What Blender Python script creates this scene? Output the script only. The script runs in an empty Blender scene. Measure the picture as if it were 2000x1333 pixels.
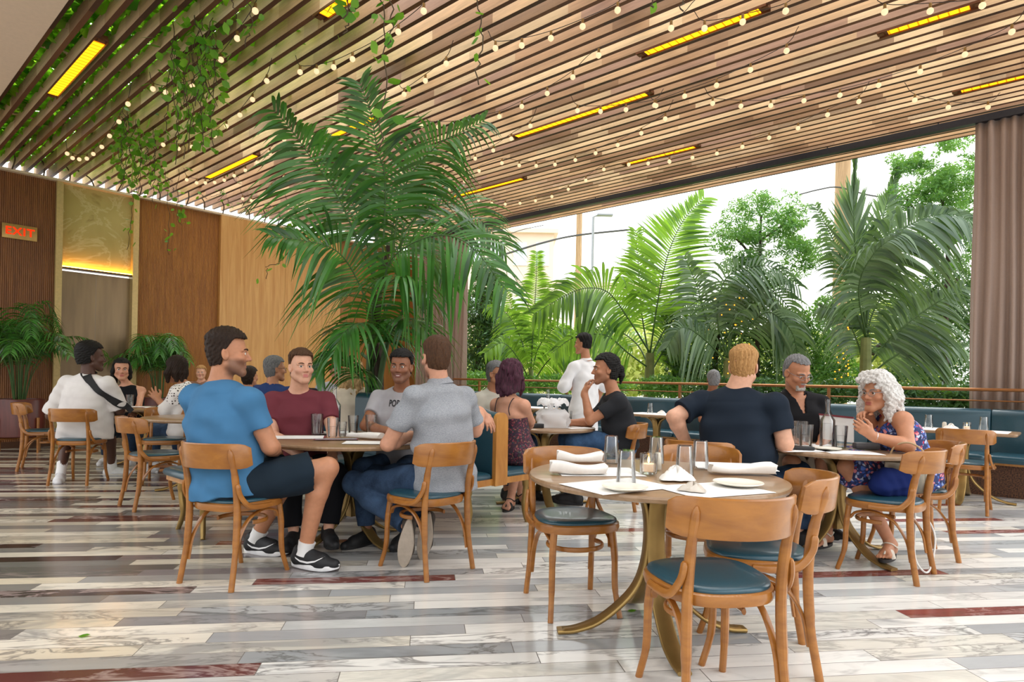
SKY_STRENGTH, SUN_STRENGTH, EXPOSURE = 1.75, 2.0, 0.52
import bpy, bmesh, math, random, os
import numpy as np
from mathutils import Vector, Matrix, Quaternion
from mathutils.bvhtree import BVHTree
sc = bpy.context.scene
COL = sc.collection
# ---------------------------------------------------------------- camera geometry (measured from the photograph)
FPX, ROLL, CAMH, V0 = 1230.0, 0.0194, 1.18, 746.5
def unr(x, y):
    c, n = math.cos(ROLL), math.sin(ROLL)
    dx, dy = x - 1000, y - 666.5
    return c*dx + n*dy, -n*dx + c*dy - (V0 - 666.5)
def P(x, y, Y):
    u, v = unr(x, y)
    return Vector((u/FPX*Y, Y, CAMH - v/FPX*Y))
def G(x, y, z=0.0):
    u, v = unr(x, y)
    Y = (CAMH - z)*FPX/v
    return Vector((u/FPX*Y, Y, z))
YAW = 2.413
A = Vector((math.cos(YAW), math.sin(YAW), 0))
B = Vector((math.sin(YAW), -math.cos(YAW), 0))
def W(a, b, z=0.0): return A*a + B*b + Vector((0, 0, z))
def onA(x, y, a):
    p = P(x, y, 1.0); return p*0 + P(x, y, a/(p.x*A.x + p.y*A.y))
def onB(x, y, b):
    p = P(x, y, 1.0); return P(x, y, b/(p.x*B.x + p.y*B.y))
def slat_z(b): return 4.35 + 0.035*(b - 1.5)
def on_slats(x, y, dz=0.0):
    z = 4.4
    for _ in range(12):
        p = G(x, y, z); z = slat_z(p.dot(B)) + dz
    return G(x, y, z)

# ---------------------------------------------------------------- materials
def lin(c):
    if isinstance(c, str):
        c = tuple(int(c[i:i+2], 16) for i in (0, 2, 4))
    r = []
    for v in c[:3]:
        v = v/255.0
        r.append(v/12.92 if v <= 0.04045 else ((v + 0.055)/1.055)**2.4)
    return (*r, 1.0)

class NT:
    def __init__(s, name):
        s.m = bpy.data.materials.new(name); s.m.use_nodes = True
        s.t = s.m.node_tree; s.t.nodes.clear()
        s.out = s.n('ShaderNodeOutputMaterial')
    def n(s, typ, **kw):
        nd = s.t.nodes.new(typ)
        for k, v in kw.items():
            if k.startswith('i_'):
                key = k[2:]
                key = int(key) if key.isdigit() else key.replace('_', ' ')
                s.set(nd.inputs[key], v)
            else: setattr(nd, k, v)
        return nd
    def set(s, sock, v):
        if isinstance(v, bpy.types.NodeSocket): s.t.links.new(v, sock)
        elif isinstance(v, bpy.types.Node): s.t.links.new(v.outputs[0], sock)
        else: sock.default_value = v
    def math(s, op, a, b=0.0, c=0.0):
        nd = s.n('ShaderNodeMath', operation=op)
        s.set(nd.inputs[0], a); s.set(nd.inputs[1], b); s.set(nd.inputs[2], c)
        return nd.outputs[0]
    def mix(s, f, a, b, typ='RGBA', blend='MIX'):
        nd = s.n('ShaderNodeMix', data_type=typ)
        if typ == 'RGBA':
            nd.blend_type = blend; s.set(nd.inputs[0], f); s.set(nd.inputs[6], a); s.set(nd.inputs[7], b); return nd.outputs[2]
        s.set(nd.inputs[0], f); s.set(nd.inputs[2], a); s.set(nd.inputs[3], b); return nd.outputs[0]
    def ramp(s, f, stops, interp='LINEAR'):
        nd = s.n('ShaderNodeValToRGB'); cr = nd.color_ramp; cr.interpolation = interp
        while len(cr.elements) < len(stops): cr.elements.new(0.5)
        for e, (p, c) in zip(cr.elements, stops):
            e.position = p; e.color = c if len(c) == 4 else (*c, 1)
        s.set(nd.inputs[0], f); return nd.outputs[0]
    def coord(s, out='Object'): return s.n('ShaderNodeTexCoord').outputs[out]
    def mapping(s, vec, scale=(1, 1, 1), rot=(0, 0, 0), loc=(0, 0, 0)):
        nd = s.n('ShaderNodeMapping'); s.set(nd.inputs[0], vec)
        nd.inputs['Scale'].default_value = scale; nd.inputs['Rotation'].default_value = rot; nd.inputs['Location'].default_value = loc
        return nd.outputs[0]
    def noise(s, vec, scale=5.0, detail=3.0, rough=0.5, dist=0.0, out=0):
        nd = s.n('ShaderNodeTexNoise'); s.set(nd.inputs['Vector'], vec)
        nd.inputs['Scale'].default_value = scale; nd.inputs['Detail'].default_value = detail
        nd.inputs['Roughness'].default_value = rough; nd.inputs['Distortion'].default_value = dist
        return nd.outputs[out]
    def bump(s, h, strength=0.3, dist=0.01):
        nd = s.n('ShaderNodeBump'); nd.inputs['Strength'].default_value = strength
        nd.inputs['Distance'].default_value = dist; s.set(nd.inputs['Height'], h); return nd.outputs[0]
    def bsdf(s, color, rough=0.5, metal=0.0, normal=None, **kw):
        b = s.n('ShaderNodeBsdfPrincipled')
        s.set(b.inputs['Base Color'], color); s.set(b.inputs['Roughness'], rough); s.set(b.inputs['Metallic'], metal)
        if normal is not None: s.set(b.inputs['Normal'], normal)
        for k, v in kw.items(): s.set(b.inputs[k.replace('_', ' ')], v)
        return b
    def done(s, sh):
        s.t.links.new(sh.outputs[0] if isinstance(sh, bpy.types.Node) else sh, s.out.inputs['Surface']); return s.m

MATS = {}
def simple(name, col, rough=0.5, metal=0.0, var=0.08, nscale=30.0, bump=0.0, bdist=0.002, **kw):
    """a plain procedural material with a little mottling"""
    if name in MATS: return MATS[name]
    t = NT(name); c = t.coord()
    nz = t.noise(c, nscale, 3)
    l = lin(col)
    dark = tuple(max(0, v*(1 - var)) for v in l[:3]) + (1,)
    lite = tuple(min(1, v*(1 + var)) for v in l[:3]) + (1,)
    cc = t.ramp(nz, [(0.3, dark), (0.7, lite)])
    nrm = t.bump(nz, bump, bdist) if bump else None
    MATS[name] = t.done(t.bsdf(cc, rough, metal, nrm, **kw)); return MATS[name]
def wood(name, c1, c2, rough=0.35, scale=(3, 30, 3), axis_rot=(0, 0, 0), coat=0.0):
    if name in MATS: return MATS[name]
    t = NT(name); c = t.mapping(t.coord(), scale, axis_rot)
    g = t.noise(c, 2.2, 6, 0.6, 0.6)
    g2 = g
    col = t.ramp(g2, [(0.3, lin(c1)), (0.7, lin(c2))])
    MATS[name] = t.done(t.bsdf(col, rough, 0, t.bump(g, 0.05, 0.002), Coat_Weight=coat)); return MATS[name]
def emis(name, col, strength):
    if name in MATS: return MATS[name]
    t = NT(name); e = t.n('ShaderNodeEmission'); e.inputs[0].default_value = lin(col); e.inputs[1].default_value = strength
    MATS[name] = t.done(e); return MATS[name]
def leafmat(name, c1, c2, trans=0.35, rough=0.4, nscale=6.0):
    """leaf: glossy diffuse mixed with translucency, colour varied per place"""
    if name in MATS: return MATS[name]
    t = NT(name)
    nz = t.noise(t.coord(), nscale, 2)
    isl = t.n('ShaderNodeNewGeometry').outputs['Random Per Island']
    f = t.math('ADD', t.math('MULTIPLY', nz, 0.55), t.math('MULTIPLY', isl, 0.45))
    col = t.ramp(f, [(0.28, lin(c1)), (0.72, lin(c2))])
    b = t.bsdf(col, rough)
    tr = t.n('ShaderNodeBsdfTranslucent')
    bright = t.mix(0.5, col, lin((150, 190, 40)))
    t.set(tr.inputs[0], bright)
    mx = t.n('ShaderNodeMixShader'); mx.inputs[0].default_value = trans
    t.set(mx.inputs[1], b.outputs[0]); t.set(mx.inputs[2], tr.outputs[0])
    MATS[name] = t.done(mx.outputs[0]); return MATS[name]
def glassmat(name='clear_glass', tint=(1, 1, 1), alpha=0.86):
    """thin clear glass: mostly see-through, fresnel reflections"""
    if name in MATS: return MATS[name]
    t = NT(name)
    fr = t.n('ShaderNodeFresnel'); fr.inputs[0].default_value = 1.5
    lw = t.n('ShaderNodeLayerWeight'); lw.inputs[0].default_value = 0.35
    tr = t.n('ShaderNodeBsdfTransparent'); t.set(tr.inputs[0], t.ramp(lw.outputs[1], [(0.0, (0.992*tint[0], 0.995*tint[1], 0.995*tint[2])), (0.7, (0.96, 0.97, 0.97)), (1.0, (0.66, 0.69, 0.70))]))
    gl = t.n('ShaderNodeBsdfGlossy'); gl.inputs['Roughness'].default_value = 0.03
    mx = t.n('ShaderNodeMixShader'); t.set(mx.inputs[0], t.math('ADD', t.math('MULTIPLY', fr.outputs[0], 0.75), 0.015)); t.set(mx.inputs[1], tr.outputs[0]); t.set(mx.inputs[2], gl.outputs[0])
    MATS[name] = t.done(mx.outputs[0]); return MATS[name]

# ---------------------------------------------------------------- mesh building
class MB:
    def __init__(s): s.v = []; s.f = []; s.mi = []
    def add(s, vs, fs, mi=0):
        o = len(s.v); s.v.extend([tuple(v) for v in vs])
        for f in fs: s.f.append(tuple(i + o for i in f)); s.mi.append(mi)
        return s
    def box(s, c, size, rot=None, mi=0, bev=0.0):
        c = Vector(c); hx, hy, hz = size[0]/2, size[1]/2, size[2]/2
        if bev > 0:
            bev = min(bev, 0.45*min(size))
            bm = bmesh.new(); bmesh.ops.create_cube(bm, size=1.0)
            for v in bm.verts: v.co = Vector((v.co.x*size[0], v.co.y*size[1], v.co.z*size[2]))
            bmesh.ops.bevel(bm, geom=bm.edges[:], offset=bev, segments=2, profile=0.6, affect='EDGES')
            vs = [v.co.copy() for v in bm.verts]; bm.verts.index_update()
            fs = [[v.index for v in f.verts] for f in bm.faces]; bm.free()
        else:
            vs = [Vector((x*hx, y*hy, z*hz)) for z in (-1, 1) for y in (-1, 1) for x in (-1, 1)]
            fs = [(0, 2, 3, 1), (4, 5, 7, 6), (0, 1, 5, 4), (2, 6, 7, 3), (0, 4, 6, 2), (1, 3, 7, 5)]
        if rot is not None: vs = [rot @ v for v in vs]
        return s.add([v + c for v in vs], fs, mi)
    def obox(s, o, ax, ay, az, mi=0):
        """parallelepiped from a corner and three edge vectors"""
        o, ax, ay, az = Vector(o), Vector(ax), Vector(ay), Vector(az)
        vs = [o + ax*i + ay*j + az*k for k in (0, 1) for j in (0, 1) for i in (0, 1)]
        return s.add(vs, [(0, 2, 3, 1), (4, 5, 7, 6), (0, 1, 5, 4), (2, 6, 7, 3), (0, 4, 6, 2), (1, 3, 7, 5)], mi)
    def tube(s, path, r, n=8, mi=0, flat=None, cap=True, up=None):
        """tube along a path; r a number or list; flat=(sx, sy) squashes the section"""
        path = [Vector(p) for p in path]; m = len(path)
        rs = [r]*m if isinstance(r, (int, float)) else list(r)
        vs, fs = [], []
        prev = None
        for i, p in enumerate(path):
            d = (path[min(i+1, m-1)] - path[max(i-1, 0)])
            if d.length < 1e-9: d = Vector((0, 0, 1))
            d.normalize()
            if prev is None:
                ref = Vector(up) if up is not None else (Vector((0, 0, 1)) if abs(d.z) < 0.9 else Vector((0, 1, 0)))
                x = ref.cross(d)
                if x.length < 1e-6: x = Vector((1, 0, 0)).cross(d)
                x.normalize()
            else:
                x = prev - d*prev.dot(d); x.normalize()
            prev = x; y = d.cross(x)
            sx, sy = flat if flat else (1, 1)
            for k in range(n):
                a = 2*math.pi*k/n
                vs.append(p + x*(math.cos(a)*rs[i]*sx) + y*(math.sin(a)*rs[i]*sy))
        for i in range(m-1):
            for k in range(n):
                k2 = (k+1) % n
                fs.append((i*n+k, i*n+k2, (i+1)*n+k2, (i+1)*n+k))
        if cap:
            fs.append(tuple(reversed(range(n)))); fs.append(tuple((m-1)*n + k for k in range(n)))
        return s.add(vs, fs, mi)
    def lathe(s, prof, n=20, c=(0, 0, 0), mi=0, closed=False):
        """revolve (r, z) pairs about z"""
        c = Vector(c); vs, fs = [], []
        for r, z in prof:
            for k in range(n):
                a = 2*math.pi*k/n; vs.append(c + Vector((r*math.cos(a), r*math.sin(a), z)))
        m = len(prof)
        for i in range(m if closed else m-1):
            j = (i+1) % m
            for k in range(n):
                k2 = (k+1) % n; fs.append((i*n+k, i*n+k2, j*n+k2, j*n+k))
        if not closed:
            if prof[0][0] > 1e-5: fs.append(tuple(reversed(range(n))))
            if prof[-1][0] > 1e-5: fs.append(tuple((m-1)*n+k for k in range(n)))
        return s.add(vs, fs, mi)
    def sphere(s, c, r, n=10, mi=0, sc=(1, 1, 1)):
        prof = [(max(1e-6, math.sin(math.pi*i/n)), -math.cos(math.pi*i/n)) for i in range(n+1)]
        o = len(s.v); s.lathe(prof, n*2 if n < 8 else n + 4, (0, 0, 0), mi)
        c = Vector(c)
        for i in range(o, len(s.v)):
            v = s.v[i]; s.v[i] = (c.x + v[0]*r*sc[0], c.y + v[1]*r*sc[1], c.z + v[2]*r*sc[2])
        return s
    def loft(s, secs, mi=0, cap=True, closed=True):
        n = len(secs[0]); vs = [Vector(p) for q in secs for p in q]; fs = []
        for i in range(len(secs)-1):
            for k in range(n if closed else n-1):
                k2 = (k+1) % n; fs.append((i*n+k, i*n+k2, (i+1)*n+k2, (i+1)*n+k))
        if cap and closed:
            fs.append(tuple(reversed(range(n)))); fs.append(tuple((len(secs)-1)*n+k for k in range(n)))
        return s.add(vs, fs, mi)
    def plate(s, pts, th, mi=0, nrm=(0, 0, 1)):
        nrm = Vector(nrm); a = [Vector(p) for p in pts]; b = [p + nrm*th for p in a]
        return s.loft([a, b], mi)
    def xf(s, M, start=0):
        for i in range(start, len(s.v)): s.v[i] = tuple(M @ Vector(s.v[i]))
        return s
    def mesh(s, name, mats, smooth=35):
        me = bpy.data.meshes.new(name); me.from_pydata(s.v, [], s.f)
        if not isinstance(mats, (list, tuple)): mats = [mats]
        for m in mats: me.materials.append(m)
        if len(mats) > 1: me.polygons.foreach_set('material_index', s.mi)
        me.validate()
        fix_normals(me)
        if smooth:
            me.polygons.foreach_set('use_smooth', [True]*len(me.polygons))
            if smooth < 180: me.set_sharp_from_angle(angle=math.radians(smooth))
        me.update(); return me
    def build(s, name, mats, parent=None, loc=(0, 0, 0), rot=0.0, smooth=35):
        return link(name, s.mesh(name, mats, smooth), parent, loc, rot)
def fix_normals(me):
    bm = bmesh.new(); bm.from_mesh(me); bmesh.ops.recalc_face_normals(bm, faces=bm.faces[:]); bm.to_mesh(me); bm.free()
def link(name, me, parent=None, loc=(0, 0, 0), rot=0.0):
    o = bpy.data.objects.new(name, me); COL.objects.link(o)
    o.location = loc
    o.rotation_euler = (0, 0, rot) if isinstance(rot, (int, float)) else rot
    if parent is not None: o.parent = parent
    return o
def empty(name, loc=(0, 0, 0), rot=0.0):
    o = link(name, None, None, loc, rot); o.empty_display_size = 0.1; return o
def tag(o, label=None, cat=None, group=None, kind=None):
    if label: o['label'] = label
    if cat: o['category'] = cat
    if group: o['group'] = group
    if kind: o['kind'] = kind
    return o
def struct(o, label=None):
    o['kind'] = 'structure'
    if label: o['label'] = label
    return o
def copy_tree(root, loc=None, rot=None, parent=None, label=None, group=None):
    r = root.copy(); COL.objects.link(r)
    if parent is not None: r.parent = parent
    if loc is not None: r.location = loc
    if rot is not None: r.rotation_euler = (0, 0, rot)
    if label: r['label'] = label
    if group: r['group'] = group
    for ch in list(root.children): copy_tree(ch, parent=r)
    return r
def bez(p0, p1, p2, p3=None, n=12):
    p0, p1, p2 = Vector(p0), Vector(p1), Vector(p2)
    out = []
    for i in range(n+1):
        t = i/n
        if p3 is None: out.append(p0*(1-t)**2 + p1*2*t*(1-t) + p2*t*t)
        else: out.append(p0*(1-t)**3 + p1*3*t*(1-t)**2 + p2*3*t*t*(1-t) + Vector(p3)*t**3)
    return out
def spline(pts, n=6):
    """Catmull-Rom through the points"""
    pts = [Vector(p) for p in pts]; q = [pts[0]*2 - pts[1]] + pts + [pts[-1]*2 - pts[-2]]; out = []
    for i in range(1, len(q)-2):
        for k in range(n):
            t = k/n; a, b, c, d = q[i-1], q[i], q[i+1], q[i+2]
            out.append(0.5*((2*b) + (c-a)*t + (2*a-5*b+4*c-d)*t*t + (3*b-a-3*c+d)*t**3))
    out.append(pts[-1]); return out
def yaw_of(d): return math.atan2(-d[0], d[1])          # rotation that turns +Y onto d
# ================================================================ THE SETTING
RZ = YAW                                   # rotation that turns local X onto A (local Y then is -B)
# ---- floor of marble boards
FA = math.radians(7.8)
def floor_material():
    t = NT('marble_boards'); c = t.coord()
    sx = t.n('ShaderNodeSeparateXYZ'); t.set(sx.inputs[0], c)
    x, y = sx.outputs[0], sx.outputs[1]
    PW, BL = 0.113, 1.15
    yr = t.math('DIVIDE', y, PW); row = t.math('FLOOR', yr)
    wn = t.n('ShaderNodeTexWhiteNoise', noise_dimensions='1D'); t.set(wn.inputs['W'], row)
    xo = t.math('ADD', x, t.math('MULTIPLY', wn.outputs[0], 7.3))
    xr = t.math('DIVIDE', xo, BL); col = t.math('FLOOR', xr)
    cb = t.n('ShaderNodeCombineXYZ'); t.set(cb.inputs[0], row); t.set(cb.inputs[1], col); cb.inputs[2].default_value = 3.7
    w2 = t.n('ShaderNodeTexWhiteNoise', noise_dimensions='3D'); t.set(w2.inputs['Vector'], cb.outputs[0])
    r = w2.outputs[0]
    xb = t.math('SUBTRACT', t.math('MULTIPLY', col, BL), t.math('MULTIPLY', wn.outputs[0], 7.3))
    side = t.n('ShaderNodeMapRange'); t.set(side.inputs[0], xb); side.inputs[1].default_value = -2.6; side.inputs[2].default_value = -0.5
    left = t.ramp(r, [(0, lin('45302f')), (0.10, lin('5f3a36')), (0.19, lin('6f6a66')), (0.31, lin('8f8a85')), (0.44, lin('e2d5be')), (0.60, lin('c9bfae')), (0.72, lin('eee4d2')), (0.90, lin('7f7b76'))], 'CONSTANT')
    right = t.ramp(r, [(0, lin('844642')), (0.035, lin('bcbec0')), (0.2, lin('eceae6')), (0.42, lin('b1b4b6')), (0.52, lin('e6e2d8')), (0.68, lin('f2f0ec')), (0.86, lin('c6c8c9')), (0.95, lin('a0a4a7'))], 'CONSTANT')
    base = t.mix(side.outputs[0], left, right)
    # veins, a different piece of stone for each board
    off = t.n('ShaderNodeVectorMath', operation='MULTIPLY_ADD'); t.set(off.inputs[0], w2.outputs[1]); off.inputs[1].default_value = (40, 40, 40); t.set(off.inputs[2], t.mapping(c, (1.3, 5.0, 1), (0, 0, 0.45)))
    n1 = t.noise(off.outputs[0], 1.5, 5, 0.6, 0.9)
    vein = t.ramp(n1, [(0.455, (0, 0, 0)), (0.495, (1, 1, 1)), (0.505, (1, 1, 1)), (0.54, (0, 0, 0))])
    sp2 = t.n('ShaderNodeSeparateColor'); t.set(sp2.inputs[0], w2.outputs[1])
    amt = t.math('MULTIPLY', vein, t.math('POWER', sp2.outputs[1], 1.8))
    sep = t.n('ShaderNodeSeparateColor'); t.set(sep.inputs[0], base)
    isdark = t.math('LESS_THAN', sep.outputs[1], 0.16)
    vcol = t.mix(isdark, lin('6d6c6b'), lin('c9b3ad'))
    n3 = t.noise(off.outputs[0], 0.9, 4, 0.62, 1.2)
    streak = t.math('MULTIPLY', t.ramp(n3, [(0.52, (0, 0, 0)), (0.66, (1, 1, 1))]), t.math('MULTIPLY', sp2.outputs[2], 0.75))
    base = t.mix(streak, base, t.mix(isdark, lin('85878a'), lin('7a5650')))
    c1 = t.mix(t.math('MULTIPLY', amt, 0.8), base, vcol)
    n2 = t.noise(off.outputs[0], 0.7, 4, 0.55, 0.8)
    c2 = t.mix(1.0, c1, t.ramp(n2, [(0.3, (0.74, 0.74, 0.74)), (0.7, (0.99, 0.985, 0.97))]), blend='MULTIPLY')
    fy = t.math('FRACT', yr); fx = t.math('FRACT', xr)
    jy = t.math('LESS_THAN', fy, 0.028); jx = t.math('LESS_THAN', fx, 0.0032)
    jt = t.math('MAXIMUM', jy, jx)
    c3 = t.mix(jt, c2, lin('5c5650'))
    rg = t.math('ADD', 0.10, t.math('MULTIPLY', n2, 0.12))
    return t.done(t.bsdf(c3, t.mix(jt, rg, 0.7, 'FLOAT'), 0, t.bump(t.math('SUBTRACT', 1.0, jt), 0.15, 0.002)))
fl = MB(); fl.box((0, 6.0, -0.05), (26, 24, 0.1))
floor = struct(fl.build('floor', floor_material(), None, (0, 0, 0), FA, smooth=0), 'floor of long narrow marble boards in white, grey, cream and maroon')
# keep the marble inside the room: cut away what lies past the window wall and the left wall
bm = bmesh.new(); bm.from_mesh(floor.data)
Mi = floor.matrix_basis.inverted()
for co, no in ((W(0, 9.98), B), (W(12.42, 0), A), (W(-3.2, 0), -A), (W(0, -2.6), -B)):
    q = bmesh.ops.bisect_plane(bm, geom=bm.verts[:] + bm.edges[:] + bm.faces[:], plane_co=Mi @ co, plane_no=Mi.to_3x3() @ no, clear_outer=True)
    bmesh.ops.holes_fill(bm, edges=[e for e in bm.edges if e.is_boundary])
bm.to_mesh(floor.data); bm.free()

# ---- the left wall (plane a = 12.3): fluted wood, a door bay with stone above, a smooth lighter panel
WOODV = (30, 30, 1.2)
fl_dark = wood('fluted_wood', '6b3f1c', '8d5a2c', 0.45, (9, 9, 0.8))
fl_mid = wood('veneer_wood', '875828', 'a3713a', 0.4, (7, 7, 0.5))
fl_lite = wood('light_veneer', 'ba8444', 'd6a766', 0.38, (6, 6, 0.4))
def room_obj(mb, name, mat, smooth=35, parent=None):
    """geometry given in (a, -b, z) coordinates of the room"""
    return mb.build(name, mat, parent, (0, 0, 0), RZ if parent is None else 0, smooth)
def R3(a, b, z): return Vector((a, -b, z))
WA, WTOP = 12.3, 4.27
def fluted(b0, b1, z0, z1, a=WA, pitch=0.0262, depth=0.008):
    m = MB(); n = max(1, round((b1-b0)/pitch)); p = (b1-b0)/n; pts = []
    for i in range(n):
        for f, d in ((0, 0.0), (0.1, 0.6), (0.3, 1.0), (0.6, 1.0), (0.8, 0.6), (0.9, 0.0)):
            pts.append((a - d*depth, b0 + (i+f)*p))
    pts += [(a, b1), (a+0.12, b1), (a+0.12, b0)]
    m.loft([[R3(x, y, z0) for x, y in pts], [R3(x, y, z1) for x, y in pts]])
    return m
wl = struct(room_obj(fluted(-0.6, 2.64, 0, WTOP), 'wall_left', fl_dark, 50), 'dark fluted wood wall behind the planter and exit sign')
wl2 = struct(room_obj(fluted(3.84, 5.24, 0, WTOP), 'wall_left', wood('fluted_wood_mid', '8a5626', 'a8702f', 0.45, (9, 9, 0.8)), 50), 'fluted brown wood wall right of the door')
m = MB()
for k in range(2):
    m.obox(R3(12.2, 5.24 + k*1.325, 0), R3(0.22, 0, 0), R3(0, 1.32, 0), R3(0, 0, WTOP))
wl3 = struct(room_obj(m, 'wall_left', fl_lite), 'smooth light wood panelled wall left of the palm')
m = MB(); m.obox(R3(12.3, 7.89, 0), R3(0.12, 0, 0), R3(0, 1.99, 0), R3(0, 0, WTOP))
wl4 = struct(room_obj(m, 'wall_left', fl_mid), 'dark veneer wall in the corner')
m = MB(); m.obox(R3(10.5, 9.88, 0), R3(1.8, 0, 0), R3(0, 0.1, 0), R3(0, 0, WTOP+0.2))
struct(room_obj(m, 'wall_right', fl_mid), 'wood wall behind the left curtain')
m = MB(); m.obox(R3(12.2, -0.6, WTOP), R3(0.2, 0, 0), R3(0, 10.2, 0), R3(0, 0, 0.035))
struct(room_obj(m, 'trim_1', simple('wall_cap', 'd8c3a4', 0.4)), 'pale capping along the top of the wood wall')
m = MB(); m.obox(R3(12.26, -0.6, 0), R3(0.035, 0, 0), R3(0, 3.24, 0), R3(0, 0, 0.1)); m.obox(R3(12.26, 3.84, 0), R3(0.035, 0, 0), R3(0, 1.4, 0), R3(0, 0, 0.1))
struct(room_obj(m, 'baseboard_left', simple('base_dark', '4a2c16', 0.5)))
# ---- door bay
door = struct(empty('door_1', (0, 0, 0), RZ), 'metal lift door with lit onyx panel above and pale gold jambs')
gold = simple('pale_gold_jamb', 'c9b079', 0.35, 0.35)
m = MB()
for b0 in (2.64, 3.75): m.obox(R3(12.22, b0, 0), R3(0.2, 0, 0), R3(0, 0.09, 0), R3(0, 0, WTOP))
room_obj(m, 'door_frame', gold, 35, door)
t = NT('brushed_bronze_door'); c = t.mapping(t.coord(), (1, 8, 1)); nz = t.noise(c, 1, 2)
dm = t.done(t.bsdf(t.ramp(nz, [(0.3, lin('86735d')), (0.7, lin('9a8569'))]), 0.36, 0.7))
m = MB(); m.obox(R3(12.36, 2.73, 0), R3(0.04, 0, 0), R3(0, 0.51, 0), R3(0, 0, 2.86)); m.obox(R3(12.36, 3.245, 0), R3(0.04, 0, 0), R3(0, 0.51, 0), R3(0, 0, 2.86))
room_obj(m, 'door_panel', dm, 35, door)
t = NT('onyx'); c = t.coord()
n1 = t.noise(t.mapping(c, (1.2, 1.2, 1.6), (0.3, 0, 0.4)), 1.5, 6, 0.6, 0.7)
n2 = t.noise(c, 1.3, 3, 0.5, 0.6)
oc = t.mix(n2, lin('96863f'), lin('c6b77c'))
oc = t.mix(t.ramp(n1, [(0.47, (0, 0, 0)), (0.5, (0.4, 0.4, 0.4)), (0.53, (0, 0, 0))]), oc, lin('d8cfa4'))
oc = t.mix(t.ramp(n1, [(0.60, (0, 0, 0)), (0.68, (0.55, 0.55, 0.55))]), oc, lin('75652f'))
onyx = t.done(t.bsdf(oc, 0.25, 0, Specular_IOR_Level=0.5))
m = MB(); m.obox(R3(12.33, 2.73, 2.93), R3(0.06, 0, 0), R3(0, 1.02, 0), R3(0, 0, WTOP-2.93))
room_obj(m, 'onyx_panel', onyx, 35, door)
m = MB(); m.obox(R3(12.255, 2.73, 2.885), R3(0.14, 0, 0), R3(0, 1.02, 0), R3(0, 0, 0.028))
room_obj(m, 'light_shelf', simple('bronze_shelf', '5a3a1e', 0.4, 0.4), 35, door)
m = MB(); m.obox(R3(12.27, 2.735, 2.915), R3(0.05, 0, 0), R3(0, 1.01, 0), R3(0, 0, 0.014))
ls = room_obj(m, 'light_strip', emis('amber_strip', (255, 170, 55), 26.0), 35, door); ls['label'] = 'glowing amber light strip'
# ---- exit sign
ex = tag(empty('exit_sign', onA(37, 454, 12.27), RZ), 'small gold exit sign with red letters on the fluted wood wall', 'sign')
m = MB(); m.box((0, 0, 0), (0.03, 0.44, 0.225), bev=0.006)
m.build('sign_plate', simple('exit_gold', 'bd9a5a', 0.35, 0.5), ex)
cu = bpy.data.curves.new('exit_text', 'FONT'); cu.body = 'EXIT'; cu.size = 0.165; cu.extrude = 0.004; cu.align_x = 'CENTER'; cu.align_y = 'CENTER'; cu.space_character = 1.12; cu.offset = 0.003
to = bpy.data.objects.new('tmp', cu); COL.objects.link(to)
me = bpy.data.meshes.new_from_object(to.evaluated_get(bpy.context.evaluated_depsgraph_get())); bpy.data.objects.remove(to)
me.materials.clear(); me.materials.append(emis('exit_red', (255, 52, 16), 1.0))
lt = link('lettering', me, ex, (-0.019, 0, 0.0)); lt.rotation_euler = (math.pi/2, 0, -math.pi/2); lt['label'] = 'red EXIT letters'

# ---- slatted ceiling: 55 tall boards on edge, open to the sky between them
def slat_material(dark=False):
    t = NT('slat_edge' if dark else 'slat_side'); c = t.coord()
    sx = t.n('ShaderNodeSeparateXYZ'); t.set(sx.inputs[0], c)
    row = t.math('FLOOR', t.math('DIVIDE', t.math('ADD', sx.outputs[1], 0.084), 0.168))
    wn = t.n('ShaderNodeTexWhiteNoise', noise_dimensions='1D'); t.set(wn.inputs['W'], row)
    col = t.math('FLOOR', t.math('DIVIDE', t.math('ADD', sx.outputs[0], t.math('MULTIPLY', wn.outputs[0], 9.0)), 1.25))
    cb = t.n('ShaderNodeCombineXYZ'); t.set(cb.inputs[0], row); t.set(cb.inputs[1], col)
    w2 = t.n('ShaderNodeTexWhiteNoise', noise_dimensions='3D'); t.set(w2.inputs['Vector'], cb.outputs[0])
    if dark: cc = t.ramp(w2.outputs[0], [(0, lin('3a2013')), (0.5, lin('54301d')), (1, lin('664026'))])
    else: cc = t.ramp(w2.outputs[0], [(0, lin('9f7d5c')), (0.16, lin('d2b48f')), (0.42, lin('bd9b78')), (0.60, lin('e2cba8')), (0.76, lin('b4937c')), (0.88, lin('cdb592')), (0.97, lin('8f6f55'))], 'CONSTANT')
    g = t.noise(t.mapping(c, (1.2, 14, 14)), 2.5, 5, 0.6, 0.4)
    cc = t.mix(1.0, cc, t.ramp(g, [(0.3, (0.8, 0.8, 0.8)), (0.7, (1.1, 1.1, 1.1))]), blend='MULTIPLY')
    return t.done(t.bsdf(cc, 0.6))
m = MB(); SL_A0, SL_A1 = -2.2, 12.75
k = 0; b = 1.428
while b < 10.65:
    z = slat_z(b)
    a1 = SL_A1 if b < 9.6 else 13.5
    o = R3(SL_A0, b, z)
    vs = [o + R3(i*(a1-SL_A0), j*0.046, q*0.145) for q in (0, 1) for j in (0, 1) for i in (0, 1)]
    m.add(vs, [(4, 5, 7, 6), (0, 1, 5, 4), (2, 6, 7, 3), (0, 4, 6, 2), (1, 3, 7, 5)], 0)
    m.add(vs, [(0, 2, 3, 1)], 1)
    b += 0.168
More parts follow.
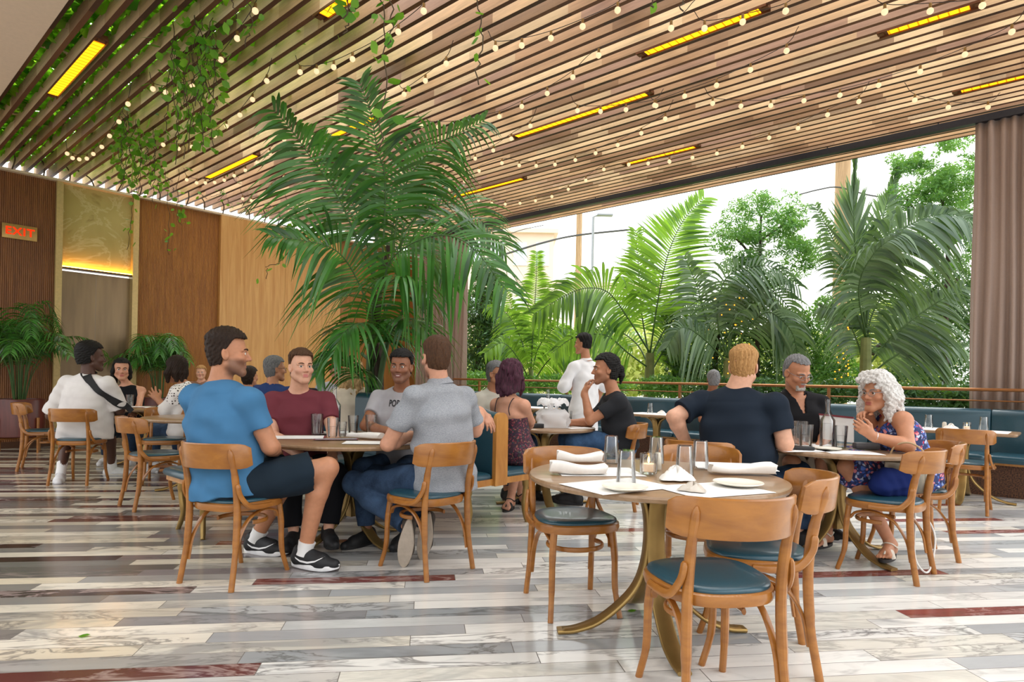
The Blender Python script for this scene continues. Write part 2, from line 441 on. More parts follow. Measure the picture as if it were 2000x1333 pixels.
# cross battens carrying the slats
for a in np.arange(-1.6, 12.6, 2.36):
    m.add([R3(a + i*0.06, 1.43 + j*9.2, slat_z(1.43 + j*9.2) + 0.146 + q*0.08) for q in (0, 1) for j in (0, 1) for i in (0, 1)], [(0, 2, 3, 1), (4, 5, 7, 6), (0, 1, 5, 4), (2, 6, 7, 3), (0, 4, 6, 2), (1, 3, 7, 5)], 0)
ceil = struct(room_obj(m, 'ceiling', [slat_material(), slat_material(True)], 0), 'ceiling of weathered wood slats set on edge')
# plaster soffit at the left
m = MB(); m.obox(R3(-2.2, -0.8, 4.28), R3(14.6, 0, 0), R3(0, 2.21, 0), R3(0, 0, 0.5))
struct(room_obj(m, 'soffit', simple('plaster', 'd8c0a8', 0.8, 0, 0.03)), 'smooth plaster soffit beside the slats')
# dark steel curtain beam under the slats
beam = struct(empty('trim_2', (0, 0, 0), RZ), 'dark steel curtain beam hung beneath the slats')
steel = simple('dark_steel', '35363c', 0.45, 0.5)
m = MB(); bz = CAMH + 0.3446*9.7
m.obox(R3(-2.2, 9.66, bz), R3(14.5, 0, 0), R3(0, 0.1, 0), R3(0, 0, 0.085)); room_obj(m, 'track', steel, 35, beam)
m = MB()
for a in np.arange(-1.3, 12, 1.33): m.tube([R3(a, 9.71, bz + 0.08), R3(a, 9.71, slat_z(9.7) + 0.05)], 0.008, 6)
room_obj(m, 'hanger_rods', steel, 35, beam)

# ---- railing beyond the banquette
rail = struct(empty('trim_3', (0, 0, 0), RZ), 'slim bronze railing behind the long banquette')
brz = simple('bronze_rail', '9a6a42', 0.35, 0.7)
m = MB(); m.tube([R3(-2.0, 9.5, 1.19), R3(10.2, 9.5, 1.22)], 0.021, 10); m.build('handrail', brz, rail)
m = MB(); m.tube([R3(-2.0, 9.5, 1.055), R3(10.2, 9.5, 1.085)], 0.009, 8); m.build('lower_rail', brz, rail)
for a in (0.35, 2.55, 4.8, 7.1, 9.4):
    m = MB(); m.box(R3(a, 9.5, 0.6), (0.035, 0.045, 1.17)); m.build('post', brz, rail)
m = MB(); m.obox(R3(-2.0, 9.56, 0), R3(12.2, 0, 0), R3(0, 0.1, 0), R3(0, 0, 0.9))
struct(room_obj(m, 'wall_right', simple('window_low_wall', '6b5a48', 0.6)), 'low wall behind the long banquette')

# ---- curtains
def curtain(name, a0, a1, b, z0, z1, folds, label, seed, flare=0.0):
    rnd = random.Random(seed); m = MB(); n = folds*10; secs = []
    ph = [rnd.uniform(0.75, 1.25) for _ in range(folds+1)]
    for iz in range(15):
        f = iz/14; z = z0 + (z1-z0)*f
        amp = 0.040*(1 - 0.35*f) + 0.006*math.sin(f*9)
        front, back = [], []
        for i in range(n+1):
            u = i/n; k = u*folds
            a = a0 + (a1-a0)*(u + (1-f)*flare*(u-0.5)) + 0.010*math.sin(5*f + k)
            cs = math.cos(2*math.pi*k + 0.5*math.sin(1.7*k)); w = (abs(cs)**0.6*(1 if cs > 0 else -1))*amp*ph[int(min(folds, k))] + 0.012*math.cos(4.1*k + 3*f)
            front.append(R3(a, b + w, z)); back.append(R3(a, b + w + 0.006, z))
        secs.append(front + back[::-1])
    m.loft(secs)
    t = MATS.get('curtain_cloth')
    if t is None:
        q = NT('curtain_cloth'); c = q.coord(); wv = q.noise(q.mapping(c, (180, 180, 180)), 2, 2)
        MATS['curtain_cloth'] = t = q.done(q.bsdf(q.ramp(wv, [(0.3, lin('8d786b')), (0.7, lin('a8948a'))]), 0.85, 0, q.bump(wv, 0.15, 0.002), Sheen_Weight=0.2))
    o = room_obj(m, name, t, 180)
    return tag(o, label, 'curtain')
curtain('curtain', 0.98, -0.75, 9.71, 0.92, bz + 0.02, 15, 'tall taupe curtain at the right end of the window', 3)
curtain('curtain', 11.75, 10.08, 9.71, 0.1, bz + 0.02, 15, 'tall taupe curtain behind the big palm, left end of the window', 4)
# ================================================================ FURNITURE
oak = wood('honey_bentwood', '8d5722', 'ab702f', 0.3, (3, 3, 9), coat=0.25)
teal = simple('teal_vinyl', '1c4250', 0.33, 0, 0.06, 90, 0.12, 0.001, Coat_Weight=0.15)
teal_seat = simple('teal_vinyl_seat', '1f4654', 0.3, 0, 0.06, 90, 0.12, 0.001, Coat_Weight=0.2)
brass = simple('aged_brass', '9b7f4c', 0.38, 0.75, 0.12, 8)
def seat_outline(sc_=1.0, n=36):
    """rounded-D seat seen from above, wide at the front"""
    pts = []
    for i in range(n):
        a = 2*math.pi*i/n; c, s = math.cos(a), math.sin(a)
        e = 0.72
        x = 0.213*abs(c)**e*(1 if c > 0 else -1); y = 0.212*abs(s)**e*(1 if s > 0 else -1)
        x *= 1.0 + 0.10*(y/0.21)
        pts.append((x*sc_, y*sc_))
    return pts
def make_chair():
    root = tag(empty('bentwood_chair'), 'x', 'chair')
    # seat cushion
    m = MB(); ol = seat_outline
    m.loft([[(x, y, z) for x, y in ol(s)] for s, z in ((0.93, 0.462), (0.965, 0.470), (0.955, 0.480), (0.88, 0.487), (0.6, 0.491), (0.2, 0.4925))])
    m.build('seat_cushion', teal_seat, root, smooth=60)
    # bent seat frame
    m = MB()
    m.loft([[(x, y, z) for x, y in ol(s)] for s, z in ((0.90, 0.420), (1.0, 0.424), (1.025, 0.442), (1.01, 0.462), (0.955, 0.468), (0.93, 0.462))])
    m.build('seat_frame', oak, root, smooth=50)
    for s in (-1, 1):
        m = MB(); m.tube(spline([(s*0.155, 0.165, 0.43), (s*0.165, 0.178, 0.30), (s*0.168, 0.185, 0.14), (s*0.182, 0.222, 0.0)]), [0.0185]*7 + [0.0165]*6 + [0.0145]*6, 10)
        m.build('leg', oak, root)
    for s in (-1, 1):
        m = MB(); m.tube(spline([(s*0.190, -0.232, 0.0), (s*0.180, -0.196, 0.22), (s*0.175, -0.185, 0.45), (s*0.176, -0.205, 0.62), (s*0.178, -0.246, 0.765)]) + [Vector((s*0.178, -0.25, 0.782))],
                         [0.0155]*7 + [0.0185]*6 + [0.019]*6 + [0.017]*5 + [0.013, 0.004], 10, flat=(1, 1.12))
        m.build('rear_leg', oak, root)
    # curved backrest
    m = MB(); secs = []; n = 20
    for i in range(n+1):
        u = -1 + 2*i/n
        x = 0.235*math.sin(u*1.06)/math.sin(1.06); yb = -0.318 + 0.168*(1-math.cos(u*1.12))/(1-math.cos(1.12))
        h = 0.070*(1 - max(0, abs(u)-0.80)**2*7.5)
        zc = 0.745 - 0.008*u*u
        nx, ny = -math.sin(u*0.95), math.cos(u*0.95); th = 0.008
        sec = []
        for dz, t_, lean in ((-h, 0.6, 0), (-h*0.92, 1, 0), (h*0.92, 1, 1), (h, 0.5, 1)):
            sec.append((x + nx*th*t_, yb + ny*th*t_ - lean*0.016, zc + dz))
        for dz, t_, lean in ((h, 0.5, 1), (h*0.92, 1, 1), (-h*0.92, 1, 0), (-h, 0.6, 0)):
            sec.append((x - nx*th*t_, yb - ny*th*t_ - lean*0.016, zc + dz))
        secs.append([(px, py + 0.012, pz) for px, py, pz in sec])
    m.loft(secs); m.build('backrest', oak, root, smooth=40)
    # bent side braces, from the rear post down to the seat frame
    for s in (-1, 1):
        m = MB(); m.tube(spline([(s*0.196, -0.205, 0.585), (s*0.205, -0.192, 0.52), (s*0.218, -0.14, 0.458), (s*0.222, -0.06, 0.442), (s*0.224, 0.03, 0.441)]), [0.008] + [0.0135]*20 + [0.012]*4, 8, flat=(0.8, 1.2))
        m.build('brace', oak, root)
    # bentwood arches under the seat
    for s in (-1, 1):
        m = MB(); m.tube(spline([(s*0.172, -0.192, 0.03 + 0.10), (s*0.168, -0.165, 0.26), (s*0.165, -0.09, 0.365), (s*0.163, 0.02, 0.405), (s*0.160, 0.12, 0.385), (s*0.150, 0.158, 0.345)]), 0.0115, 8, flat=(1.25, 0.75))
        m.build('arch_brace', oak, root)
    m = MB(); pts = [(x*0.70, y*0.70, 0.30 + 0.012*math.cos(3*i)) for i, (x, y) in enumerate([])]
    ring = [(0.146*math.cos(a), 0.13*math.sin(a) + 0.035, 0.335) for a in np.linspace(-0.25*math.pi + 0.35, 1.25*math.pi - 0.35, 20)]
    m.tube(ring, 0.010, 8, flat=(0.8, 1.3)); m.build('stretcher', oak, root)
    return root
CHAIR0 = None
def chair(x, y, fwd, label, group=None, cat=None):
    global CHAIR0
    r = yaw_of(fwd)
    if CHAIR0 is None:
        CHAIR0 = make_chair(); o = CHAIR0; o.location = (x, y, 0); o.rotation_euler = (0, 0, r); o['label'] = label
    else: o = copy_tree(CHAIR0, (x, y, 0), r, label=label)
    o['group'] = group or 'bentwood chairs with teal seats'
    return o
chair(-1.606, 3.724, (.358, .934), 'bentwood chair under the man in the bright blue shirt')
chair(-0.524, 3.974, (-.75, .66), 'bentwood chair under the man in the heathered grey polo')
chair(0.339, 3.346, (.225, -.974), 'empty bentwood chair behind the left side of the set front table')
chair(0.752, 2.356, (-.17, .985), 'nearest empty bentwood chair, its curved back against the set front table')
chair(1.084, 2.774, (-.965, .263), 'empty bentwood chair tucked into the right side of the set front table')
chair(1.06, 3.62, (-.42, -.91), 'empty bentwood chair on the far side of the set front table, behind its glasses')
chair(1.36, 4.40, (.55, .83), 'bentwood chair under the large man in the navy shirt')
chair(2.433, 4.078, (-.684, .729), 'bentwood chair holding the blue bag and the pale handbag')
chair(2.90, 4.55, (-.97, .22), 'bentwood chair under the grey-haired woman')
chair(4.507, 6.223, (.666, .746), 'empty bentwood chair at the small table by the long banquette')
chair(0.98, 6.05, (-.97, .25), 'bentwood chair under the man with the dark ponytail')
chair(-4.66, 6.82, (-.12, .99), 'bentwood chair under the man in the loose white shirt')
chair(-3.2, 5.69, (.666, .746), 'empty bentwood chair at the bare wood table, back to the camera')
chair(-3.85, 7.02, (.35, -.94), 'empty bentwood chair beyond the bare wood table, in front of the woman in white')
chair(-5.75, 7.75, (.85, .5), 'bentwood chair half hidden between the man in white and the large planter')
chair(2.46, 5.52, (-.25, -.97), 'bentwood chair under the man in the black polo')
def make_table(R=0.6, square=None):
    root = tag(empty('pedestal_table'), 'x', 'table')
    m = MB()
    if square:
        hx, hy = square; r = 0.05; pts = []
        for cx, cy, a0 in ((hx-r, hy-r, 0), (-hx+r, hy-r, 90), (-hx+r, -hy+r, 180), (hx-r, -hy+r, 270)):
            for k in range(5):
                a = math.radians(a0 + 22.5*k); pts.append((cx + r*math.cos(a), cy + r*math.sin(a)))
    else: pts = [(R*math.cos(2*math.pi*k/64), R*math.sin(2*math.pi*k/64)) for k in range(64)]
    def sec(f, z): return [(x*f, y*f, z) for x, y in pts]
    m.loft([sec(0.955, 0.718), sec(0.99, 0.724), sec(1.0, 0.738), sec(0.994, 0.748), sec(0.985, 0.75)])
    m.build('tabletop', wood('table_oak', '86694b', 'a18263', 0.3, (2, 22, 2), coat=0.2), root, smooth=30)
    for k in range(4):
        a = math.radians(90*k); d = Vector((math.cos(a), math.sin(a), 0)); s = Vector((-d.y, d.x, 0))
        path = spline([d*0.455 + Vector((0, 0, 0.012)), d*0.36 + Vector((0, 0, 0.022)), d*0.24 + Vector((0, 0, 0.072)), d*0.10 + Vector((0, 0, 0.20)), d*0.045 + Vector((0, 0, 0.34)), d*0.035 + Vector((0, 0, 0.52)), d*0.07 + Vector((0, 0, 0.65)), d*0.18 + Vector((0, 0, 0.712))], 5)
        secs = []
        for i, p in enumerate(path):
            t_ = (path[min(i+1, len(path)-1)] - path[max(i-1, 0)]).normalized(); nn = s.cross(t_)
            wd = 0.040 if i > 8 else 0.030 + 0.010*i/8
            th = 0.009
            secs.append([p + s*wd + nn*th*.4, p + s*wd*0.86 + nn*th, p - s*wd*0.86 + nn*th, p - s*wd + nn*th*.4, p - s*wd - nn*th*.4, p - s*wd*0.86 - nn*th, p + s*wd*0.86 - nn*th, p + s*wd - nn*th*.4])
        m = MB(); m.loft(secs); m.build('leg', brass, root, smooth=50)
    m = MB(); m.box((0, 0, 0.708), (0.34, 0.34, 0.018), bev=0.004); m.box((0, 0, 0.43), (0.06, 0.06, 0.5)); m.build('column', brass, root)
    return root
def table(x, y, rot, label, R=0.6, square=None):
    t = make_table(R, square); t.location = (x, y, 0); t.rotation_euler = (0, 0, rot); t['label'] = label; t['group'] = 'brass pedestal tables'; return t
T4 = table(0.69, 3.0, math.radians(4), 'round table in front, set with upturned glasses and napkins')
T1 = table(-1.15, 4.60, math.radians(-40), 'round table of the four men with menus and water', 0.66)
T3 = table(2.34, 4.5, math.radians(20), 'round table between the man in navy and the grey-haired woman', 0.5)
T2 = table(0.32, 6.15, math.radians(10), 'round table with the white plastic bag in front of the ponytailed man', 0.5)
T5 = table(-4.75, 8.25, 0.3, 'round table between the man in white and the two women at the left', 0.58)
TL = table(-3.2, 6.6, 0.5, 'bare round wood table behind the man in blue', 0.6)
T10 = table(*W(0.88, 8.35).xy, RZ, 'small rectangular table before the banquette at the right', 0, (0.47, 0.32))
T11 = table(*W(4.55, 8.3).xy, RZ, 'small rectangular table before the banquette behind the man in navy', 0, (0.47, 0.32))
T12 = table(*W(7.0, 8.3).xy, RZ, 'small rectangular table before the banquette near the waiter', 0, (0.47, 0.32))

# ---------------------------------------------------------------- booth benches
benchwood = wood('booth_wood', 'a56a2b', 'c48a42', 0.35, (5, 5, 1.2), coat=0.2)
def cush(a0, a1, b0, b1, z0, z1, r=0.03):
    """padded slab with rounded rim, (a, b) room plan"""
    m = MB()
    def sec(i, z):
        return [R3(a0+i, b0+i, z), R3(a1-i, b0+i, z), R3(a1-i, b1-i, z), R3(a0+i, b1-i, z)]
    def rsec(i, z, rr):
        pts = []
        for ca, cb, s in ((a1-i-rr, b1-i-rr, 0), (a0+i+rr, b1-i-rr, 90), (a0+i+rr, b0+i+rr, 180), (a1-i-rr, b0+i+rr, 270)):
            for k in range(5):
                t_ = math.radians(s + 22.5*k); pts.append(R3(ca + rr*math.cos(t_), cb + rr*math.sin(t_), z))
        return pts
    m.loft([rsec(0.008, z0, 0.04), rsec(0, z0+0.015, 0.045), rsec(0, z1-r, 0.045), rsec(r*0.3, z1-r*0.3, 0.045), rsec(r, z1, 0.04), rsec(r*2.2, z1+0.006, 0.03)])
    return m
def brass_leg(a, b, da, db):
    m = MB(); d = R3(da, db, 0)
    m.tube(spline([R3(a, b, 0.40), R3(a, b, 0.30) + d*0.012, R3(a, b, 0.14) - d*0.008, R3(a, b, 0.02) + d*0.028, R3(a, b, 0.0) + d*0.045]), [0.03]*6 + [0.024]*6 + [0.019]*6 + [0.017]*6 + [0.012], 10)
    return m
def back_slab(a0, a1, b0, b1, ztop, zend, mat, root, name='backrest', drop=0.55):
    m = MB(); secs = []; n = 22
    for i in range(n+1):
        a = a0 + (a1-a0)*i/n; s = min(1, (a-a0)/drop); f = s*s*(3-2*s)
        zt = zend + (ztop-zend)*f
        if i == 0: zt -= 0.0
        sec = []
        for k in range(9):
            t_ = math.pi*k/8; rr = (b1-b0)/2
            sec.append(R3(a, (b0+b1)/2 - rr*math.cos(t_), zt - rr + rr*math.sin(t_)*1.0))
        sec += [R3(a, b1, 0.36), R3(a, b0, 0.36)]
        secs.append(sec)
    m.loft(secs); return m.build(name, mat, root, smooth=50)
bn = tag(empty('booth_bench', (0, 0, 0), RZ), 'back-to-back teal booth bench with rounded honey wood end', 'bench', 'teal booth benches')
cush(3.385, 5.2, 3.22, 3.60, 0.415, 0.462).build('seat_cushion', teal_seat, bn, smooth=50)
cush(3.385, 4.95, 3.74, 4.14, 0.415, 0.462).build('seat_cushion', teal_seat, bn, smooth=50)
back_slab(3.40, 5.27, 3.595, 3.735, 1.05, 0.935, teal, bn)
m = MB(); prof = []
for k in range(13):
    t_ = math.pi*k/12; rr = 0.068; prof.append((3.665 - rr*math.cos(t_), 0.868 + rr*math.sin(t_)))
prof += [(3.735, 0.36), (3.595, 0.36)]
m.loft([[R3(3.362, b, z) for b, z in prof], [R3(3.404, b, z) for b, z in prof]]); m.build('end_panel', benchwood, bn, smooth=40)
m = MB(); m.obox(R3(3.39, 3.24, 0.365), R3(1.8, 0, 0), R3(0, 0.36, 0), R3(0, 0, 0.05)); m.obox(R3(3.39, 3.735, 0.365), R3(1.55, 0, 0), R3(0, 0.385, 0), R3(0, 0, 0.05))
m.build('seat_frame', benchwood, bn)
for a, b, db in ((3.43, 3.38, -1), (3.43, 4.03, 1), (4.9, 3.38, -1), (4.9, 4.03, 1)): brass_leg(a, b, 0, db).build('leg', brass, bn, smooth=60)
bn2 = tag(empty('booth_bench', (0, 0, 0), RZ), 'teal bench end with brass legs behind the man in blue, under the man in maroon', 'bench', 'teal booth benches')
cush(4.62, 5.16, 1.80, 3.2, 0.43, 0.485).build('seat_cushion', teal_seat, bn2, smooth=50)
m = MB(); m.obox(R3(4.66, 1.84, 0.385), R3(0.5, 0, 0), R3(0, 1.34, 0), R3(0, 0, 0.045)); m.build('seat_frame', benchwood, bn2)
m = MB(); m.obox(R3(5.16, 2.15, 0.385), R3(0.11, 0, 0), R3(0, 1.06, 0), R3(0, 0, 0.5)); m.tube([R3(5.215, 2.15, 0.875), R3(5.215, 3.21, 0.875)], 0.055, 12); m.build('backrest', teal, bn2, smooth=50)
for a, b, da in ((4.70, 1.93, -1), (5.08, 1.93, 1), (4.70, 3.1, -1), (5.08, 3.1, 1)): brass_leg(a, b, da, -0.4 if b < 2 else 0).build('leg', brass, bn2, smooth=60)
# ---------------------------------------------------------------- the long window banquette
bq = tag(empty('banquette', (0, 0, 0), RZ), 'long teal upholstered banquette below the open window', 'bench')
t = NT('banquette_base'); c = t.coord(); ck = t.n('ShaderNodeTexChecker'); t.set(ck.inputs[0], t.mapping(c, (1, 1, 1))); ck.inputs[3].default_value = 60
nz = t.noise(c, 70, 2)
bb = t.done(t.bsdf(t.ramp(nz, [(0.35, lin('2c1a12')), (0.65, lin('6b452c'))]), 0.7, 0, t.bump(nz, 0.4, 0.006)))
m = MB(); m.obox(R3(-1.9, 8.90, 0), R3(11.85, 0, 0), R3(0, 0.4, 0), R3(0, 0, 0.37)); m.build('plinth', bb, bq)
edges = [-1.9, -0.55, 0.72, 1.99, 3.26, 4.53, 5.8, 7.07, 8.34, 9.95]
m = MB(); m.obox(R3(-1.9, 8.80, 0.36), R3(11.85, 0, 0), R3(0, 0.5, 0), R3(0, 0, 0.028)); m.build('seat_frame', benchwood, bq)
for e0, e1 in zip(edges, edges[1:]):
    cush(e0+0.002, e1-0.002, 8.74, 9.28, 0.388, 0.47, 0.035).build('seat_cushion', teal_seat, bq, smooth=50)
    m = MB(); secs = []
    for a in (e0+0.002, e0+0.012, e1-0.012, e1-0.002):
        i = 0.010 if a in (e0+0.002, e1-0.002) else 0
        sec = [R3(a, 9.18+i, 0.43), R3(a, 9.20+i, 0.6), R3(a, 9.235+i, 0.8)]
        for k in range(7):
            t_ = math.pi*k/6; sec.append(R3(a, 9.33 - (0.085-i)*math.cos(t_), 0.885 + (0.085-i)*math.sin(t_)))
        sec += [R3(a, 9.415-i, 0.38), R3(a, 9.18+i, 0.38)]
        secs.append(sec)
    m.loft(secs); m.build('backrest', teal, bq, smooth=50)
# ================================================================ PLANTS
palm_leaf = leafmat('palm_leaf', '1a4a20', '4a8a3a', 0.25, 0.27, 3.0)
palm_leaf_out = leafmat('palm_leaf_outdoor', '2c5a22', '7fae3c', 0.45, 0.38, 2.0)
palm_leaf_dark = leafmat('palm_leaf_grey', '33503a', '6f8a66', 0.30, 0.35, 2.0)
vine_leaf = leafmat('vine_leaf', '37821f', '86c238', 0.5, 0.4, 9.0)
stem_green = simple('palm_stem', '3f5f2c', 0.5, 0, 0.15, 12)
stem_brown = simple('palm_trunk', '3a2c20', 0.8, 0, 0.3, 25, 0.4, 0.01)
def frond(m, pts, L, n=30, droop=0.5, width=0.022, seed=0, up=0.25, fwd=0.55, start=0.22, rr=0.008, mis=(0, 1), fold=1.0, nseg=5, nref=(0, 0, 1)):
    """pinnate leaf along a rachis; material 0 leaflets, 1 rachis"""
    rnd = random.Random(seed)
    path = spline(pts, 10) if len(pts) < 9 else [Vector(p) for p in pts]
    cum = [0.0]
    for p, q in zip(path, path[1:]): cum.append(cum[-1] + (q-p).length)
    tot = cum[-1]
    m.tube(path, [rr*(1 - 0.8*c/tot) for c in cum], 5, mis[1])
    def at(s):
        for i in range(len(cum)-1):
            if cum[i+1] >= s or i == len(cum)-2:
                f = (s-cum[i])/max(1e-6, cum[i+1]-cum[i]); return path[i].lerp(path[i+1], f), (path[i+1]-path[i]).normalized()
    Z = Vector((0, 0, 1)); NR = Vector(nref).normalized()
    for k in range(n):
        u = (k+0.5)/n; s = tot*(start + (1-start)*u)
        p, tg = at(s)
        side = tg.cross(NR)
        if side.length < 0.15: side = side + Vector((1, 0.2, 0))*0.3
        side.normalize(); nrm = side.cross(tg)
        prof = (0.45 + 0.55*math.sin(math.pi*min(1, u*1.15 + 0.12)))*(1 - 0.35*u**3)
        for sg in (-1, 1):
            l = L*prof*rnd.uniform(0.88, 1.1)
            f = fwd*(0.6 + 0.8*u) + rnd.uniform(-0.08, 0.08)
            d = (side*sg*math.cos(f)*fold + tg*math.sin(f) + nrm*(up + rnd.uniform(-0.12, 0.12))).normalized()
            dr = droop*rnd.uniform(0.7, 1.3)
            wv = tg - d*tg.dot(d); wv = wv.normalized()*1.0 + nrm*rnd.uniform(-0.35, 0.35); wv.normalize()
            vs = []; ns = nseg
            for i in range(ns+1):
                t_ = i/ns
                c = p + d*(l*t_) - Z*(dr*l*t_*t_*(0.6 + 0.4*t_))
                wd = width*(0.35 + 1.25*t_ if t_ < 0.45 else (1.0 - t_)*1.65 + 0.03)*0.5
                vs += [c - wv*wd, c + wv*wd]
            m.add(vs, [(2*i, 2*i+1, 2*i+3, 2*i+2) for i in range(ns)], mis[0])
def frond_obj(parent, pts, L, leaf, name='frond', **kw):
    m = MB(); o = parent.location if parent else Vector()
    frond(m, [Vector(p) - o for p in pts], L, **kw)
    return link(name, mesh_raw(m, name, [leaf, stem_green]), parent)
def mesh_raw(m, name, mats):
    me = bpy.data.meshes.new(name); me.from_pydata(m.v, [], m.f)
    for x in mats: me.materials.append(x)
    me.polygons.foreach_set('material_index', m.mi); me.polygons.foreach_set('use_smooth', [True]*len(m.f)); me.update(); return me
# ---- the big kentia palm by the booth
pb = W(5.55, 4.02, 0)
palm = tag(empty('kentia_palm', pb), 'tall dark green palm rising behind the booth in the middle of the room', 'palm')
m = MB(); m.lathe([(0.30, 0), (0.36, 0.05), (0.40, 0.5), (0.41, 0.62), (0.37, 0.62), (0.36, 0.56), (0.0, 0.56)], 28); m.build('pot', simple('pot_brown', '4a2d28', 0.5), palm)
rnd = random.Random(5)
stems = []
YP = pb.y
for i, (px, py, dy) in enumerate([(716, 600, -.1), (728, 560, .05), (742, 520, -.05), (757, 480, .1), (772, 560, 0), (735, 450, .15), (790, 600, -.15), (705, 690, .1)]):
    top = P(px, py, YP + dy) - pb
    base = Vector((0.10*math.cos(i*0.8), 0.10*math.sin(i*0.8), 0.55))
    m = MB(); m.tube(spline([base, base*0.5 + Vector((top.x*0.4, top.y*0.4, 0.55 + (top.z-0.55)*0.5)), top]), [0.045]*7 + [0.024]*6 if i < 4 else [0.03]*7 + [0.018]*6, 8)
    m.build('trunk', stem_brown if i < 4 else stem_green, palm); stems.append(top + pb)
def pf(*q, Y0=YP): return [P(x, y, Y0 + d) for x, y, d in q]
BIG = [  # rachis control points (pixel, pixel, depth offset), leaflet length, droop, up
 (pf((745, 520, 0), (751, 358, -.1), (735, 290, -.2), (722, 220, -.3), (700, 160, -.4)), .72, .32, .15),
 (pf((735, 560, 0), (663, 395, -.2), (600, 300, -.4), (558, 242, -.55), (532, 214, -.65)), .70, .75, .35),
 (pf((760, 520, 0), (788, 368, .1), (848, 288, .1), (905, 255, .0), (945, 236, 0)), .62, .95, .30),
 (pf((735, 640, 0), (690, 535, -.2), (650, 487, -.4), (590, 470, -.6), (528, 462, -.8)), .68, .55, .25),
 (pf((750, 640, 0), (756, 520, -.2), (830, 465, -.5), (909, 474, -.7), (990, 570, -.9)), .72, .75, .10),
 (pf((760, 600, 0), (795, 445, .2), (870, 398, .3), (930, 425, .3), (985, 480, .3)), .70, .60, .25),
 (pf((735, 700, 0), (727, 600, -.3), (770, 545, -.6), (815, 552, -.7), (845, 592, -.8)), .62, .95, .15),
 (pf((728, 720, 0), (722, 660, -.3), (704, 632, -.6), (672, 648, -.8), (650, 690, -.9)), .58, 1.0, .15),
 (pf((740, 720, 0), (762, 650, -.2), (795, 624, -.4), (825, 640, -.5), (842, 690, -.5)), .55, .9, .15),
 (pf((730, 760, 0), (700, 735, -.3), (658, 692, -.5), (630, 700, -.6), (614, 735, -.7)), .42, 1.0, .15),
 (pf((738, 560, 0), (700, 430, .4), (660, 340, .8), (640, 290, 1.0), (622, 262, 1.1)), .62, .5, .25),
 (pf((750, 560, 0), (770, 420, .4), (800, 330, .8), (832, 290, 1.0)), .62, .6, .25),
 (pf((745, 600, 0), (720, 470, -.5), (690, 420, -1.0), (650, 420, -1.3), (620, 450, -1.5)), .55, .7, .2),
 (pf((745, 600, 0), (765, 500, .5), (800, 470, .9), (850, 500, 1.1), (880, 560, 1.2)), .62, .8, .2),
 (pf((735, 620, 0), (700, 520, .5), (650, 500, .9), (600, 540, 1.1), (570, 600, 1.2)), .55, .8, .2),
 (pf((742, 560, 0), (745, 430, -.6), (765, 380, -1.0), (800, 380, -1.2)), .50, .7, .2),
]
for i, (pts, L, dr, up) in enumerate(BIG):
    if i in (12, 14, 15): continue
    frond_obj(palm, pts, L*(1.32 if i in (1, 2, 3, 4, 5) else 1.2), palm_leaf, n=38, droop=dr*(.65 if i in (1, 2) else .9), width=0.046, seed=10+i, up=up, rr=0.013, start=0.26, nref=(0, -1, .3) if i in (0, 1, 2, 10, 11) else (0, -.8, .6) if i in (3, 4, 5, 12, 13) else (0, 0, 1))
# ---- two potted palms by the wood wall
pot_m = wood('maroon_planter', '4c211b', '6b3028', 0.35, (6, 6, 1))
def potted_palm(base, label, seed, n=18, h=1.15, pot=True, spread=1.0):
    rnd = random.Random(seed)
    r = tag(empty('potted_palm', base), label, 'potted plant', 'potted palms by the wood wall')
    m = MB(); m.lathe([(0.0, 0.235), (0.30, 0.235), (0.315, 0.25), (0.315, 0.775), (0.305, 0.79), (0.285, 0.79), (0.28, 0.73), (0.0, 0.73)], 36); m.build('planter', pot_m, r)
    for k in range(4):
        a = math.pi/4 + k*math.pi/2 + 0.6; d = Vector((math.cos(a), math.sin(a), 0))
        m = MB(); m.tube([d*0.335 + Vector((0, 0, 0)), d*0.335 + Vector((0, 0, 0.52))], [0.013, 0.02], 8); m.build('stand_leg', oak, r)
    m = MB()
    for k in range(2):
        a = math.pi/4 + k*math.pi/2 + 0.6; d = Vector((math.cos(a), math.sin(a), 0)); m.tube([d*-0.335 + Vector((0, 0, 0.215)), d*0.335 + Vector((0, 0, 0.215))], 0.02, 6)
    m.build('stand_crossbar', oak, r)
    for i in range(n):
        a = i*2.4 + rnd.uniform(-.3, .3); d = Vector((math.cos(a), math.sin(a), 0)); e = rnd.uniform(0.35, 1.0)*spread; hh = h*rnd.uniform(0.75, 1.15)*(1.25 - 0.45*e)
        e *= min(1.0, 0.46/max(0.46, d.dot(A)*0.95*e + 0.12)) if d.dot(A) > 0 else 1.0
        b0 = Vector((d.x*0.06, d.y*0.06, 0.74))
        pts = [b0, b0 + d*0.10*e + Vector((0, 0, hh*0.55)), b0 + d*0.34*e + Vector((0, 0, hh*0.95)), b0 + d*0.66*e + Vector((0, 0, hh*1.02)), b0 + d*0.95*e + Vector((0, 0, hh*0.80))]
        frond_obj(r, [p + r.location for p in pts], 0.40, palm_leaf, n=24, droop=0.8, width=0.030, seed=seed*50+i, up=0.2, rr=0.009, start=0.45)
    return r
potted_palm(W(11.62, 2.10, 0), 'large potted palm in a maroon planter at the left edge by the exit sign', 3, 22, 1.25, spread=1.15)
potted_palm(onA(308, 800, 11.75).xy.to_3d(), 'smaller potted palm right of the lift door, behind the woman in white', 7, 16, 0.98, spread=0.85)

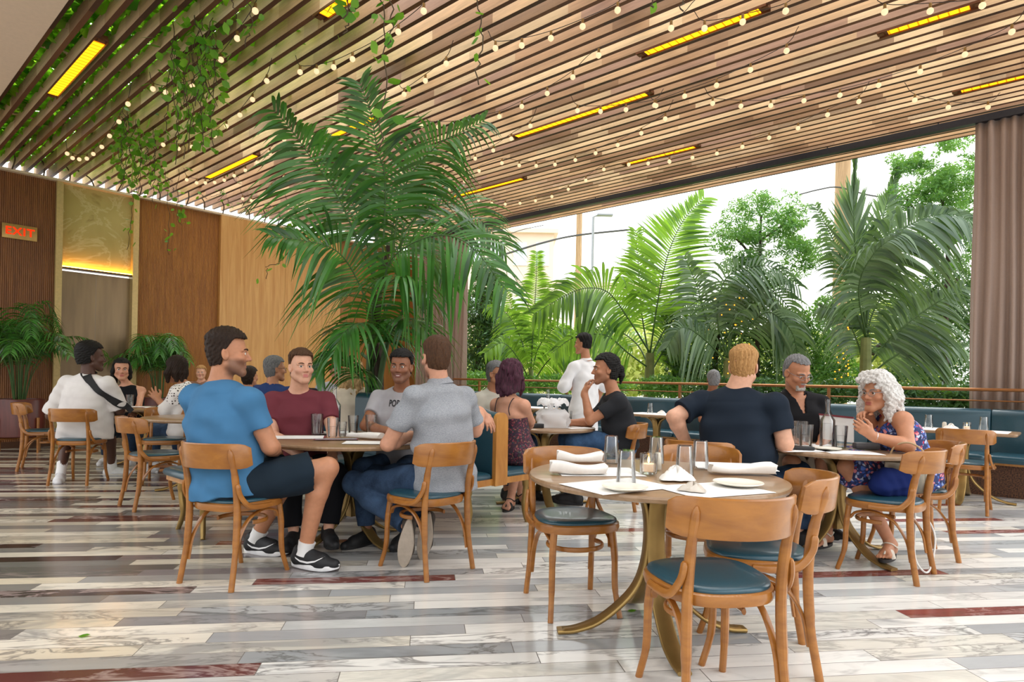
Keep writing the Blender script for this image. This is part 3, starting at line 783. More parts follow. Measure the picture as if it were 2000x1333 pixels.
# ---- hanging vines
def leaf_pts(p, d, nrm, s):
    side = d.cross(nrm).normalized()
    return [p, p + d*s*0.28 + side*s*0.30, p + d*s*0.62 + side*s*0.33, p + d*s, p + d*s*0.62 - side*s*0.33, p + d*s*0.28 - side*s*0.30]
def vine(label, strands, seed, leaf=0.075, dens=16, spread=0.05, group='vines hanging from the slats'):
    rnd = random.Random(seed); o0 = Vector(strands[0][0])
    r = tag(empty('hanging_vine', o0), label, 'vine', group)
    mf, ms = MB(), MB()
    for st in strands:
        pts = [Vector(p) - o0 for p in st]; path = []
        for p in spline(pts, 8): path.append(p + Vector((rnd.uniform(-1, 1), rnd.uniform(-1, 1), 0))*0.018)
        ms.tube(path, 0.004, 5)
        ln = sum((b-a).length for a, b in zip(path, path[1:])); nl = max(3, int(ln*dens))
        for k in range(nl):
            u = rnd.random()*(len(path)-1.001); i = int(u); p = path[i].lerp(path[i+1], u-i) + Vector((rnd.gauss(0, 1), rnd.gauss(0, 1), rnd.gauss(0, .5)))*spread
            d = Vector((rnd.uniform(-1, 1), rnd.uniform(-1, 1), rnd.uniform(-1.0, 0.15))).normalized()
            nn = Vector((rnd.uniform(-1, 1), rnd.uniform(-1, 0.2), rnd.uniform(-.3, 1))).normalized()
            if abs(d.dot(nn)) > 0.9: nn = Vector((0.3, -1, 0.2)).normalized()
            mf.add(leaf_pts(p, d, nn, leaf*rnd.uniform(0.65, 1.2)), [(0, 1, 2, 3), (0, 3, 4, 5)])
    link('stem', mesh_raw(ms, 'stem', [simple('vine_stem', '4a3b26', 0.7)]), r); link('foliage', mesh_raw(mf, 'foliage', [vine_leaf]), r)
    return r
def hang(px, y0, y1, Y, sway=0.0):
    """strand hanging near depth Y from pixel row y0 down to row y1"""
    a = P(px, y0, Y); b = P(px, y1, Y); b.x = a.x + sway; b.y = a.y
    mid = (a+b)/2 + Vector((sway*0.6 + 0.02, 0.03, 0))
    return [a, mid, b]
rnd = random.Random(77)
S = []
for i in range(15):
    px = rnd.uniform(330, 425); q = on_slats(px, rnd.uniform(25, 110), 0.02); pz = q - Vector((0, 0, rnd.uniform(0.5, 1.15)))
    S.append([q, (q+pz)/2 + Vector((rnd.uniform(-.1, .1), 0, 0)), pz + Vector((rnd.uniform(-.12, .12), 0, 0))])
for px, y0, y1 in ((345, 130, 285), (372, 100, 300), (395, 90, 285), (415, 60, 240), (360, 150, 310)):
    q = on_slats(px, y0, 0.0); e = q.copy(); e.z = P(px, y1, q.y).z; S.append([q, (q+e)/2 + Vector((.03, 0, 0)), e])
vine('thick leafy vine trailing from the slats right of the soffit heater', S, 1, 0.095, 17, 0.075)
S = []
for i in range(16):
    px = rnd.uniform(235, 305); q = on_slats(px, rnd.uniform(215, 310), 0.02); e = q - Vector((0, 0, rnd.uniform(0.35, 0.85)))
    S.append([q, (q+e)/2 + Vector((rnd.uniform(-.1, .1), 0, 0)), e])
vine('leafy vine hanging over the top of the onyx panel', S, 2, 0.10, 18, 0.085)
q = on_slats(258, 330, 0); vine('thin vine strand trailing down beside the right door jamb', [[q, P(255, 420, q.y), P(246, 488, q.y)]], 3, 0.10, 9, 0.05)
q = on_slats(322, 330, 0); vine('longest thin vine strand on the fluted wall right of the door', [[q, P(328, 420, q.y), P(326, 498, q.y)], [q + Vector((.2, 0, 0)), P(345, 420, q.y), P(352, 440, q.y)]], 4, 0.11, 10, 0.05)
vine('leafy vine hanging above the crown of the big palm', [hang(726, -90, 292, 3.7, 0.06), hang(700, -60, 68, 3.6, -0.08), hang(745, -60, 90, 3.65, 0.04), hang(690, -50, 40, 3.55, -.05)], 5, 0.082, 15, 0.045)
vine('single thin vine with few leaves right of the big palm', [hang(922, -60, 165, 3.6, 0.03)], 6, 0.085, 9, 0.028)
vine('short vine sprig at the top edge between two heaters', [hang(1262, -60, 18, 3.3, 0.03), hang(1300, -60, 20, 3.3, 0.08)], 7, 0.07, 11, 0.03)
q = on_slats(545, 395, 0); vine('small vine sprig in front of the light wood panel', [[P(572, 470, 7.6), P(548, 512, 7.6), P(521, 520, 7.6), P(520, 545, 7.6)], [on_slats(585, 380), P(580, 430, 7.7), P(572, 470, 7.6)]], 8, 0.085, 8, 0.05)
vine('vine trailing along the slats at the top left of the palm', [hang(468, -40, 90, 4.6, 0.05), hang(445, -20, 60, 4.7, 0.02)], 9, 0.085, 15, 0.06)
S = []
for i in range(14):
    px = 300 + 230*rnd.random(); q = on_slats(px, 330 + (px-300)*0.22 + rnd.uniform(-30, 30), 0.02); e = q - Vector((0, 0, rnd.uniform(0.08, 0.25)))
    S.append([q, (q+e)/2, e + Vector((rnd.uniform(-.2, .2), 0, 0))])
vine('sparse vine shoots along the slats above the wood wall', S, 10, 0.08, 9, 0.06)
# bare twigs along the wall top
r = tag(empty('vine_twigs', W(12.2, 3, 4.3)), 'bare brown vine stems climbing off the top of the wood wall', 'vine')
m = MB()
for k in range(16):
    b_ = 2.0 + k*0.37 + rnd.uniform(-.1, .1); p0 = W(12.2, b_, 4.30); d = Vector((rnd.uniform(-.25, .3), -0.1, 0))
    m.tube(spline([p0, p0 + Vector((0.02, -.02, 0.12)) + d*0.3, p0 + Vector((0, -.1, 0.25)) + d, p0 - A*0.5 + Vector((0, 0, 0.22)) + d*1.4]), 0.011, 5)
m.xf(Matrix.Translation(-r.location)); m.build('stem', simple('vine_stem', '4a3b26', 0.7), r)
# leaves growing over the slats at the left (nobody could count them)
m = MB()
for k in range(11500):
    b_ = 1.3 + abs(rnd.gauss(0, 1.15)); a_ = rnd.uniform(2.5, 12.6)
    if b_ > 4.6 or (b_ > 2.6 and a_ < 5): continue
    p = W(a_, b_, slat_z(b_) + rnd.uniform(0.14, 0.42)); d = Vector((rnd.uniform(-1, 1), rnd.uniform(-1, 1), rnd.uniform(-.6, .3))).normalized(); nn = Vector((rnd.uniform(-.6, .6), rnd.uniform(-.6, .6), 1)).normalized()
    m.add(leaf_pts(p, d, nn, rnd.uniform(0.10, 0.18)), [(0, 1, 2, 3), (0, 3, 4, 5)])
vc = link('vine_leaves', mesh_raw(m, 'vine_leaves', [leafmat('vine_leaf_sunlit', '4c9a20', 'a8d23c', 0.7, 0.4, 5.0)])); tag(vc, 'mass of green vine leaves growing over the slats at the left', 'vine leaves', kind='stuff')  # brighter copy of the vine leaf, with sunlight put into its colour

# ================================================================ OUTSIDE THE WINDOW
g = MB(); g.box((0, 0, -0.06), (1, 1, 0.1)); 
m = MB(); m.obox(R3(-12, 9.99, -0.11), R3(60, 0, 0), R3(0, 45, 0), R3(0, 0, 0.1))
struct(room_obj(m, 'ground', simple('yard_soil', '8d9468', 0.9, 0, 0.3, 1.5)), 'planted ground outside the window')
def leaf_cloud(blobs, n, size, seed, flat=0.9, elong=2.6):
    """leaves scattered on and in ellipsoids; blobs = (centre, (rx, ry, rz))"""
    rnd = random.Random(seed); m = MB(); vol = [b[1][0]*b[1][1]*b[1][2] for b in blobs]; tot = sum(v**0.7 for v in vol)
    for (c, r), v in zip(blobs, vol):
        c = Vector(c)
        for k in range(int(n*(v**0.7)/tot)):
            while True:
                q = Vector((rnd.uniform(-1, 1), rnd.uniform(-1, 1), rnd.uniform(-1, 1)))
                if 0.15 < q.length < 1: break
            q = q*(0.55 + 0.45*rnd.random()**0.5)/max(q.length, 0.55)*q.length**0.4
            p = c + Vector((q.x*r[0], q.y*r[1], q.z*r[2]))
            d = (Vector((rnd.gauss(0, 1), rnd.gauss(0, 1), rnd.gauss(0, 1)*flat)) + q*0.8).normalized(); u = d.cross(Vector((rnd.gauss(0, 1), rnd.gauss(0, 1), rnd.gauss(0, 1)))).normalized()
            l = size*rnd.uniform(0.6, 1.3); w_ = l/elong
            m.add([p - d*l*0.5, p + u*w_*0.5, p + d*l*0.5, p - u*w_*0.5], [(0, 1, 2, 3)])
    return m
def tree(name, label, base, trunk, blobs, n, size, leaf, seed, cat='tree', elong=2.6, group=None):
    r = tag(empty(name, base), label, cat, group); o = Vector(base)
    if trunk:
        for i, (pts, rad) in enumerate(trunk):
            m = MB(); pp = spline([Vector(p) - o for p in pts]); m.tube(pp, [rad*(1 - 0.6*k/(len(pp)-1)) for k in range(len(pp))], 7); m.build('trunk' if i == 0 else 'branch', stem_brown, r)
    m = leaf_cloud([(Vector(c) - o, rr) for c, rr in blobs], n, size, seed, elong=elong)
    link('foliage', mesh_raw(m, 'foliage', [leaf]), r); return r
fol_dark = leafmat('foliage_dark', '1d3f2a', '4c7a4a', 0.25, 0.5, 3)
fol_mid = leafmat('foliage_mid', '2f6a35', '79ad5c', 0.4, 0.5, 2)
fol_sun = leafmat('foliage_sunlit', 'aab455', 'e9e3a0', 0.5, 0.5, 1.5)  # sunshine on the far hedge is put into these pale yellow leaf colours
def pb_(px, py, Y): return P(px, py, Y)
def blobs_b(lst, b, k=1.0):
    """clumps standing in a row parallel to the window, at room depth b"""
    out = []
    for x, y, rx, ry, d in lst:
        Y = (b + d)/(B.y + B.x*(x-1000)/FPX); out.append((P(x, y, Y), (rx*Y/FPX*k, 0.5*(rx+ry)*Y/FPX*k*.8, ry*Y/FPX*k)))
    return out
def scatter_blobs(regs, n, r0, r1, seed):
    """many small irregular clumps inside rough outlines (px, py, rx, ry)"""
    rnd = random.Random(seed); out = []; w_ = [a[2]*a[3] for a in regs]
    for k in range(n):
        x, y, rx, ry = rnd.choices(regs, w_)[0]; a = rnd.uniform(0, 6.28); q = rnd.random()**.5; r = rnd.uniform(r0, r1)
        out.append((x + rx*q*math.cos(a), y + ry*q*math.sin(a), r*rnd.uniform(.9, 1.5), r*rnd.uniform(.6, 1.0), rnd.uniform(-.5, .5)))
    return out
def gx(px, Y):
    p = P(px, 740, Y); p.z = 0; return p
def blobs_px(lst, Y, k=1.0):
    """(px, py, radius px, radius py, depth offset) -> ellipsoids"""
    return [(P(x, y, Y + d), (rx*(Y+d)/FPX*k, 0.5*(rx+ry)*(Y+d)/FPX*k, ry*(Y+d)/FPX*k)) for x, y, rx, ry, d in lst]
# conifer beside the left curtain
tree('conifer', 'dark feathery conifer beside the left curtain, outside the window', gx(930, 16.6), [([gx(930, 16.6), P(935, 640, 16.6), P(945, 540, 16.6)], 0.09)],
     blobs_px([(935, 600, 42, 45, 0), (955, 560, 38, 35, .2), (925, 660, 40, 45, 0), (965, 640, 40, 40, .3), (930, 720, 45, 40, 0), (975, 700, 35, 40, -.2), (945, 530, 28, 25, 0)], 16.6), 9000, 0.16, fol_dark, 21, 'tree', 4)
# fine-leaved trees
Yt = 12.5
tree('feathery_tree', 'feathery green tree in the middle of the window, right of the tall palm frond', gx(1480, Yt), [([gx(1480, Yt), P(1478, 640, Yt), P(1482, 520, Yt), P(1485, 420, Yt)], 0.055), ([P(1480, 520, Yt), P(1440, 470, Yt), P(1405, 460, Yt)], 0.03), ([P(1482, 470, Yt), P(1530, 440, Yt), P(1570, 430, Yt)], 0.03)],
     blobs_px(scatter_blobs([(1480, 425, 85, 45), (1520, 400, 60, 30), (1430, 480, 50, 50), (1500, 500, 90, 60), (1560, 470, 45, 60), (1470, 560, 70, 40)], 150, 8, 20, 5), Yt), 15000, 0.092, fol_mid, 22, elong=4.2)
Yt = 11.0
tree('feathery_tree', 'feathery green tree beside the right curtain, reaching up to the eaves', gx(1850, Yt), [([gx(1850, Yt), P(1845, 640, Yt), P(1850, 500, Yt), P(1838, 380, Yt)], 0.06), ([P(1848, 480, Yt), P(1800, 430, Yt), P(1770, 390, Yt)], 0.035), ([P(1700, 690, Yt), P(1790, 620, Yt), P(1870, 545, Yt)], 0.06)],
     blobs_px(scatter_blobs([(1840, 330, 70, 55), (1872, 275, 35, 25), (1800, 380, 60, 45), (1860, 410, 50, 60), (1780, 318, 40, 20), (1850, 480, 60, 40)], 150, 8, 20, 6), Yt), 15000, 0.085, fol_mid, 23, elong=4.2)
tree('shrub', 'dark dense shrubs at the foot of the right curtain, outside', gx(1830, 11.4), None,
     blobs_px([(1850, 560, 60, 50, .2), (1800, 610, 60, 50, .3), (1860, 660, 50, 60, 0), (1790, 690, 70, 50, .3), (1850, 735, 60, 45, 0), (1760, 745, 55, 35, 0), (1890, 600, 30, 50, 0)], 11.4), 9000, 0.11, fol_dark, 24, 'shrub', 3.4)
tree('shrub', 'dark leafy shrubs behind the man in navy, outside the window', gx(1420, 12.8), [([gx(1395, 12.8), P(1400, 660, 12.8), P(1440, 590, 12.8)], 0.07)],
     blobs_px([(1330, 690, 48, 60, 0), (1390, 640, 55, 50, .2), (1450, 600, 55, 45, 0), (1400, 720, 60, 45, 0), (1470, 690, 55, 60, .2), (1530, 650, 55, 55, 0), (1560, 720, 60, 50, .2), (1340, 755, 60, 30, -.2), (1480, 755, 60, 30, -.2), (1310, 620, 30, 40, .2)], 12.8), 14000, 0.115, fol_dark, 25, 'shrub', 3.0)
tree('shrub', 'mid green leafy shrub behind the seated man in black', gx(1600, 12.4), None,
     blobs_px([(1590, 640, 42, 45, 0), (1625, 690, 45, 45, .2), (1590, 740, 50, 40, 0), (1660, 745, 45, 40, 0), (1610, 600, 25, 25, 0)], 12.4), 6000, 0.105, fol_mid, 26, 'shrub', 3.4)
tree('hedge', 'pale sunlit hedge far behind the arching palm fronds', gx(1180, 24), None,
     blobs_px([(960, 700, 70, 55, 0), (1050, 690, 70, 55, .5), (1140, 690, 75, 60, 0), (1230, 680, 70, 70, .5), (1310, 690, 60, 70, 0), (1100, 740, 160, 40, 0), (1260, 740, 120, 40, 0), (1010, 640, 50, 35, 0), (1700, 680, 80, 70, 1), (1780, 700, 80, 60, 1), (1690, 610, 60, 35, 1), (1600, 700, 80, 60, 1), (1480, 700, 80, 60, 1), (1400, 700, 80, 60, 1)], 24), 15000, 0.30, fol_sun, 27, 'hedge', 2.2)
tree('shrub', 'low green plants behind the banquette near the waiter', gx(1060, 15.2), None,
     blobs_b([(930, 748, 45, 26, 0), (1010, 748, 60, 24, 0), (1090, 750, 60, 22, 0), (1180, 752, 60, 22, 0), (1290, 755, 60, 24, 0)], 11.0), 5000, 0.12, fol_mid, 28, 'shrub', 3.0)
tree('shrub', 'low dark plants just past the railing right of the woman with silver curls', gx(1800, 10.2), None,
     blobs_b([(1700, 770, 50, 26, 0), (1770, 775, 55, 28, 0), (1840, 778, 55, 30, 0), (1900, 780, 45, 32, 0), (1630, 765, 50, 26, 0), (1560, 762, 50, 24, 0), (1480, 760, 50, 24, 0), (1400, 758, 50, 24, 0)], 10.75), 6500, 0.11, fol_dark, 29, 'shrub', 3.0)

# outdoor palms
def opalm(label, base, fr, leaf, seed, trunk=None, L=0.8, n=34, droop=0.5, up=0.15, width=0.045, name='palm_tree', fwd=0.5):
    r = tag(empty(name, base), label, 'palm', 'palms outside the window')
    if trunk:
        m = MB(); pp = spline([Vector(p) - Vector(base) for p, _ in trunk]); rs = [q for _, q in trunk]; rr = [rs[0] + (rs[-1]-rs[0])*k/(len(pp)-1) for k in range(len(pp))]; m.tube(pp, rr, 10); m.build('trunk', simple('ringed_trunk', '77804f', 0.7, 0, 0.2, 8), r)
    for i, f in enumerate(fr):
        pts = f[0]; kw = dict(L=L, n=n, droop=droop, up=up, width=width, fwd=fwd); kw.update(f[1] if len(f) > 1 else {}); kw['L'] *= 1.12; kw['width'] *= 1.5; kw['n'] = int(kw['n']*1.05); kw.setdefault('nref', (0, -1, .45))
        frond_obj(r, pts, kw.pop('L'), leaf, seed=seed*20+i, rr=0.02, **kw)
    return r
Y1 = 12.6
opalm('bright green palm with one tall upright frond, behind the ponytailed man', gx(1266, Y1), [
 (pf((1268, 690, 0), (1283, 590, 0), (1303, 498, 0), (1333, 431, 0), (1374, 386, 0), Y0=Y1), dict(L=1.0, n=52, droop=.12, up=.05, width=.05)),
 (pf((1268, 690, 0), (1228, 627, -.2), (1188, 573, -.4), (1146, 563, -.5), (1104, 577, -.6), (1040, 614, -.7), Y0=Y1), dict(L=1.05, n=52, droop=.75, up=.35, width=.055)),
 (pf((1266, 700, 0), (1250, 600, .3), (1245, 520, .5), (1240, 450, .6), Y0=Y1), dict(L=.75, n=40, droop=.3)),
 (pf((1268, 700, 0), (1300, 640, .2), (1345, 600, .3), (1400, 600, .4), Y0=Y1), dict(L=.7, droop=.6)),
 (pf((1266, 720, 0), (1225, 690, -.3), (1180, 655, -.6), (1120, 660, -.8), (1075, 690, -.9), Y0=Y1), dict(L=.6, droop=.8)),
 (pf((1268, 720, 0), (1240, 670, .4), (1190, 640, .8), (1140, 645, 1.0), (1090, 680, 1.2), Y0=Y1), dict(L=.65, droop=.8)),
 (pf((1268, 730, 0), (1300, 680, .2), (1320, 690, .3), (1335, 730, .3), Y0=Y1), dict(L=.5, droop=.8)),
], palm_leaf_out, 31, [(gx(1266, Y1), 0.14), (P(1268, 690, Y1), 0.085)])
Y2 = 14.6
opalm('slender bright palm with a narrow upright feathery frond, right of the left curtain', gx(1040, Y2), [
 (pf((1036, 720, 0), (1040, 640, 0), (1045, 560, 0), (1047, 492, 0), Y0=Y2), dict(L=.62, n=50, droop=.35, up=.1, width=.04, fwd=.35)),
 (pf((1036, 740, 0), (1015, 660, 0), (985, 610, 0), (950, 600, 0), Y0=Y2), dict(L=.6, droop=.6)),
 (pf((1036, 740, 0), (1050, 680, 0), (1085, 640, 0), (1120, 650, 0), Y0=Y2), dict(L=.6, droop=.7)),
 (pf((1036, 750, 0), (1010, 700, -.5), (980, 670, -.8), (945, 690, -1), Y0=Y2), dict(L=.6, droop=.7)),
 (pf((1036, 750, 0), (1030, 680, .4), (1005, 620, .6), (985, 560, .7), Y0=Y2), dict(L=.55, droop=.5)),
 (pf((1036, 755, 0), (1065, 710, -.4), (1095, 690, -.6), (1140, 720, -.7), Y0=Y2), dict(L=.55, droop=.7)),
], palm_leaf_out, 32, [(gx(1036, Y2), 0.09), (P(1036, 720, Y2), 0.05)])
Y3 = 10.6
opalm('large grey-green palm before the wooden utility pole, with a closed spear leaf', gx(1690, Y3), [
 (pf((1690, 640, 0), (1672, 520, 0), (1666, 420, 0), (1668, 316, 0), Y0=Y3), dict(L=.75, n=44, droop=.02, up=.0, width=.05, fwd=1.22)),
 (pf((1690, 640, 0), (1700, 540, 0), (1735, 470, -.1), (1790, 432, -.2), (1850, 418, -.3), (1912, 436, -.4), Y0=Y3), dict(L=1.0, n=50, droop=.85, up=.30, width=.06)),
 (pf((1690, 660, 0), (1676, 560, -.2), (1710, 490, -.4), (1760, 456, -.5), Y0=Y3), dict(L=.85, n=40, droop=1.1, up=.2, width=.05)),
 (pf((1690, 660, 0), (1660, 580, .1), (1640, 500, .2), (1590, 400, .3), Y0=Y3), dict(L=.55, n=40, droop=.55, width=.04)),
 (pf((1690, 640, 0), (1705, 540, .2), (1720, 440, .3), (1750, 330, .4), Y0=Y3), dict(L=.6, n=40, droop=.2, fwd=.9)),
 (pf((1690, 700, 0), (1700, 620, .2), (1740, 560, .3), (1800, 560, .4), Y0=Y3), dict(L=.8, n=40, droop=.7)),
 (pf((1690, 720, 0), (1740, 660, -.2), (1800, 610, -.3), (1880, 560, -.4), Y0=Y3), dict(L=.75, n=44, droop=.5, width=.045)),
 (pf((1690, 740, 0), (1740, 700, -.2), (1800, 670, -.3), (1880, 680, -.4), Y0=Y3), dict(L=.7, n=40, droop=.7)),
 (pf((1690, 730, 0), (1670, 660, .1), (1640, 610, .2), (1600, 600, .3), Y0=Y3), dict(L=.6, n=36, droop=.8)),
], palm_leaf_dark, 33, [(gx(1690, Y3), 0.13), (P(1690, 660, Y3), 0.08)])
Y4 = 12.0
opalm('drooping grey-green palm behind the man in navy', gx(1420, Y4), [
 (pf((1420, 700, 0), (1430, 620, 0), (1480, 560, 0), (1530, 590, 0), (1570, 660, 0), Y0=Y4), dict(L=.8, droop=.8)),
 (pf((1420, 700, 0), (1400, 620, 0), (1420, 540, 0), (1500, 520, 0), (1560, 560, 0), Y0=Y4), dict(L=.8, droop=.8)),
 (pf((1420, 700, 0), (1380, 630, 0), (1360, 560, 0), (1335, 500, 0), Y0=Y4), dict(L=.8, droop=.5)),
 (pf((1420, 710, 0), (1460, 640, -.3), (1500, 610, -.5), (1545, 650, -.6), (1560, 720, -.7), Y0=Y4), dict(L=.7, droop=.9)),
 (pf((1420, 710, 0), (1370, 660, -.3), (1330, 640, -.5), (1300, 680, -.6), Y0=Y4), dict(L=.7, droop=.8)),
 (pf((1420, 700, 0), (1440, 580, .3), (1460, 520, .4), (1480, 470, .5), Y0=Y4), dict(L=.6, droop=.5)),
], palm_leaf_dark, 34, [(gx(1420, Y4), 0.12), (P(1420, 700, Y4), 0.08)])
# ---- street beyond: poles, cables, lamp, buildings
polew = wood('pole_wood', 'a3825f', 'cfae88', 0.8, (8, 8, 0.6))
r = tag(empty('utility_pole', gx(1637, 16)), 'thick wooden utility pole behind the large grey-green palm', 'pole'); m = MB(); m.tube([(0, 0, 0), (0, 0, 9)], [0.2, 0.17], 12); m.build('shaft', polew, r)
r = tag(empty('utility_pole', gx(1124, 34)), 'slim wooden utility pole rising above the slender palm', 'pole'); m = MB(); m.tube([(0, 0, 0), (0, 0, 12)], [0.2, 0.15], 10); m.build('shaft', polew, r)
lampg = simple('lamp_grey', '9a9fa3', 0.5, 0.5)
r = tag(empty('street_lamp', gx(1151, 30)), 'thin grey street lamp beside the slim utility pole', 'street lamp'); zt = P(1151, 424, 30).z
m = MB(); m.tube([(0, 0, 0), (0, 0, zt), (0.25, 0, zt + 0.1)], 0.06, 8); m.build('lamp_post', lampg, r); m = MB(); m.box((0.55, 0, zt + 0.1), (0.75, 0.3, 0.1), bev=0.03); m.build('lamp_head', lampg, r)
wire = simple('cable_black', '4a4a4c', 0.6)
def cable(label, pts, rad):
    o = Vector(pts[0]); m = MB(); m.tube(spline([Vector(p) - o for p in pts], 8), rad, 5); tag(m.build('power_cable', wire, None, o), label, 'cable', 'overhead cables')
cable('thick overhead cable sagging past the slim utility pole', [P(900, 520, 33), P(980, 498, 33), P(1060, 474, 33), P(1124, 460, 33.6), P(1235, 448, 33)], 0.055)
cable('thin overhead cable above the thick one at the slim pole', [P(900, 500, 33.2), P(1000, 455, 33.2), P(1060, 440, 33.2)], 0.02)
cable('overhead cable pair reaching the thick utility pole', [P(1560, 380, 15.6), P(1600, 370, 15.7), P(1637, 366, 15.78), P(1700, 382, 15.6), P(1790, 392, 15.5)], 0.02)
def building(label, x0, x1, ytop, Y, col, floors, seed):
    p0, p1 = gx(x0, Y), gx(x1, Y); zt = P((x0+x1)/2, ytop, Y).z; w_ = (p1-p0).length
    r = tag(empty('building', (p0+p1)/2), label, 'building')
    m = MB(); m.box((0, 3, zt/2), (w_, 6, zt)); m.build('wall', simple('bld_' + label[:9], col, 0.8, 0, 0.03, 1), r)
    m = MB(); m.box((0, 2.9, zt + 0.15), (w_ + 0.6, 6.4, 0.3)); m.build('roof', simple('bld_roof', 'efd8cc', 0.8), r)
    for f in range(floors):
        for k in range(4):
            m = MB(); m.box((-w_/2 + w_*(k+0.5)/4, -0.02, zt*(f+0.62)/floors), (w_*0.15, 0.08, zt*0.42/floors)); m.build('window', simple('bld_glass', 'd7e0e8', 0.2), r)
    return r
building('pale salmon building beyond the left part of the window', 900, 1075, 455, 46, 'f7dccf', 3, 1)
building('white building behind the slim utility pole', 1075, 1300, 560, 52, 'f2efec', 2, 2)
# ================================================================ PEOPLE: implicit surfaces meshed with surface nets
def V3(p): return np.array([p[0], p[1], p[2]], dtype=np.float64)
def unit(v): v = V3(v); return v/np.linalg.norm(v)
def axis_coords(lo, hi, h, fines=()):
    out = [lo]; x = lo
    while x < hi:
        st = h
        for a, b, fh in fines:
            if a - st <= x <= b: st = min(st, fh)
        x += st; out.append(x)
    return np.array(out, dtype=np.float32)
class Vol:
    def __init__(s, lo, hi, h, fines=()):
        s.ax = [axis_coords(lo[i], hi[i], h, [(f[0][i], f[1][i], f[2]) for f in fines]) for i in range(3)]
        s.F = np.full([len(a) for a in s.ax], 9.0, dtype=np.float32)
    def sub(s, lo, hi):
        sl = []
        for i in range(3):
            a = int(np.searchsorted(s.ax[i], lo[i])); b = int(np.searchsorted(s.ax[i], hi[i])) + 1
            sl.append(slice(max(0, a-1), b))
        sl = tuple(sl)
        g = (s.ax[0][sl[0]][:, None, None], s.ax[1][sl[1]][None, :, None], s.ax[2][sl[2]][None, None, :])
        return sl, g
    def put(s, fn, lo, hi, k=0.0, op='u', pad=0.03):
        pad = pad + k
        sl, g = s.sub([v - pad for v in lo], [v + pad for v in hi])
        d = fn(*g).astype(np.float32)
        if d.size == 0: return
        f = s.F[sl]
        if op == 'u':
            if k > 0:
                h = np.clip(0.5 + 0.5*(f-d)/k, 0, 1); s.F[sl] = f + (d-f)*h - k*h*(1-h)
            else: s.F[sl] = np.minimum(f, d)
        elif op == 's':
            d = -d
            if k > 0:
                h = np.clip(0.5 - 0.5*(f-d)/k, 0, 1); s.F[sl] = f + (d-f)*h + k*h*(1-h)
            else: s.F[sl] = np.maximum(f, d)
    def rc(s, p, q, r1, r2, k=0.02, op='u', cut=None, flat=None):
        """rounded cone; cut=(point, normal) removes what lies past the plane"""
        p, q = V3(p), V3(q); R = max(r1, r2); ba = q - p; L2 = max(1e-9, ba @ ba)
        def fn(x, y, z):
            dx, dy, dz = x-p[0], y-p[1], z-p[2]
            t = np.clip((dx*ba[0] + dy*ba[1] + dz*ba[2])/L2, 0, 1)
            d = np.sqrt((dx-t*ba[0])**2 + (dy-t*ba[1])**2 + (dz-t*ba[2])**2) - (r1 + (r2-r1)*t)
            if cut is not None:
                c, n = V3(cut[0]), V3(cut[1]); d = np.maximum(d, (x-c[0])*n[0] + (y-c[1])*n[1] + (z-c[2])*n[2])
            return d
        s.put(fn, np.minimum(p, q) - R, np.maximum(p, q) + R, k, op)
    def ell(s, c, r, M=None, k=0.01, op='u', cuts=()):
        """ellipsoid; M rows are its axes; cuts = [(normal in local axes, offset)] keep n.p > offset"""
        c = V3(c); r = np.array(r, dtype=np.float64); M = np.eye(3) if M is None else M; R = float(max(r))
        def fn(x, y, z):
            dx, dy, dz = x-c[0], y-c[1], z-c[2]
            q = [dx*M[i][0] + dy*M[i][1] + dz*M[i][2] for i in range(3)]
            k0 = np.sqrt(sum((q[i]/r[i])**2 for i in range(3))); k1 = np.sqrt(sum((q[i]/r[i]**2)**2 for i in range(3))) + 1e-9
            d = k0*(k0-1)/k1
            for n, o in cuts: d = np.maximum(d, o - (q[0]*n[0] + q[1]*n[1] + q[2]*n[2]))
            return d
        s.put(fn, c - R, c + R, k, op)
    def loft(s, st, k=0.01, cuts=(), e=2.4):
        """stations (centre, right axis, forward axis, rx, ry)"""
        for i in range(len(st)-1):
            (c0, R0, F0, a0, b0), (c1, R1, F1, a1, b1) = st[i], st[i+1]
            c0, c1 = V3(c0), V3(c1); ba = c1 - c0; L2 = ba @ ba; L = math.sqrt(L2)
            first, last = i == 0, i == len(st)-2
            def fn(x, y, z):
                dx, dy, dz = x-c0[0], y-c0[1], z-c0[2]
                tr = (dx*ba[0] + dy*ba[1] + dz*ba[2])/L2; t = np.clip(tr, 0, 1); o = (tr-t)*L
                px, py, pz = dx-t*ba[0], dy-t*ba[1], dz-t*ba[2]
                rx, ry = a0 + (a1-a0)*t, b0 + (b1-b0)*t
                Rv = [R0[j]*(1-t) + R1[j]*t for j in range(3)]; Fv = [F0[j]*(1-t) + F1[j]*t for j in range(3)]
                u = px*Rv[0] + py*Rv[1] + pz*Rv[2]; w_ = px*Fv[0] + py*Fv[1] + pz*Fv[2]
                q = (np.abs(u/rx)**e + np.abs(w_/ry)**e)**(2/e)
                rz = np.minimum(rx, ry)*0.75
                d = (np.sqrt(q + (o/rz)**2) - 1)*np.minimum(rx, ry)
                for c, n in cuts: d = np.maximum(d, (x-c[0])*n[0] + (y-c[1])*n[1] + (z-c[2])*n[2])
                return d
            R = max(a0, a1, b0, b1) + 0.02
            s.put(fn, np.minimum(c0, c1) - R, np.maximum(c0, c1) + R, k)
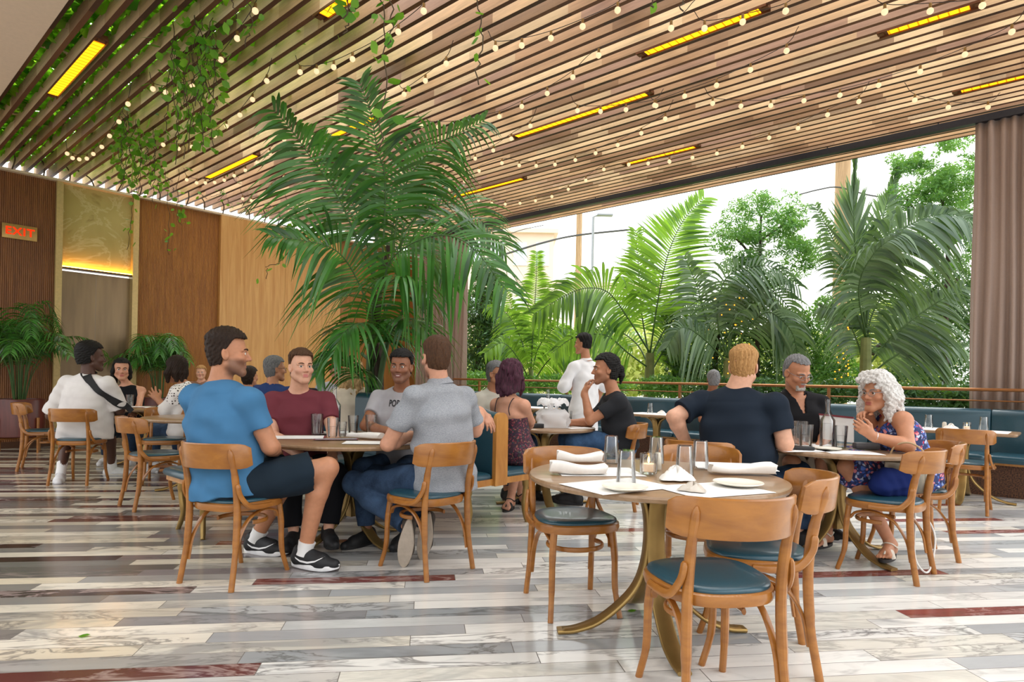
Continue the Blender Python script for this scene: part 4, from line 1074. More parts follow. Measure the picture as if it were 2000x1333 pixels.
    def warp(s, amp, freq, seed=0, stretch=(1, 1, 1), fn=None):
        """small ripples (cloth folds, hair locks)"""
        m = np.abs(s.F) < 0.05
        ii = np.nonzero(m); x, y, z = [s.ax[i][ii[i]] for i in range(3)]
        rs = np.random.RandomState(seed); n = np.zeros_like(x)
        for o in range(4):
            d = rs.normal(size=3)*np.array(stretch); d = d/np.linalg.norm(d)*freq*(1 + 0.45*o)
            d2 = rs.normal(size=3); d2 = d2/np.linalg.norm(d2)*freq*0.4
            n += np.sin(x*d[0] + y*d[1] + z*d[2] + rs.uniform(0, 6) + 1.6*np.sin(x*d2[0] + y*d2[1] + z*d2[2] + rs.uniform(0, 6)))/(1 + 0.5*o)
        if fn is not None: n = n*fn(x, y, z)
        s.F[ii] += (amp*0.5*n).astype(np.float32)
    def mesh(s):
        F = s.F; I = F < 0
        c = [I[a:F.shape[0]-1+a, b:F.shape[1]-1+b, d:F.shape[2]-1+d] for a in (0, 1) for b in (0, 1) for d in (0, 1)]
        anyi = c[0] | c[1] | c[2] | c[3] | c[4] | c[5] | c[6] | c[7]; alli = c[0] & c[1] & c[2] & c[3] & c[4] & c[5] & c[6] & c[7]
        act = anyi & ~alli
        i, j, k = np.nonzero(act); n = len(i)
        idx = np.full(act.shape, -1, dtype=np.int32); idx[i, j, k] = np.arange(n)
        val = {}; pos = {}
        for a in (0, 1):
            for b in (0, 1):
                for d in (0, 1):
                    val[a, b, d] = F[i+a, j+b, k+d]; pos[a, b, d] = np.stack([s.ax[0][i+a], s.ax[1][j+b], s.ax[2][k+d]], 1)
        acc = np.zeros((n, 3)); cnt = np.zeros(n)
        for p in val:
            for ax in range(3):
                if p[ax] == 0:
                    q = list(p); q[ax] = 1; q = tuple(q); v0, v1 = val[p], val[q]
                    m = (v0 < 0) != (v1 < 0); t = np.where(m, v0/np.where(m, v0-v1, 1), 0)
                    acc += np.where(m[:, None], pos[p] + (pos[q]-pos[p])*t[:, None], 0); cnt += m
        vs = acc/cnt[:, None]
        faces = []
        for ax in range(3):
            sh = list(F.shape); a, b = [x for x in range(3) if x != ax]
            sl0 = [slice(None)]*3; sl1 = [slice(None)]*3; sl0[ax] = slice(0, sh[ax]-1); sl1[ax] = slice(1, sh[ax])
            x = I[tuple(sl0)] != I[tuple(sl1)]; e = np.nonzero(x)
            ok = (e[a] > 0) & (e[b] > 0) & (e[a] < sh[a]-1) & (e[b] < sh[b]-1); e = [q[ok] for q in e]
            ins = I[tuple(e)]
            def cell(da, db):
                q = [None]*3; q[ax] = e[ax]; q[a] = e[a]-da; q[b] = e[b]-db; return idx[tuple(q)]
            quad = np.stack([cell(1, 1), cell(0, 1), cell(0, 0), cell(1, 0)], 1)
            flip = ins if ax != 1 else ~ins
            quad[~flip] = quad[~flip][:, ::-1]
            faces.append(quad)
        return vs, np.concatenate(faces)
def vol_mesh(vol, name, mats, origin, cols=None, keep_big=False):
    vs, fs = vol.mesh(); me = bpy.data.meshes.new(name); me.vertices.add(len(vs)); me.vertices.foreach_set('co', (vs - np.array(origin)).astype(np.float32).ravel())
    me.loops.add(len(fs)*4); me.loops.foreach_set('vertex_index', fs.astype(np.int32).ravel())
    me.polygons.add(len(fs)); me.polygons.foreach_set('loop_start', np.arange(0, len(fs)*4, 4, dtype=np.int32))
    me.polygons.foreach_set('use_smooth', [True]*len(fs))
    for m in mats: me.materials.append(m)
    if cols is not None:
        at = me.color_attributes.new('tint', 'FLOAT_COLOR', 'POINT'); at.data.foreach_set('color', cols(vs).astype(np.float32).ravel())
    me.update(calc_edges=True); me.validate(); return me
# ---------------------------------------------------------------- materials for people
def skin(name, col, lips, stubble=(60, 45, 38)):
    if name in MATS: return MATS[name]
    t = NT(name); at = t.n('ShaderNodeAttribute', attribute_name='tint'); sp = t.n('ShaderNodeSeparateColor'); t.set(sp.inputs[0], at.outputs['Color'])
    nz = t.noise(t.coord(), 40, 3); l = lin(col)
    base = t.ramp(nz, [(0.3, tuple(v*0.93 for v in l[:3])), (0.7, tuple(min(1, v*1.05) for v in l[:3]))])
    c = t.mix(sp.outputs[0], base, lin(lips)); c = t.mix(sp.outputs[1], c, lin(stubble)); c = t.mix(t.math('MULTIPLY', sp.outputs[2], 0.2), c, lin(lips))
    MATS[name] = t.done(t.bsdf(c, 0.5, 0, t.bump(t.noise(t.coord(), 260, 2), 0.06, 0.001), Subsurface_Weight=0.08, Subsurface_Radius=(0.02, 0.008, 0.004), Subsurface_Scale=0.5)); return MATS[name]
def cloth(name, col, var=0.06, rough=0.85, scale=500, heather=None):
    if name in MATS: return MATS[name]
    t = NT(name); c = t.coord(); wv = t.noise(c, scale, 2); l = lin(col)
    if heather:
        n2 = t.noise(t.mapping(c, (1, 1, 3.0)), 110, 4, 0.7); cc = t.ramp(n2, [(0.35, lin(heather)), (0.62, l)])
    else: cc = t.ramp(t.noise(c, 9, 3), [(0.3, tuple(v*(1-var) for v in l[:3])), (0.7, tuple(min(1, v*(1+var)) for v in l[:3]))])
    MATS[name] = t.done(t.bsdf(cc, rough, 0, t.bump(wv, 0.12, 0.001), Specular_IOR_Level=0.15)); return MATS[name]
def denim(name, c1, c2):
    if name in MATS: return MATS[name]
    t = NT(name); c = t.coord(); a = t.noise(c, 8, 4, 0.6); b = t.noise(t.mapping(c, (1, 1, 0.3)), 420, 2)
    f = t.math('ADD', t.math('MULTIPLY', a, 0.7), t.math('MULTIPLY', b, 0.3))
    MATS[name] = t.done(t.bsdf(t.ramp(f, [(0.33, lin(c1)), (0.66, lin(c2))]), 0.85, 0, t.bump(b, 0.15, 0.001), Specular_IOR_Level=0.2)); return MATS[name]
def floral(name, ground, cols, scale=38):
    if name in MATS: return MATS[name]
    t = NT(name); c = t.coord(); nz = t.noise(c, scale*0.4, 2, out=1)
    vm = t.n('ShaderNodeVectorMath', operation='MULTIPLY_ADD'); t.set(vm.inputs[0], nz); vm.inputs[1].default_value = (0.06,)*3; t.set(vm.inputs[2], c)
    v = t.n('ShaderNodeTexVoronoi'); v.inputs['Scale'].default_value = scale; t.set(v.inputs['Vector'], vm.outputs[0])
    sp = t.n('ShaderNodeSeparateColor'); t.set(sp.inputs[0], v.outputs['Color'])
    n = len(cols); cc = t.ramp(sp.outputs[0], [(i/n, lin(x)) for i, x in enumerate(cols)], 'CONSTANT')
    m = t.ramp(v.outputs['Distance'], [(0.42, (1, 1, 1)), (0.55, (0, 0, 0))])
    MATS[name] = t.done(t.bsdf(t.mix(m, lin(ground), cc), 0.8)); return MATS[name]
def hairmat(name, c1, c2, stretch=(90, 90, 14), rough=0.62):
    if name in MATS: return MATS[name]
    t = NT(name); c = t.coord(); a = t.noise(t.mapping(c, stretch), 3, 4, 0.65, 0.3)
    MATS[name] = t.done(t.bsdf(t.ramp(a, [(0.3, lin(c1)), (0.7, lin(c2))]), rough, 0, t.bump(a, 0.5, 0.003), Specular_IOR_Level=0.25)); return MATS[name]
eye_white = simple('eye_white', 'e8e4de', 0.2); eye_iris = simple('eye_iris', '33241a', 0.1); lens = None
# ---------------------------------------------------------------- the figure
class Person:
    """joints are world points; parts are children of the body mesh"""
    def __init__(s, label, fwd, J, head_f, head_up=(0, 0, 1), sk=None, h=0.0075, hh=0.0035, size=1.0, body=None, group=None, name='person', seed=0, hands=None, finehands=True, face=None, feet=None, headscale=1.0, legs=True):
        s.label, s.J, s.seed, s.size, s.group = label, {k: V3(v) for k, v in J.items()}, seed, size, group
        s.F = unit((fwd[0], fwd[1], 0)); s.R = np.array([s.F[1], -s.F[0], 0])
        hf = unit(head_f); up = unit(head_up); hr = unit(np.cross(hf, up)); up = np.cross(hr, hf)
        s.HM = np.array([hr, hf, up]); s.hs = headscale*size
        s.B = dict(hip=(.168, .118), waist=(.148, .108), chest=(.168, .122), top=(.150, .088), arm=1.0, leg=1.0, neck=.054, belly=0.0)
        s.B.update(body or {}); s.sk = sk; s.h, s.hh = h, hh; s.hands = hands or {}; s.face = face or {}; s.feet = feet or {}; s.finehands = finehands; s.legs = legs
        J = s.J; mid = (J['pel'] + J['neck'])/2
        s.origin = V3((J['pel'][0], J['pel'][1], 0)); s.children = []
        s.seatcut = [((0, 0, .468), (0, 0, -1))] if J['pel'][2] < .80 else []     # bodies rest on the seat
        s.build_body()
    def HW(s, p): return s.J['head'] + (np.array(p, dtype=float)*s.hs) @ s.HM
    def stations(s, inf=0.0, extra=None):
        J, B, z = s.J, s.B, s.size; pel, nk = J['pel'], J['neck']; ax = nk - pel; up = unit(ax)
        sr = unit(J['sR'] - J['sL']); hr = unit(J['hR'] - J['hL']) if 'hR' in J else s.R
        out = []
        mids = J.get('mid'); 
        for f, key in ((-.16, 'hip'), (.0, 'hip'), (.34, 'waist'), (.66, 'chest'), (.88, 'top')):
            c = pel + ax*f
            if mids is not None: c = c + (mids - (pel + ax*0.5))*max(0, 1 - (2*f-1)**2) if 0 <= f <= 1 else c
            R = unit(hr*(1-max(0, f)) + sr*max(0, f)); R = unit(R - up*(R @ up)); Fw = np.cross(up, R)
            rx, ry = B[key]; e = (extra or {}).get(key, (0, 0))
            if key == 'waist': c = c + Fw*B['belly']*0.5; ry += B['belly']
            out.append((c, R, Fw, rx*z + inf + e[0], ry*z + inf + e[1]))
        return out
    def vol(s, lo, hi, fines=(), h=None): return Vol(lo, hi, h or s.h, fines)
    def bounds(s, keys, pad):
        a = np.array([s.J[k] for k in keys if k in s.J]); return a.min(0) - pad, a.max(0) + pad
    def head_prims(s, v):
        H, M, q = s.HW, s.HM, s.hs
        fa = s.face; jw = fa.get('jaw', 1.0); nose = fa.get('nose', 1.0)
        v.ell(H((0, -.014, .040)), np.array((.0755, .096, .083))*q, M, 0.0)
        v.ell(H((0, .022, -.028)), np.array((.0615, .070, .082))*q, M, .03)
        v.rc(H((-.052*jw, .0, -.062)), H((-.016, .068, -.102)), .021*q, .018*q, .03); v.rc(H((.052*jw, .0, -.062)), H((.016, .068, -.102)), .021*q, .018*q, .03)
        v.rc(H((-.012, .071, -.103)), H((.012, .071, -.103)), .018*q, .018*q, .02)
        for sg in (-1, 1):
            v.ell(H((sg*.044, .062, -.028)), np.array((.022, .020, .018))*q, M, .025)
            v.rc(H((sg*.016, .086, .020)), H((sg*.050, .068, .018)), .009*q, .008*q, .014)
            v.ell(H((sg*.031, .100, .002)), np.array((.018, .014, .012))*q, M, .012, 's')
        v.rc(H((0, .084, .014)), H((0, .108*1, -.030)), .0075*q, .0105*nose*q, .012)
        for sg in (-1, 1): v.rc(H((sg*.010*nose, .096, -.034)), H((sg*.013*nose, .090, -.034)), .0075*q, .007*q, .008)
        v.rc(H((-.017, .084, -.060)), H((.017, .084, -.060)), .0065*q, .0065*q, .008); v.rc(H((-.013, .084, -.073)), H((.013, .084, -.073)), .0075*q, .0075*q, .008)
        v.rc(H((-.022, .094, -.0665)), H((.022, .094, -.0665)), .0022*q, .0022*q, .004, 's')
        op = fa.get('open', 1.0)
        for sg in (-1, 1):
            v.ell(H((sg*.031, .0745, .0005)), np.array((.0152, .0150, .0140))*q, M, .003)
            v.ell(H((sg*.0312, .090, -.0002)), np.array((.0128, .0160, .0060*op))*q, M, .002, 's')
        for sg in (-1, 1):
            Me = np.array([[1, .35*sg, 0], [-.35*sg, 1, .2], [0, -.2, 1]]); Me = Me/np.linalg.norm(Me, axis=1)[:, None]
            v.ell(H((sg*.077, -.012, -.010)), np.array((.009, .019, .032))*q, Me @ M, .006)
            v.ell(H((sg*.084, -.006, -.008)), np.array((.006, .010, .018))*q, Me @ M, .005, 's')
        for fn in fa.get('extra', ()): fn(v, s)
    def hand_prims(s, v, sd):
        w, e = s.J['w'+sd], s.J['e'+sd]; o = s.hands.get(sd, {}); z = s.size*o.get('scale', 1.0)*1.02
        d = unit(o.get('dir', w - e)); n = unit(o.get('palm', (0, 0, -1))); n = unit(n - d*(n @ d)); b = np.cross(d, n)*(1 if sd == 'R' else -1)   # b points to the thumb side
        cur = o.get('curl', .35); cur = [cur]*4 if isinstance(cur, (int, float)) else cur; spread = o.get('spread', .06)
        v.rc(w - d*.02*z, w + d*.03*z, .026*z*s.B['arm']**.5, .024*z, .02)
        for i, (off, L) in enumerate(((.027, .072), (.009, .080), (-.009, .075), (-.026, .058))):
            k0 = w + d*(.086 - (.006 if i in (0, 3) else 0) - (.006 if i == 3 else 0))*z + b*off*z
            v.rc(w + d*.022*z + b*off*.55*z, k0, .0145*z, .0115*z, .014)
            p = k0; a = cur[i]*.8; dd0 = unit(d + b*(off/.027)*spread)
            for j, f in enumerate((.46, .30, .24)):
                dd = dd0*math.cos(a) + n*math.sin(a); qn = p + dd*L*f*z; r = (.0092, .0083, .0074, .0066)
                v.rc(p, qn, r[j]*z, r[j+1]*z, .004); p = qn; a += cur[i]*(1.1 if j == 0 else .8)
        t0 = w + d*.022*z + b*.022*z; ta = o.get('thumb', .7)
        t1 = t0 + unit(d*math.cos(ta) + b*math.sin(ta) + n*.25)*.042*z; t2 = t1 + unit(d*.9 + b*.35*ta + n*.35)*.032*z; t3 = t2 + unit(d + n*.35)*.024*z
        v.rc(w + d*.015*z + b*.008*z, t1, .017*z, .0125*z, .014); v.rc(t1, t2, .0105*z, .0098*z, .006); v.rc(t2, t3, .0095*z, .0075*z, .004)
    def arm_r(s): return np.array((.056, .047, .040, .041, .027))*s.size*s.B['arm']
    def build_body(s):
        J, z = s.J, s.size; nu = unit(J['head'] - J['neck'])
        lo, hi = s.bounds([k for k in J if (s.legs or k[0] not in 'kat') and k != 'mid'], .17)
        hc = J['head']; fines = [(hc - .125*s.hs - .02, hc + .13*s.hs + .02, s.hh)]
        if s.finehands:
            for sd in 'LR':
                if s.hands.get(sd, {}).get('fine', True):
                    w = J['w'+sd]; d = unit(s.hands.get(sd, {}).get('dir', w - J['e'+sd])); c = w + d*.09
                    fines.append((c - .085, c + .085, max(.0042, s.hh)))
        v = Vol(lo, hi, s.h, fines); s.head_prims(v)
        nr = s.B['neck']*z
        v.rc(J['neck'] + nu*-.01, s.HW((0, -.022, -.055)), nr*1.12, nr*.98, .022)
        v.loft(s.stations(-.006), .02, cuts=s.seatcut)
        ar = s.arm_r()
        for sd in 'LR':
            S, E, w = J['s'+sd], J['e'+sd], J['w'+sd]
            v.rc(J['neck'] - nu*.030*z, S + (J['neck']-S)*.10, .046*z, .040*z, .05)
            v.rc(S, S, ar[0]*.90, ar[0]*.90, .05); v.rc(S, E, ar[1]*1.05, ar[2], .03)
            f = E + (w-E)*.28; v.rc(E, f, ar[2]*.97, ar[3], .015); v.rc(f, w, ar[3], ar[4], .015)
            s.hand_prims(v, sd)
        if s.legs:
            L = s.B['leg']*z
            for sd in 'LR':
                h, k, a = J['h'+sd], J['k'+sd], J['a'+sd]; back = unit(np.cross(np.cross(k-a, k-h), k-a)) if np.linalg.norm(np.cross(k-a, k-h)) > 1e-6 else -s.F
                if back @ (h - k) < 0: back = -back
                v.rc(h, k, .086*L, .056*L, .03); c1 = k + (a-k)*.3 + back*.018*L
                v.rc(k, c1, .054*L, .055*L, .025); v.rc(c1, a, .055*L, .034*L, .025)
                if s.feet.get(sd) == 'bare': s.foot_prims(v, sd)
        for fn in s.face.get('body_extra', ()): fn(v, s)
        hc_, HM, q, fa = J['head'], s.HM, s.hs, s.face
        def cols(vs):
            p = ((vs - hc_) @ HM.T)/q; c = np.zeros((len(vs), 4)); c[:, 3] = 1
            x, y, zz = p[:, 0], p[:, 1], p[:, 2]
            lw = .019*fa.get('lips', 1.0); c[:, 0] = np.clip(1.6 - np.maximum(np.abs(x)/lw, np.abs(zz + .0665)/.0125)**2*1.3, 0, 1)*(y > .07)
            st = fa.get('stubble', 0)
            if st:
                m = np.clip((-.030 - zz + .35*np.clip(np.abs(x)-.045, 0, 1))/.02, 0, 1)*np.clip((y + .02 + .0)/.03, 0, 1)*np.clip((zz + .135)/.02, 0, 1)
                m = m*(1 - np.clip(1.4 - np.maximum(np.abs(x)/.018, np.abs(zz + .067)/.009)**2, 0, 1)); c[:, 1] = m*st
            c[:, 1] = np.maximum(c[:, 1], np.clip(1.3 - ((np.abs(x)-.031)/.019)**2 - ((zz-.0075)/.0045)**2, 0, 1)*(y > .05)*.6)
            c[:, 2] = np.exp(-((np.abs(x)-.043)/.02)**2 - ((zz+.03)/.022)**2)*(y > .03) + np.exp(-(x/.014)**2 - ((zz+.03)/.018)**2)*(y > .085)
            return c
        s.obj = link('person', vol_mesh(v, 'person', [s.sk], s.origin, cols), None, Vector(s.origin))
        tag(s.obj, s.label, 'person', s.group)
        s.eyes()
    def foot_frame(s, sd):
        a, t = s.J['a'+sd], s.J['t'+sd]; up = V3(s.feet.get('up'+sd, (0, 0, 1))); d = t - a; d = unit(d - up*(d @ up)); return a, d, unit(up), np.cross(d, up)
    def foot_prims(s, v, sd):
        a, d, u, r = s.foot_frame(sd); z = s.size; ak = .078*z
        P0 = lambda f, l, h_: a + d*f*z + r*l*z + u*(h_*z - ak)
        v.rc(P0(-.045, 0, .032), P0(-.02, 0, .05), .030*z, .034*z, .02); v.rc(P0(0, 0, .07), P0(.09, 0, .045), .034*z, .028*z, .03)
        v.rc(P0(-.03, 0, .028), P0(.10, .012, .024), .027*z, .022*z, .02); v.rc(P0(.06, -.018, .026), P0(.12, -.022, .020), .022*z, .018*z, .02); v.rc(P0(.06, .02, .026), P0(.12, .022, .018), .022*z, .017*z, .02)
        sgn = 1 if sd == 'R' else -1
        for i in range(5):
            l = sgn*(-.030 + i*.0145); f = .152 - .008*abs(i-.7)**1.4; v.rc(P0(.118, l, .018), P0(f+.01, l*1.08, .012), .0105*z, (.0115 if i == 0 else .0085)*z, .006)
    def eyes(s):
        if s.face.get('noeyes'): return
        q = s.hs
        for sg in (-1, 1):
            m = MB(); c = s.HW((sg*.031, .0760, .0)); g = s.face.get('gaze', (0, 0)); f = unit(s.HM[1] + s.HM[0]*g[0] + s.HM[2]*g[1])
            ref = s.HM[2]; x = unit(np.cross(f, ref)); y = np.cross(x, f); n = 14
            rings = [0, .2, .36, .50, .56, .8, 1.1, 1.5, 1.9]
            for i, th in enumerate(rings):
                for k in range(n):
                    a = 2*math.pi*k/n; r = .0128*q; m.v.append(tuple(c - s.origin + f*math.cos(th)*r + (x*math.cos(a) + y*math.sin(a))*math.sin(th)*r))
            for i in range(len(rings)-1):
                for k in range(n): m.f.append((i*n+k, i*n+(k+1) % n, (i+1)*n+(k+1) % n, (i+1)*n+k)); m.mi.append(1 if i < 4 else 0)
            link('eye', mesh_raw(m, 'eye', [eye_white, eye_iris]), s.obj)
        if s.face.get('brow') is not None:
            for sg in (-1, 1):
                m = MB(); pts = [s.HW((sg*x, y, z)) - s.origin for x, y, z in ((.014, .0935, .0185), (.028, .0925, .0240), (.042, .084, .0230), (.053, .071, .0165))]
                m.tube(spline(pts, 4), [v_*q*s.face.get('browk', 1) for v_ in (.0028, .0038, .0040, .0041, .0041, .0041, .0040, .0037, .0034, .0028, .0023, .0018, .0012)], 6)
                m.build('eyebrow', s.face['brow'], s.obj, smooth=180)
    # ---- garments
    def child(s, vol, name, mat, label=None, parent=None):
        o = link(name, vol_mesh(vol, name, [mat], s.origin), parent or s.obj)
        if label: o['label'] = label
        return o
    def shirt(s, mat, sleeve=.55, inf=.010, hem=-.20, neck=.068, vneck=0.0, name='shirt', loose=(0, 0), sl_loose=.006, collar=None, fold=.007, sleeve_len=None, label=None, arm_fit=1.0, open_back=0, topcut=0):
        J, z = s.J, s.size; pel, nk = J['pel'], J['neck']; up = unit(nk - pel); nu = unit(J['head'] - nk)
        keys = ['pel', 'neck', 'sL', 'sR', 'eL', 'eR'] + (['wL', 'wR'] if sleeve > 1 else [])
        lo, hi = s.bounds(keys, .24); lo[2] = max(lo[2], min(pel[2] - .30, lo[2] + .2)); v = Vol(lo, hi, s.h*.9, [])
        ex = {'waist': loose, 'hip': (loose[0]*.6 + .016, loose[1]*.6 + .018), 'chest': (loose[0]*.35, loose[1]*.35)}
        hc = pel + (nk-pel)*hem
        v.loft(s.stations(inf, ex), .02, cuts=[(hc, -up)] + s.seatcut + ([(pel + (nk-pel)*topcut, up)] if topcut else []))
        ar = s.arm_r()
        for sd in 'LR':
            S, E, w = J['s'+sd], J['e'+sd], J['w'+sd]
            if sleeve < 0: continue
            v.rc(nk - nu*.030*z, S + (nk-S)*.10, .046*z + inf, .040*z + inf, .05)
            v.rc(S, S, ar[0]*.90 + inf, ar[0]*.90 + inf, .05)
            if sleeve <= 0: continue
            f = min(1, sleeve); d = unit(E - S); c = S + (E-S)*f
            v.rc(S, S + (E-S)*(f + .1), ar[0]*.95*arm_fit + inf, ar[1]*arm_fit + inf + sl_loose, .03, cut=(c, d) if sleeve <= 1 else None)
            if sleeve > 1:
                f2 = sleeve - 1; d2 = unit(w - E); c2 = E + (w-E)*f2
                v.rc(E, E + (w-E)*(f2 + .1), ar[2] + inf + sl_loose, ar[3]*.9 + inf + sl_loose, .02, cut=(c2, d2))
        fr = np.cross(up, unit(J['sR'] - J['sL']))
        if fold: v.warp(fold, 26, s.seed, (1, 1, 1.6))
        # neckline
        v.rc(nk + fr*(.012 + vneck*.3) - nu*.012, nk + nu*.16 + fr*.05, neck*z, neck*z*1.35, .006, 's')
        if vneck:
            for k_ in range(5): v.rc(nk + fr*.09 - up*(.02 + vneck*k_/4), nk + fr*.20 - up*(.02 + vneck*k_/4), .045*(1-k_/5.5), .05*(1-k_/5.5), .004, 's')
        if open_back:
            v.rc(nk - fr*.12 - up*(open_back*.45), nk - fr*.16 - up*(open_back*.45), open_back*.75, open_back*.75, .0, 's')
        o = s.child(v, name, mat, label)
        s.shirt_obj = o
        if collar:
            m = MB(); r = neck*z*1.02; n = 28; rt = unit(np.cross(nu, fr)); fw = np.cross(rt, nu); secs = []
            for i in range(n+1):
                a = math.radians(35 + 290*i/n); dv = fw*math.cos(a) + rt*math.sin(a); b0 = nk + nu*.012 + dv*r*(1.06) + fw*.010 - nu*.030*max(0, math.cos(a))*1.2
                top = b0 + nu*.034 - dv*.004; out = b0 + dv*.026 - nu*(.008 + .018*max(0, math.cos(a)))
                secs.append([q_ - s.origin for q_ in (b0, top, top + dv*.006, out + dv*.004, out)])
            m.loft(secs); m.build('collar', collar, o, smooth=60)
        return o
    def pants(s, mat, length=1.95, inf=.012, top=.10, name='trousers', loose=.008, knee_loose=.0, fold=.006, skirt=False, label=None):
        J, z = s.J, s.size; pel, nk = J['pel'], J['neck']; up = unit(nk - pel); L = s.B['leg']*z
        keys = ['pel', 'hL', 'hR', 'kL', 'kR'] + (['aL', 'aR'] if length > 1 else [])
        lo, hi = s.bounds(keys, .2); v = Vol(lo, hi, s.h, [])
        tc = pel + (nk-pel)*top
        v.loft(s.stations(.006)[:4], .02, cuts=[(tc, up)] + s.seatcut)
        for sd in 'LR':
            h, k, a = J['h'+sd], J['k'+sd], J['a'+sd]
            f = min(1, length); d = unit(k-h); c = h + (k-h)*f
            v.rc(h, h + (k-h)*min(1, f + .08), .086*L + inf, .056*L + inf + loose + (.02 if length < 1 else 0), .03, cut=(c, d) if length <= 1 else None)
            if length > 1:
                f2 = length - 1; c1 = k + (a-k)*.3; d2 = unit(a-k); c2 = k + (a-k)*f2
                v.rc(k, c1, .056*L + inf + loose, .056*L + inf + loose, .025); v.rc(c1, k + (a-k)*(f2 + .06), .056*L + inf + loose, .040*L + inf + loose*1.4, .02, cut=(c2, d2))
        if skirt:
            for f in (.0, .3, .6, .9):
                a_, b_ = [J['h'+sd] + (J['k'+sd] - J['h'+sd])*f for sd in 'LR']; v.rc(a_, b_, .085*L + inf, .085*L + inf, .03, cut=(J['hL'] + (J['kL']-J['hL'])*length, unit(J['kL']-J['hL'])) if length <= 1 else None)
        if fold: v.warp(fold, 24, s.seed + 3)
        return s.child(v, name, mat, label)
    def shoe(s, sd, mat, sole, name='shoe', label=None, ankle=.0, k=1.0):
        a, d, u, r = s.foot_frame(sd); z = s.size*1.03*k; ak = .095*z
        P0 = lambda f, l, h_: a + d*f*z + r*l*z + u*(h_*z - ak)
        c = P0(.05, 0, .04); v = Vol(c - .22, c + .22, .0055)
        base = P0(0, 0, .022); cuts = (base, -u)
        v.rc(P0(-.045, 0, .055), P0(-.032, 0, .092), .037*z, .036*z, .02, cut=cuts); v.rc(P0(-.03, 0, .04), P0(.11, .004, .036), .036*z, .042*z, .025, cut=cuts)
        v.rc(P0(.11, .004, .036), P0(.185, 0, .034), .042*z, .030*z, .02, cut=cuts); v.rc(P0(-.01, 0, .085), P0(.10, 0, .055), .034*z, .034*z, .03, cut=cuts)
        if ankle: v.rc(P0(-.01, 0, .09), P0(-.01, 0, .09 + ankle), .04*z, .042*z, .02)
        else: v.rc(P0(-.008, 0, .122), P0(-.01, 0, .18), .031*z, .036*z, .006, 's')
        o = s.child(v, name, mat, label)
        m = MB(); ol = []
        for i in range(40):
            t_ = 2*math.pi*i/40; x = math.cos(t_); f = .065 + .148*x; w_ = (.043 + .006*x - .012*max(0, -x))*math.sin(t_)*(1 - .10*max(0, x)**3); ol.append((f, w_))
        def sec(h_, g): return [P0(.065 + (f-.065)*g, l*g, h_ + .012*max(0, (f-.12)/.09)**2) - s.origin for f, l in ol]
        m.loft([sec(0.0, .95), sec(.004, 1.0), sec(.026, 1.02), sec(.031, .98)]); m.build('sole', sole, o, smooth=40)
        return o
    def sandal(s, sd, mat, strapmat=None):
        a, d, u, r = s.foot_frame(sd); z = s.size; ak = .078*z
        P0 = lambda f, l, h_: a + d*f*z + r*l*z + u*(h_*z - ak)
        m = MB(); ol = []
        for i in range(32):
            t_ = 2*math.pi*i/32; x = math.cos(t_); ol.append((.05 + .13*x, (.040 + .007*x)*math.sin(t_)))
        m.loft([[P0(f, l, h_) - s.origin for f, l in ol] for h_ in (-.018, .002)]); o = m.build('sandal', mat, s.obj, smooth=40)
        m = MB()
        for f0 in (.085, .10): m.tube(spline([P0(f0, -.046, .0) - s.origin, P0(f0 - .005, -.03, .045) - s.origin, P0(f0 - .01, 0, .062) - s.origin, P0(f0 - .005, .03, .045) - s.origin, P0(f0, .046, .0) - s.origin], 4), .008, 6, flat=(1.5, .5))
        m.tube(spline([P0(.135, 0, .03) - s.origin, P0(.10, 0, .056) - s.origin, P0(.04, 0, .088) - s.origin], 4), .006, 6)
        m.tube(spline([P0(.02, -.045, .06) - s.origin, P0(-.045, -.03, .075) - s.origin, P0(-.078, 0, .07) - s.origin, P0(-.045, .03, .075) - s.origin, P0(.02, .045, .06) - s.origin, P0(.05, .02, .086) - s.origin, P0(.05, -.02, .086) - s.origin, P0(.02, -.045, .06) - s.origin], 4), .005, 6)
        m.build('strap', strapmat or mat, o, smooth=60)
    def sock(s, sd, mat, top=.14):
        a, k = s.J['a'+sd], s.J['k'+sd]; d = unit(k-a); m = MB(); z = s.size*s.B['leg']
        m.tube([a - d*.03 - s.origin, a + d*top*.5 - s.origin, a + d*top - s.origin], [.043*z, .041*z, .045*z], 20); m.build('sock', mat, s.obj, smooth=60)
    # ---- hair
    def hair(s, mat, kind='short', top=.016, side=.006, front=.075, nape=-.085, temple=.03, warp=.004, freq=240, locks=(), name='hair', h=None, label=None, cranium=1.0, wfreq=None, tilt=0.0):
        H, M, q = s.HW, s.HM, s.hs; c = s.J['head']; R = .20*q
        lo, hi = c - R, c + R
        if len(locks):
            P_ = np.array([H(p) for l in locks for p in l[0]]); lo = np.minimum(lo, P_.min(0) - .07); hi = np.maximum(hi, P_.max(0) + .07)
        v = Vol(lo, hi, h or max(.0042, s.hh)); cc = H((0, -.014, .040))
        rx, ry, rz = .0755*cranium, .096*cranium, .083*cranium
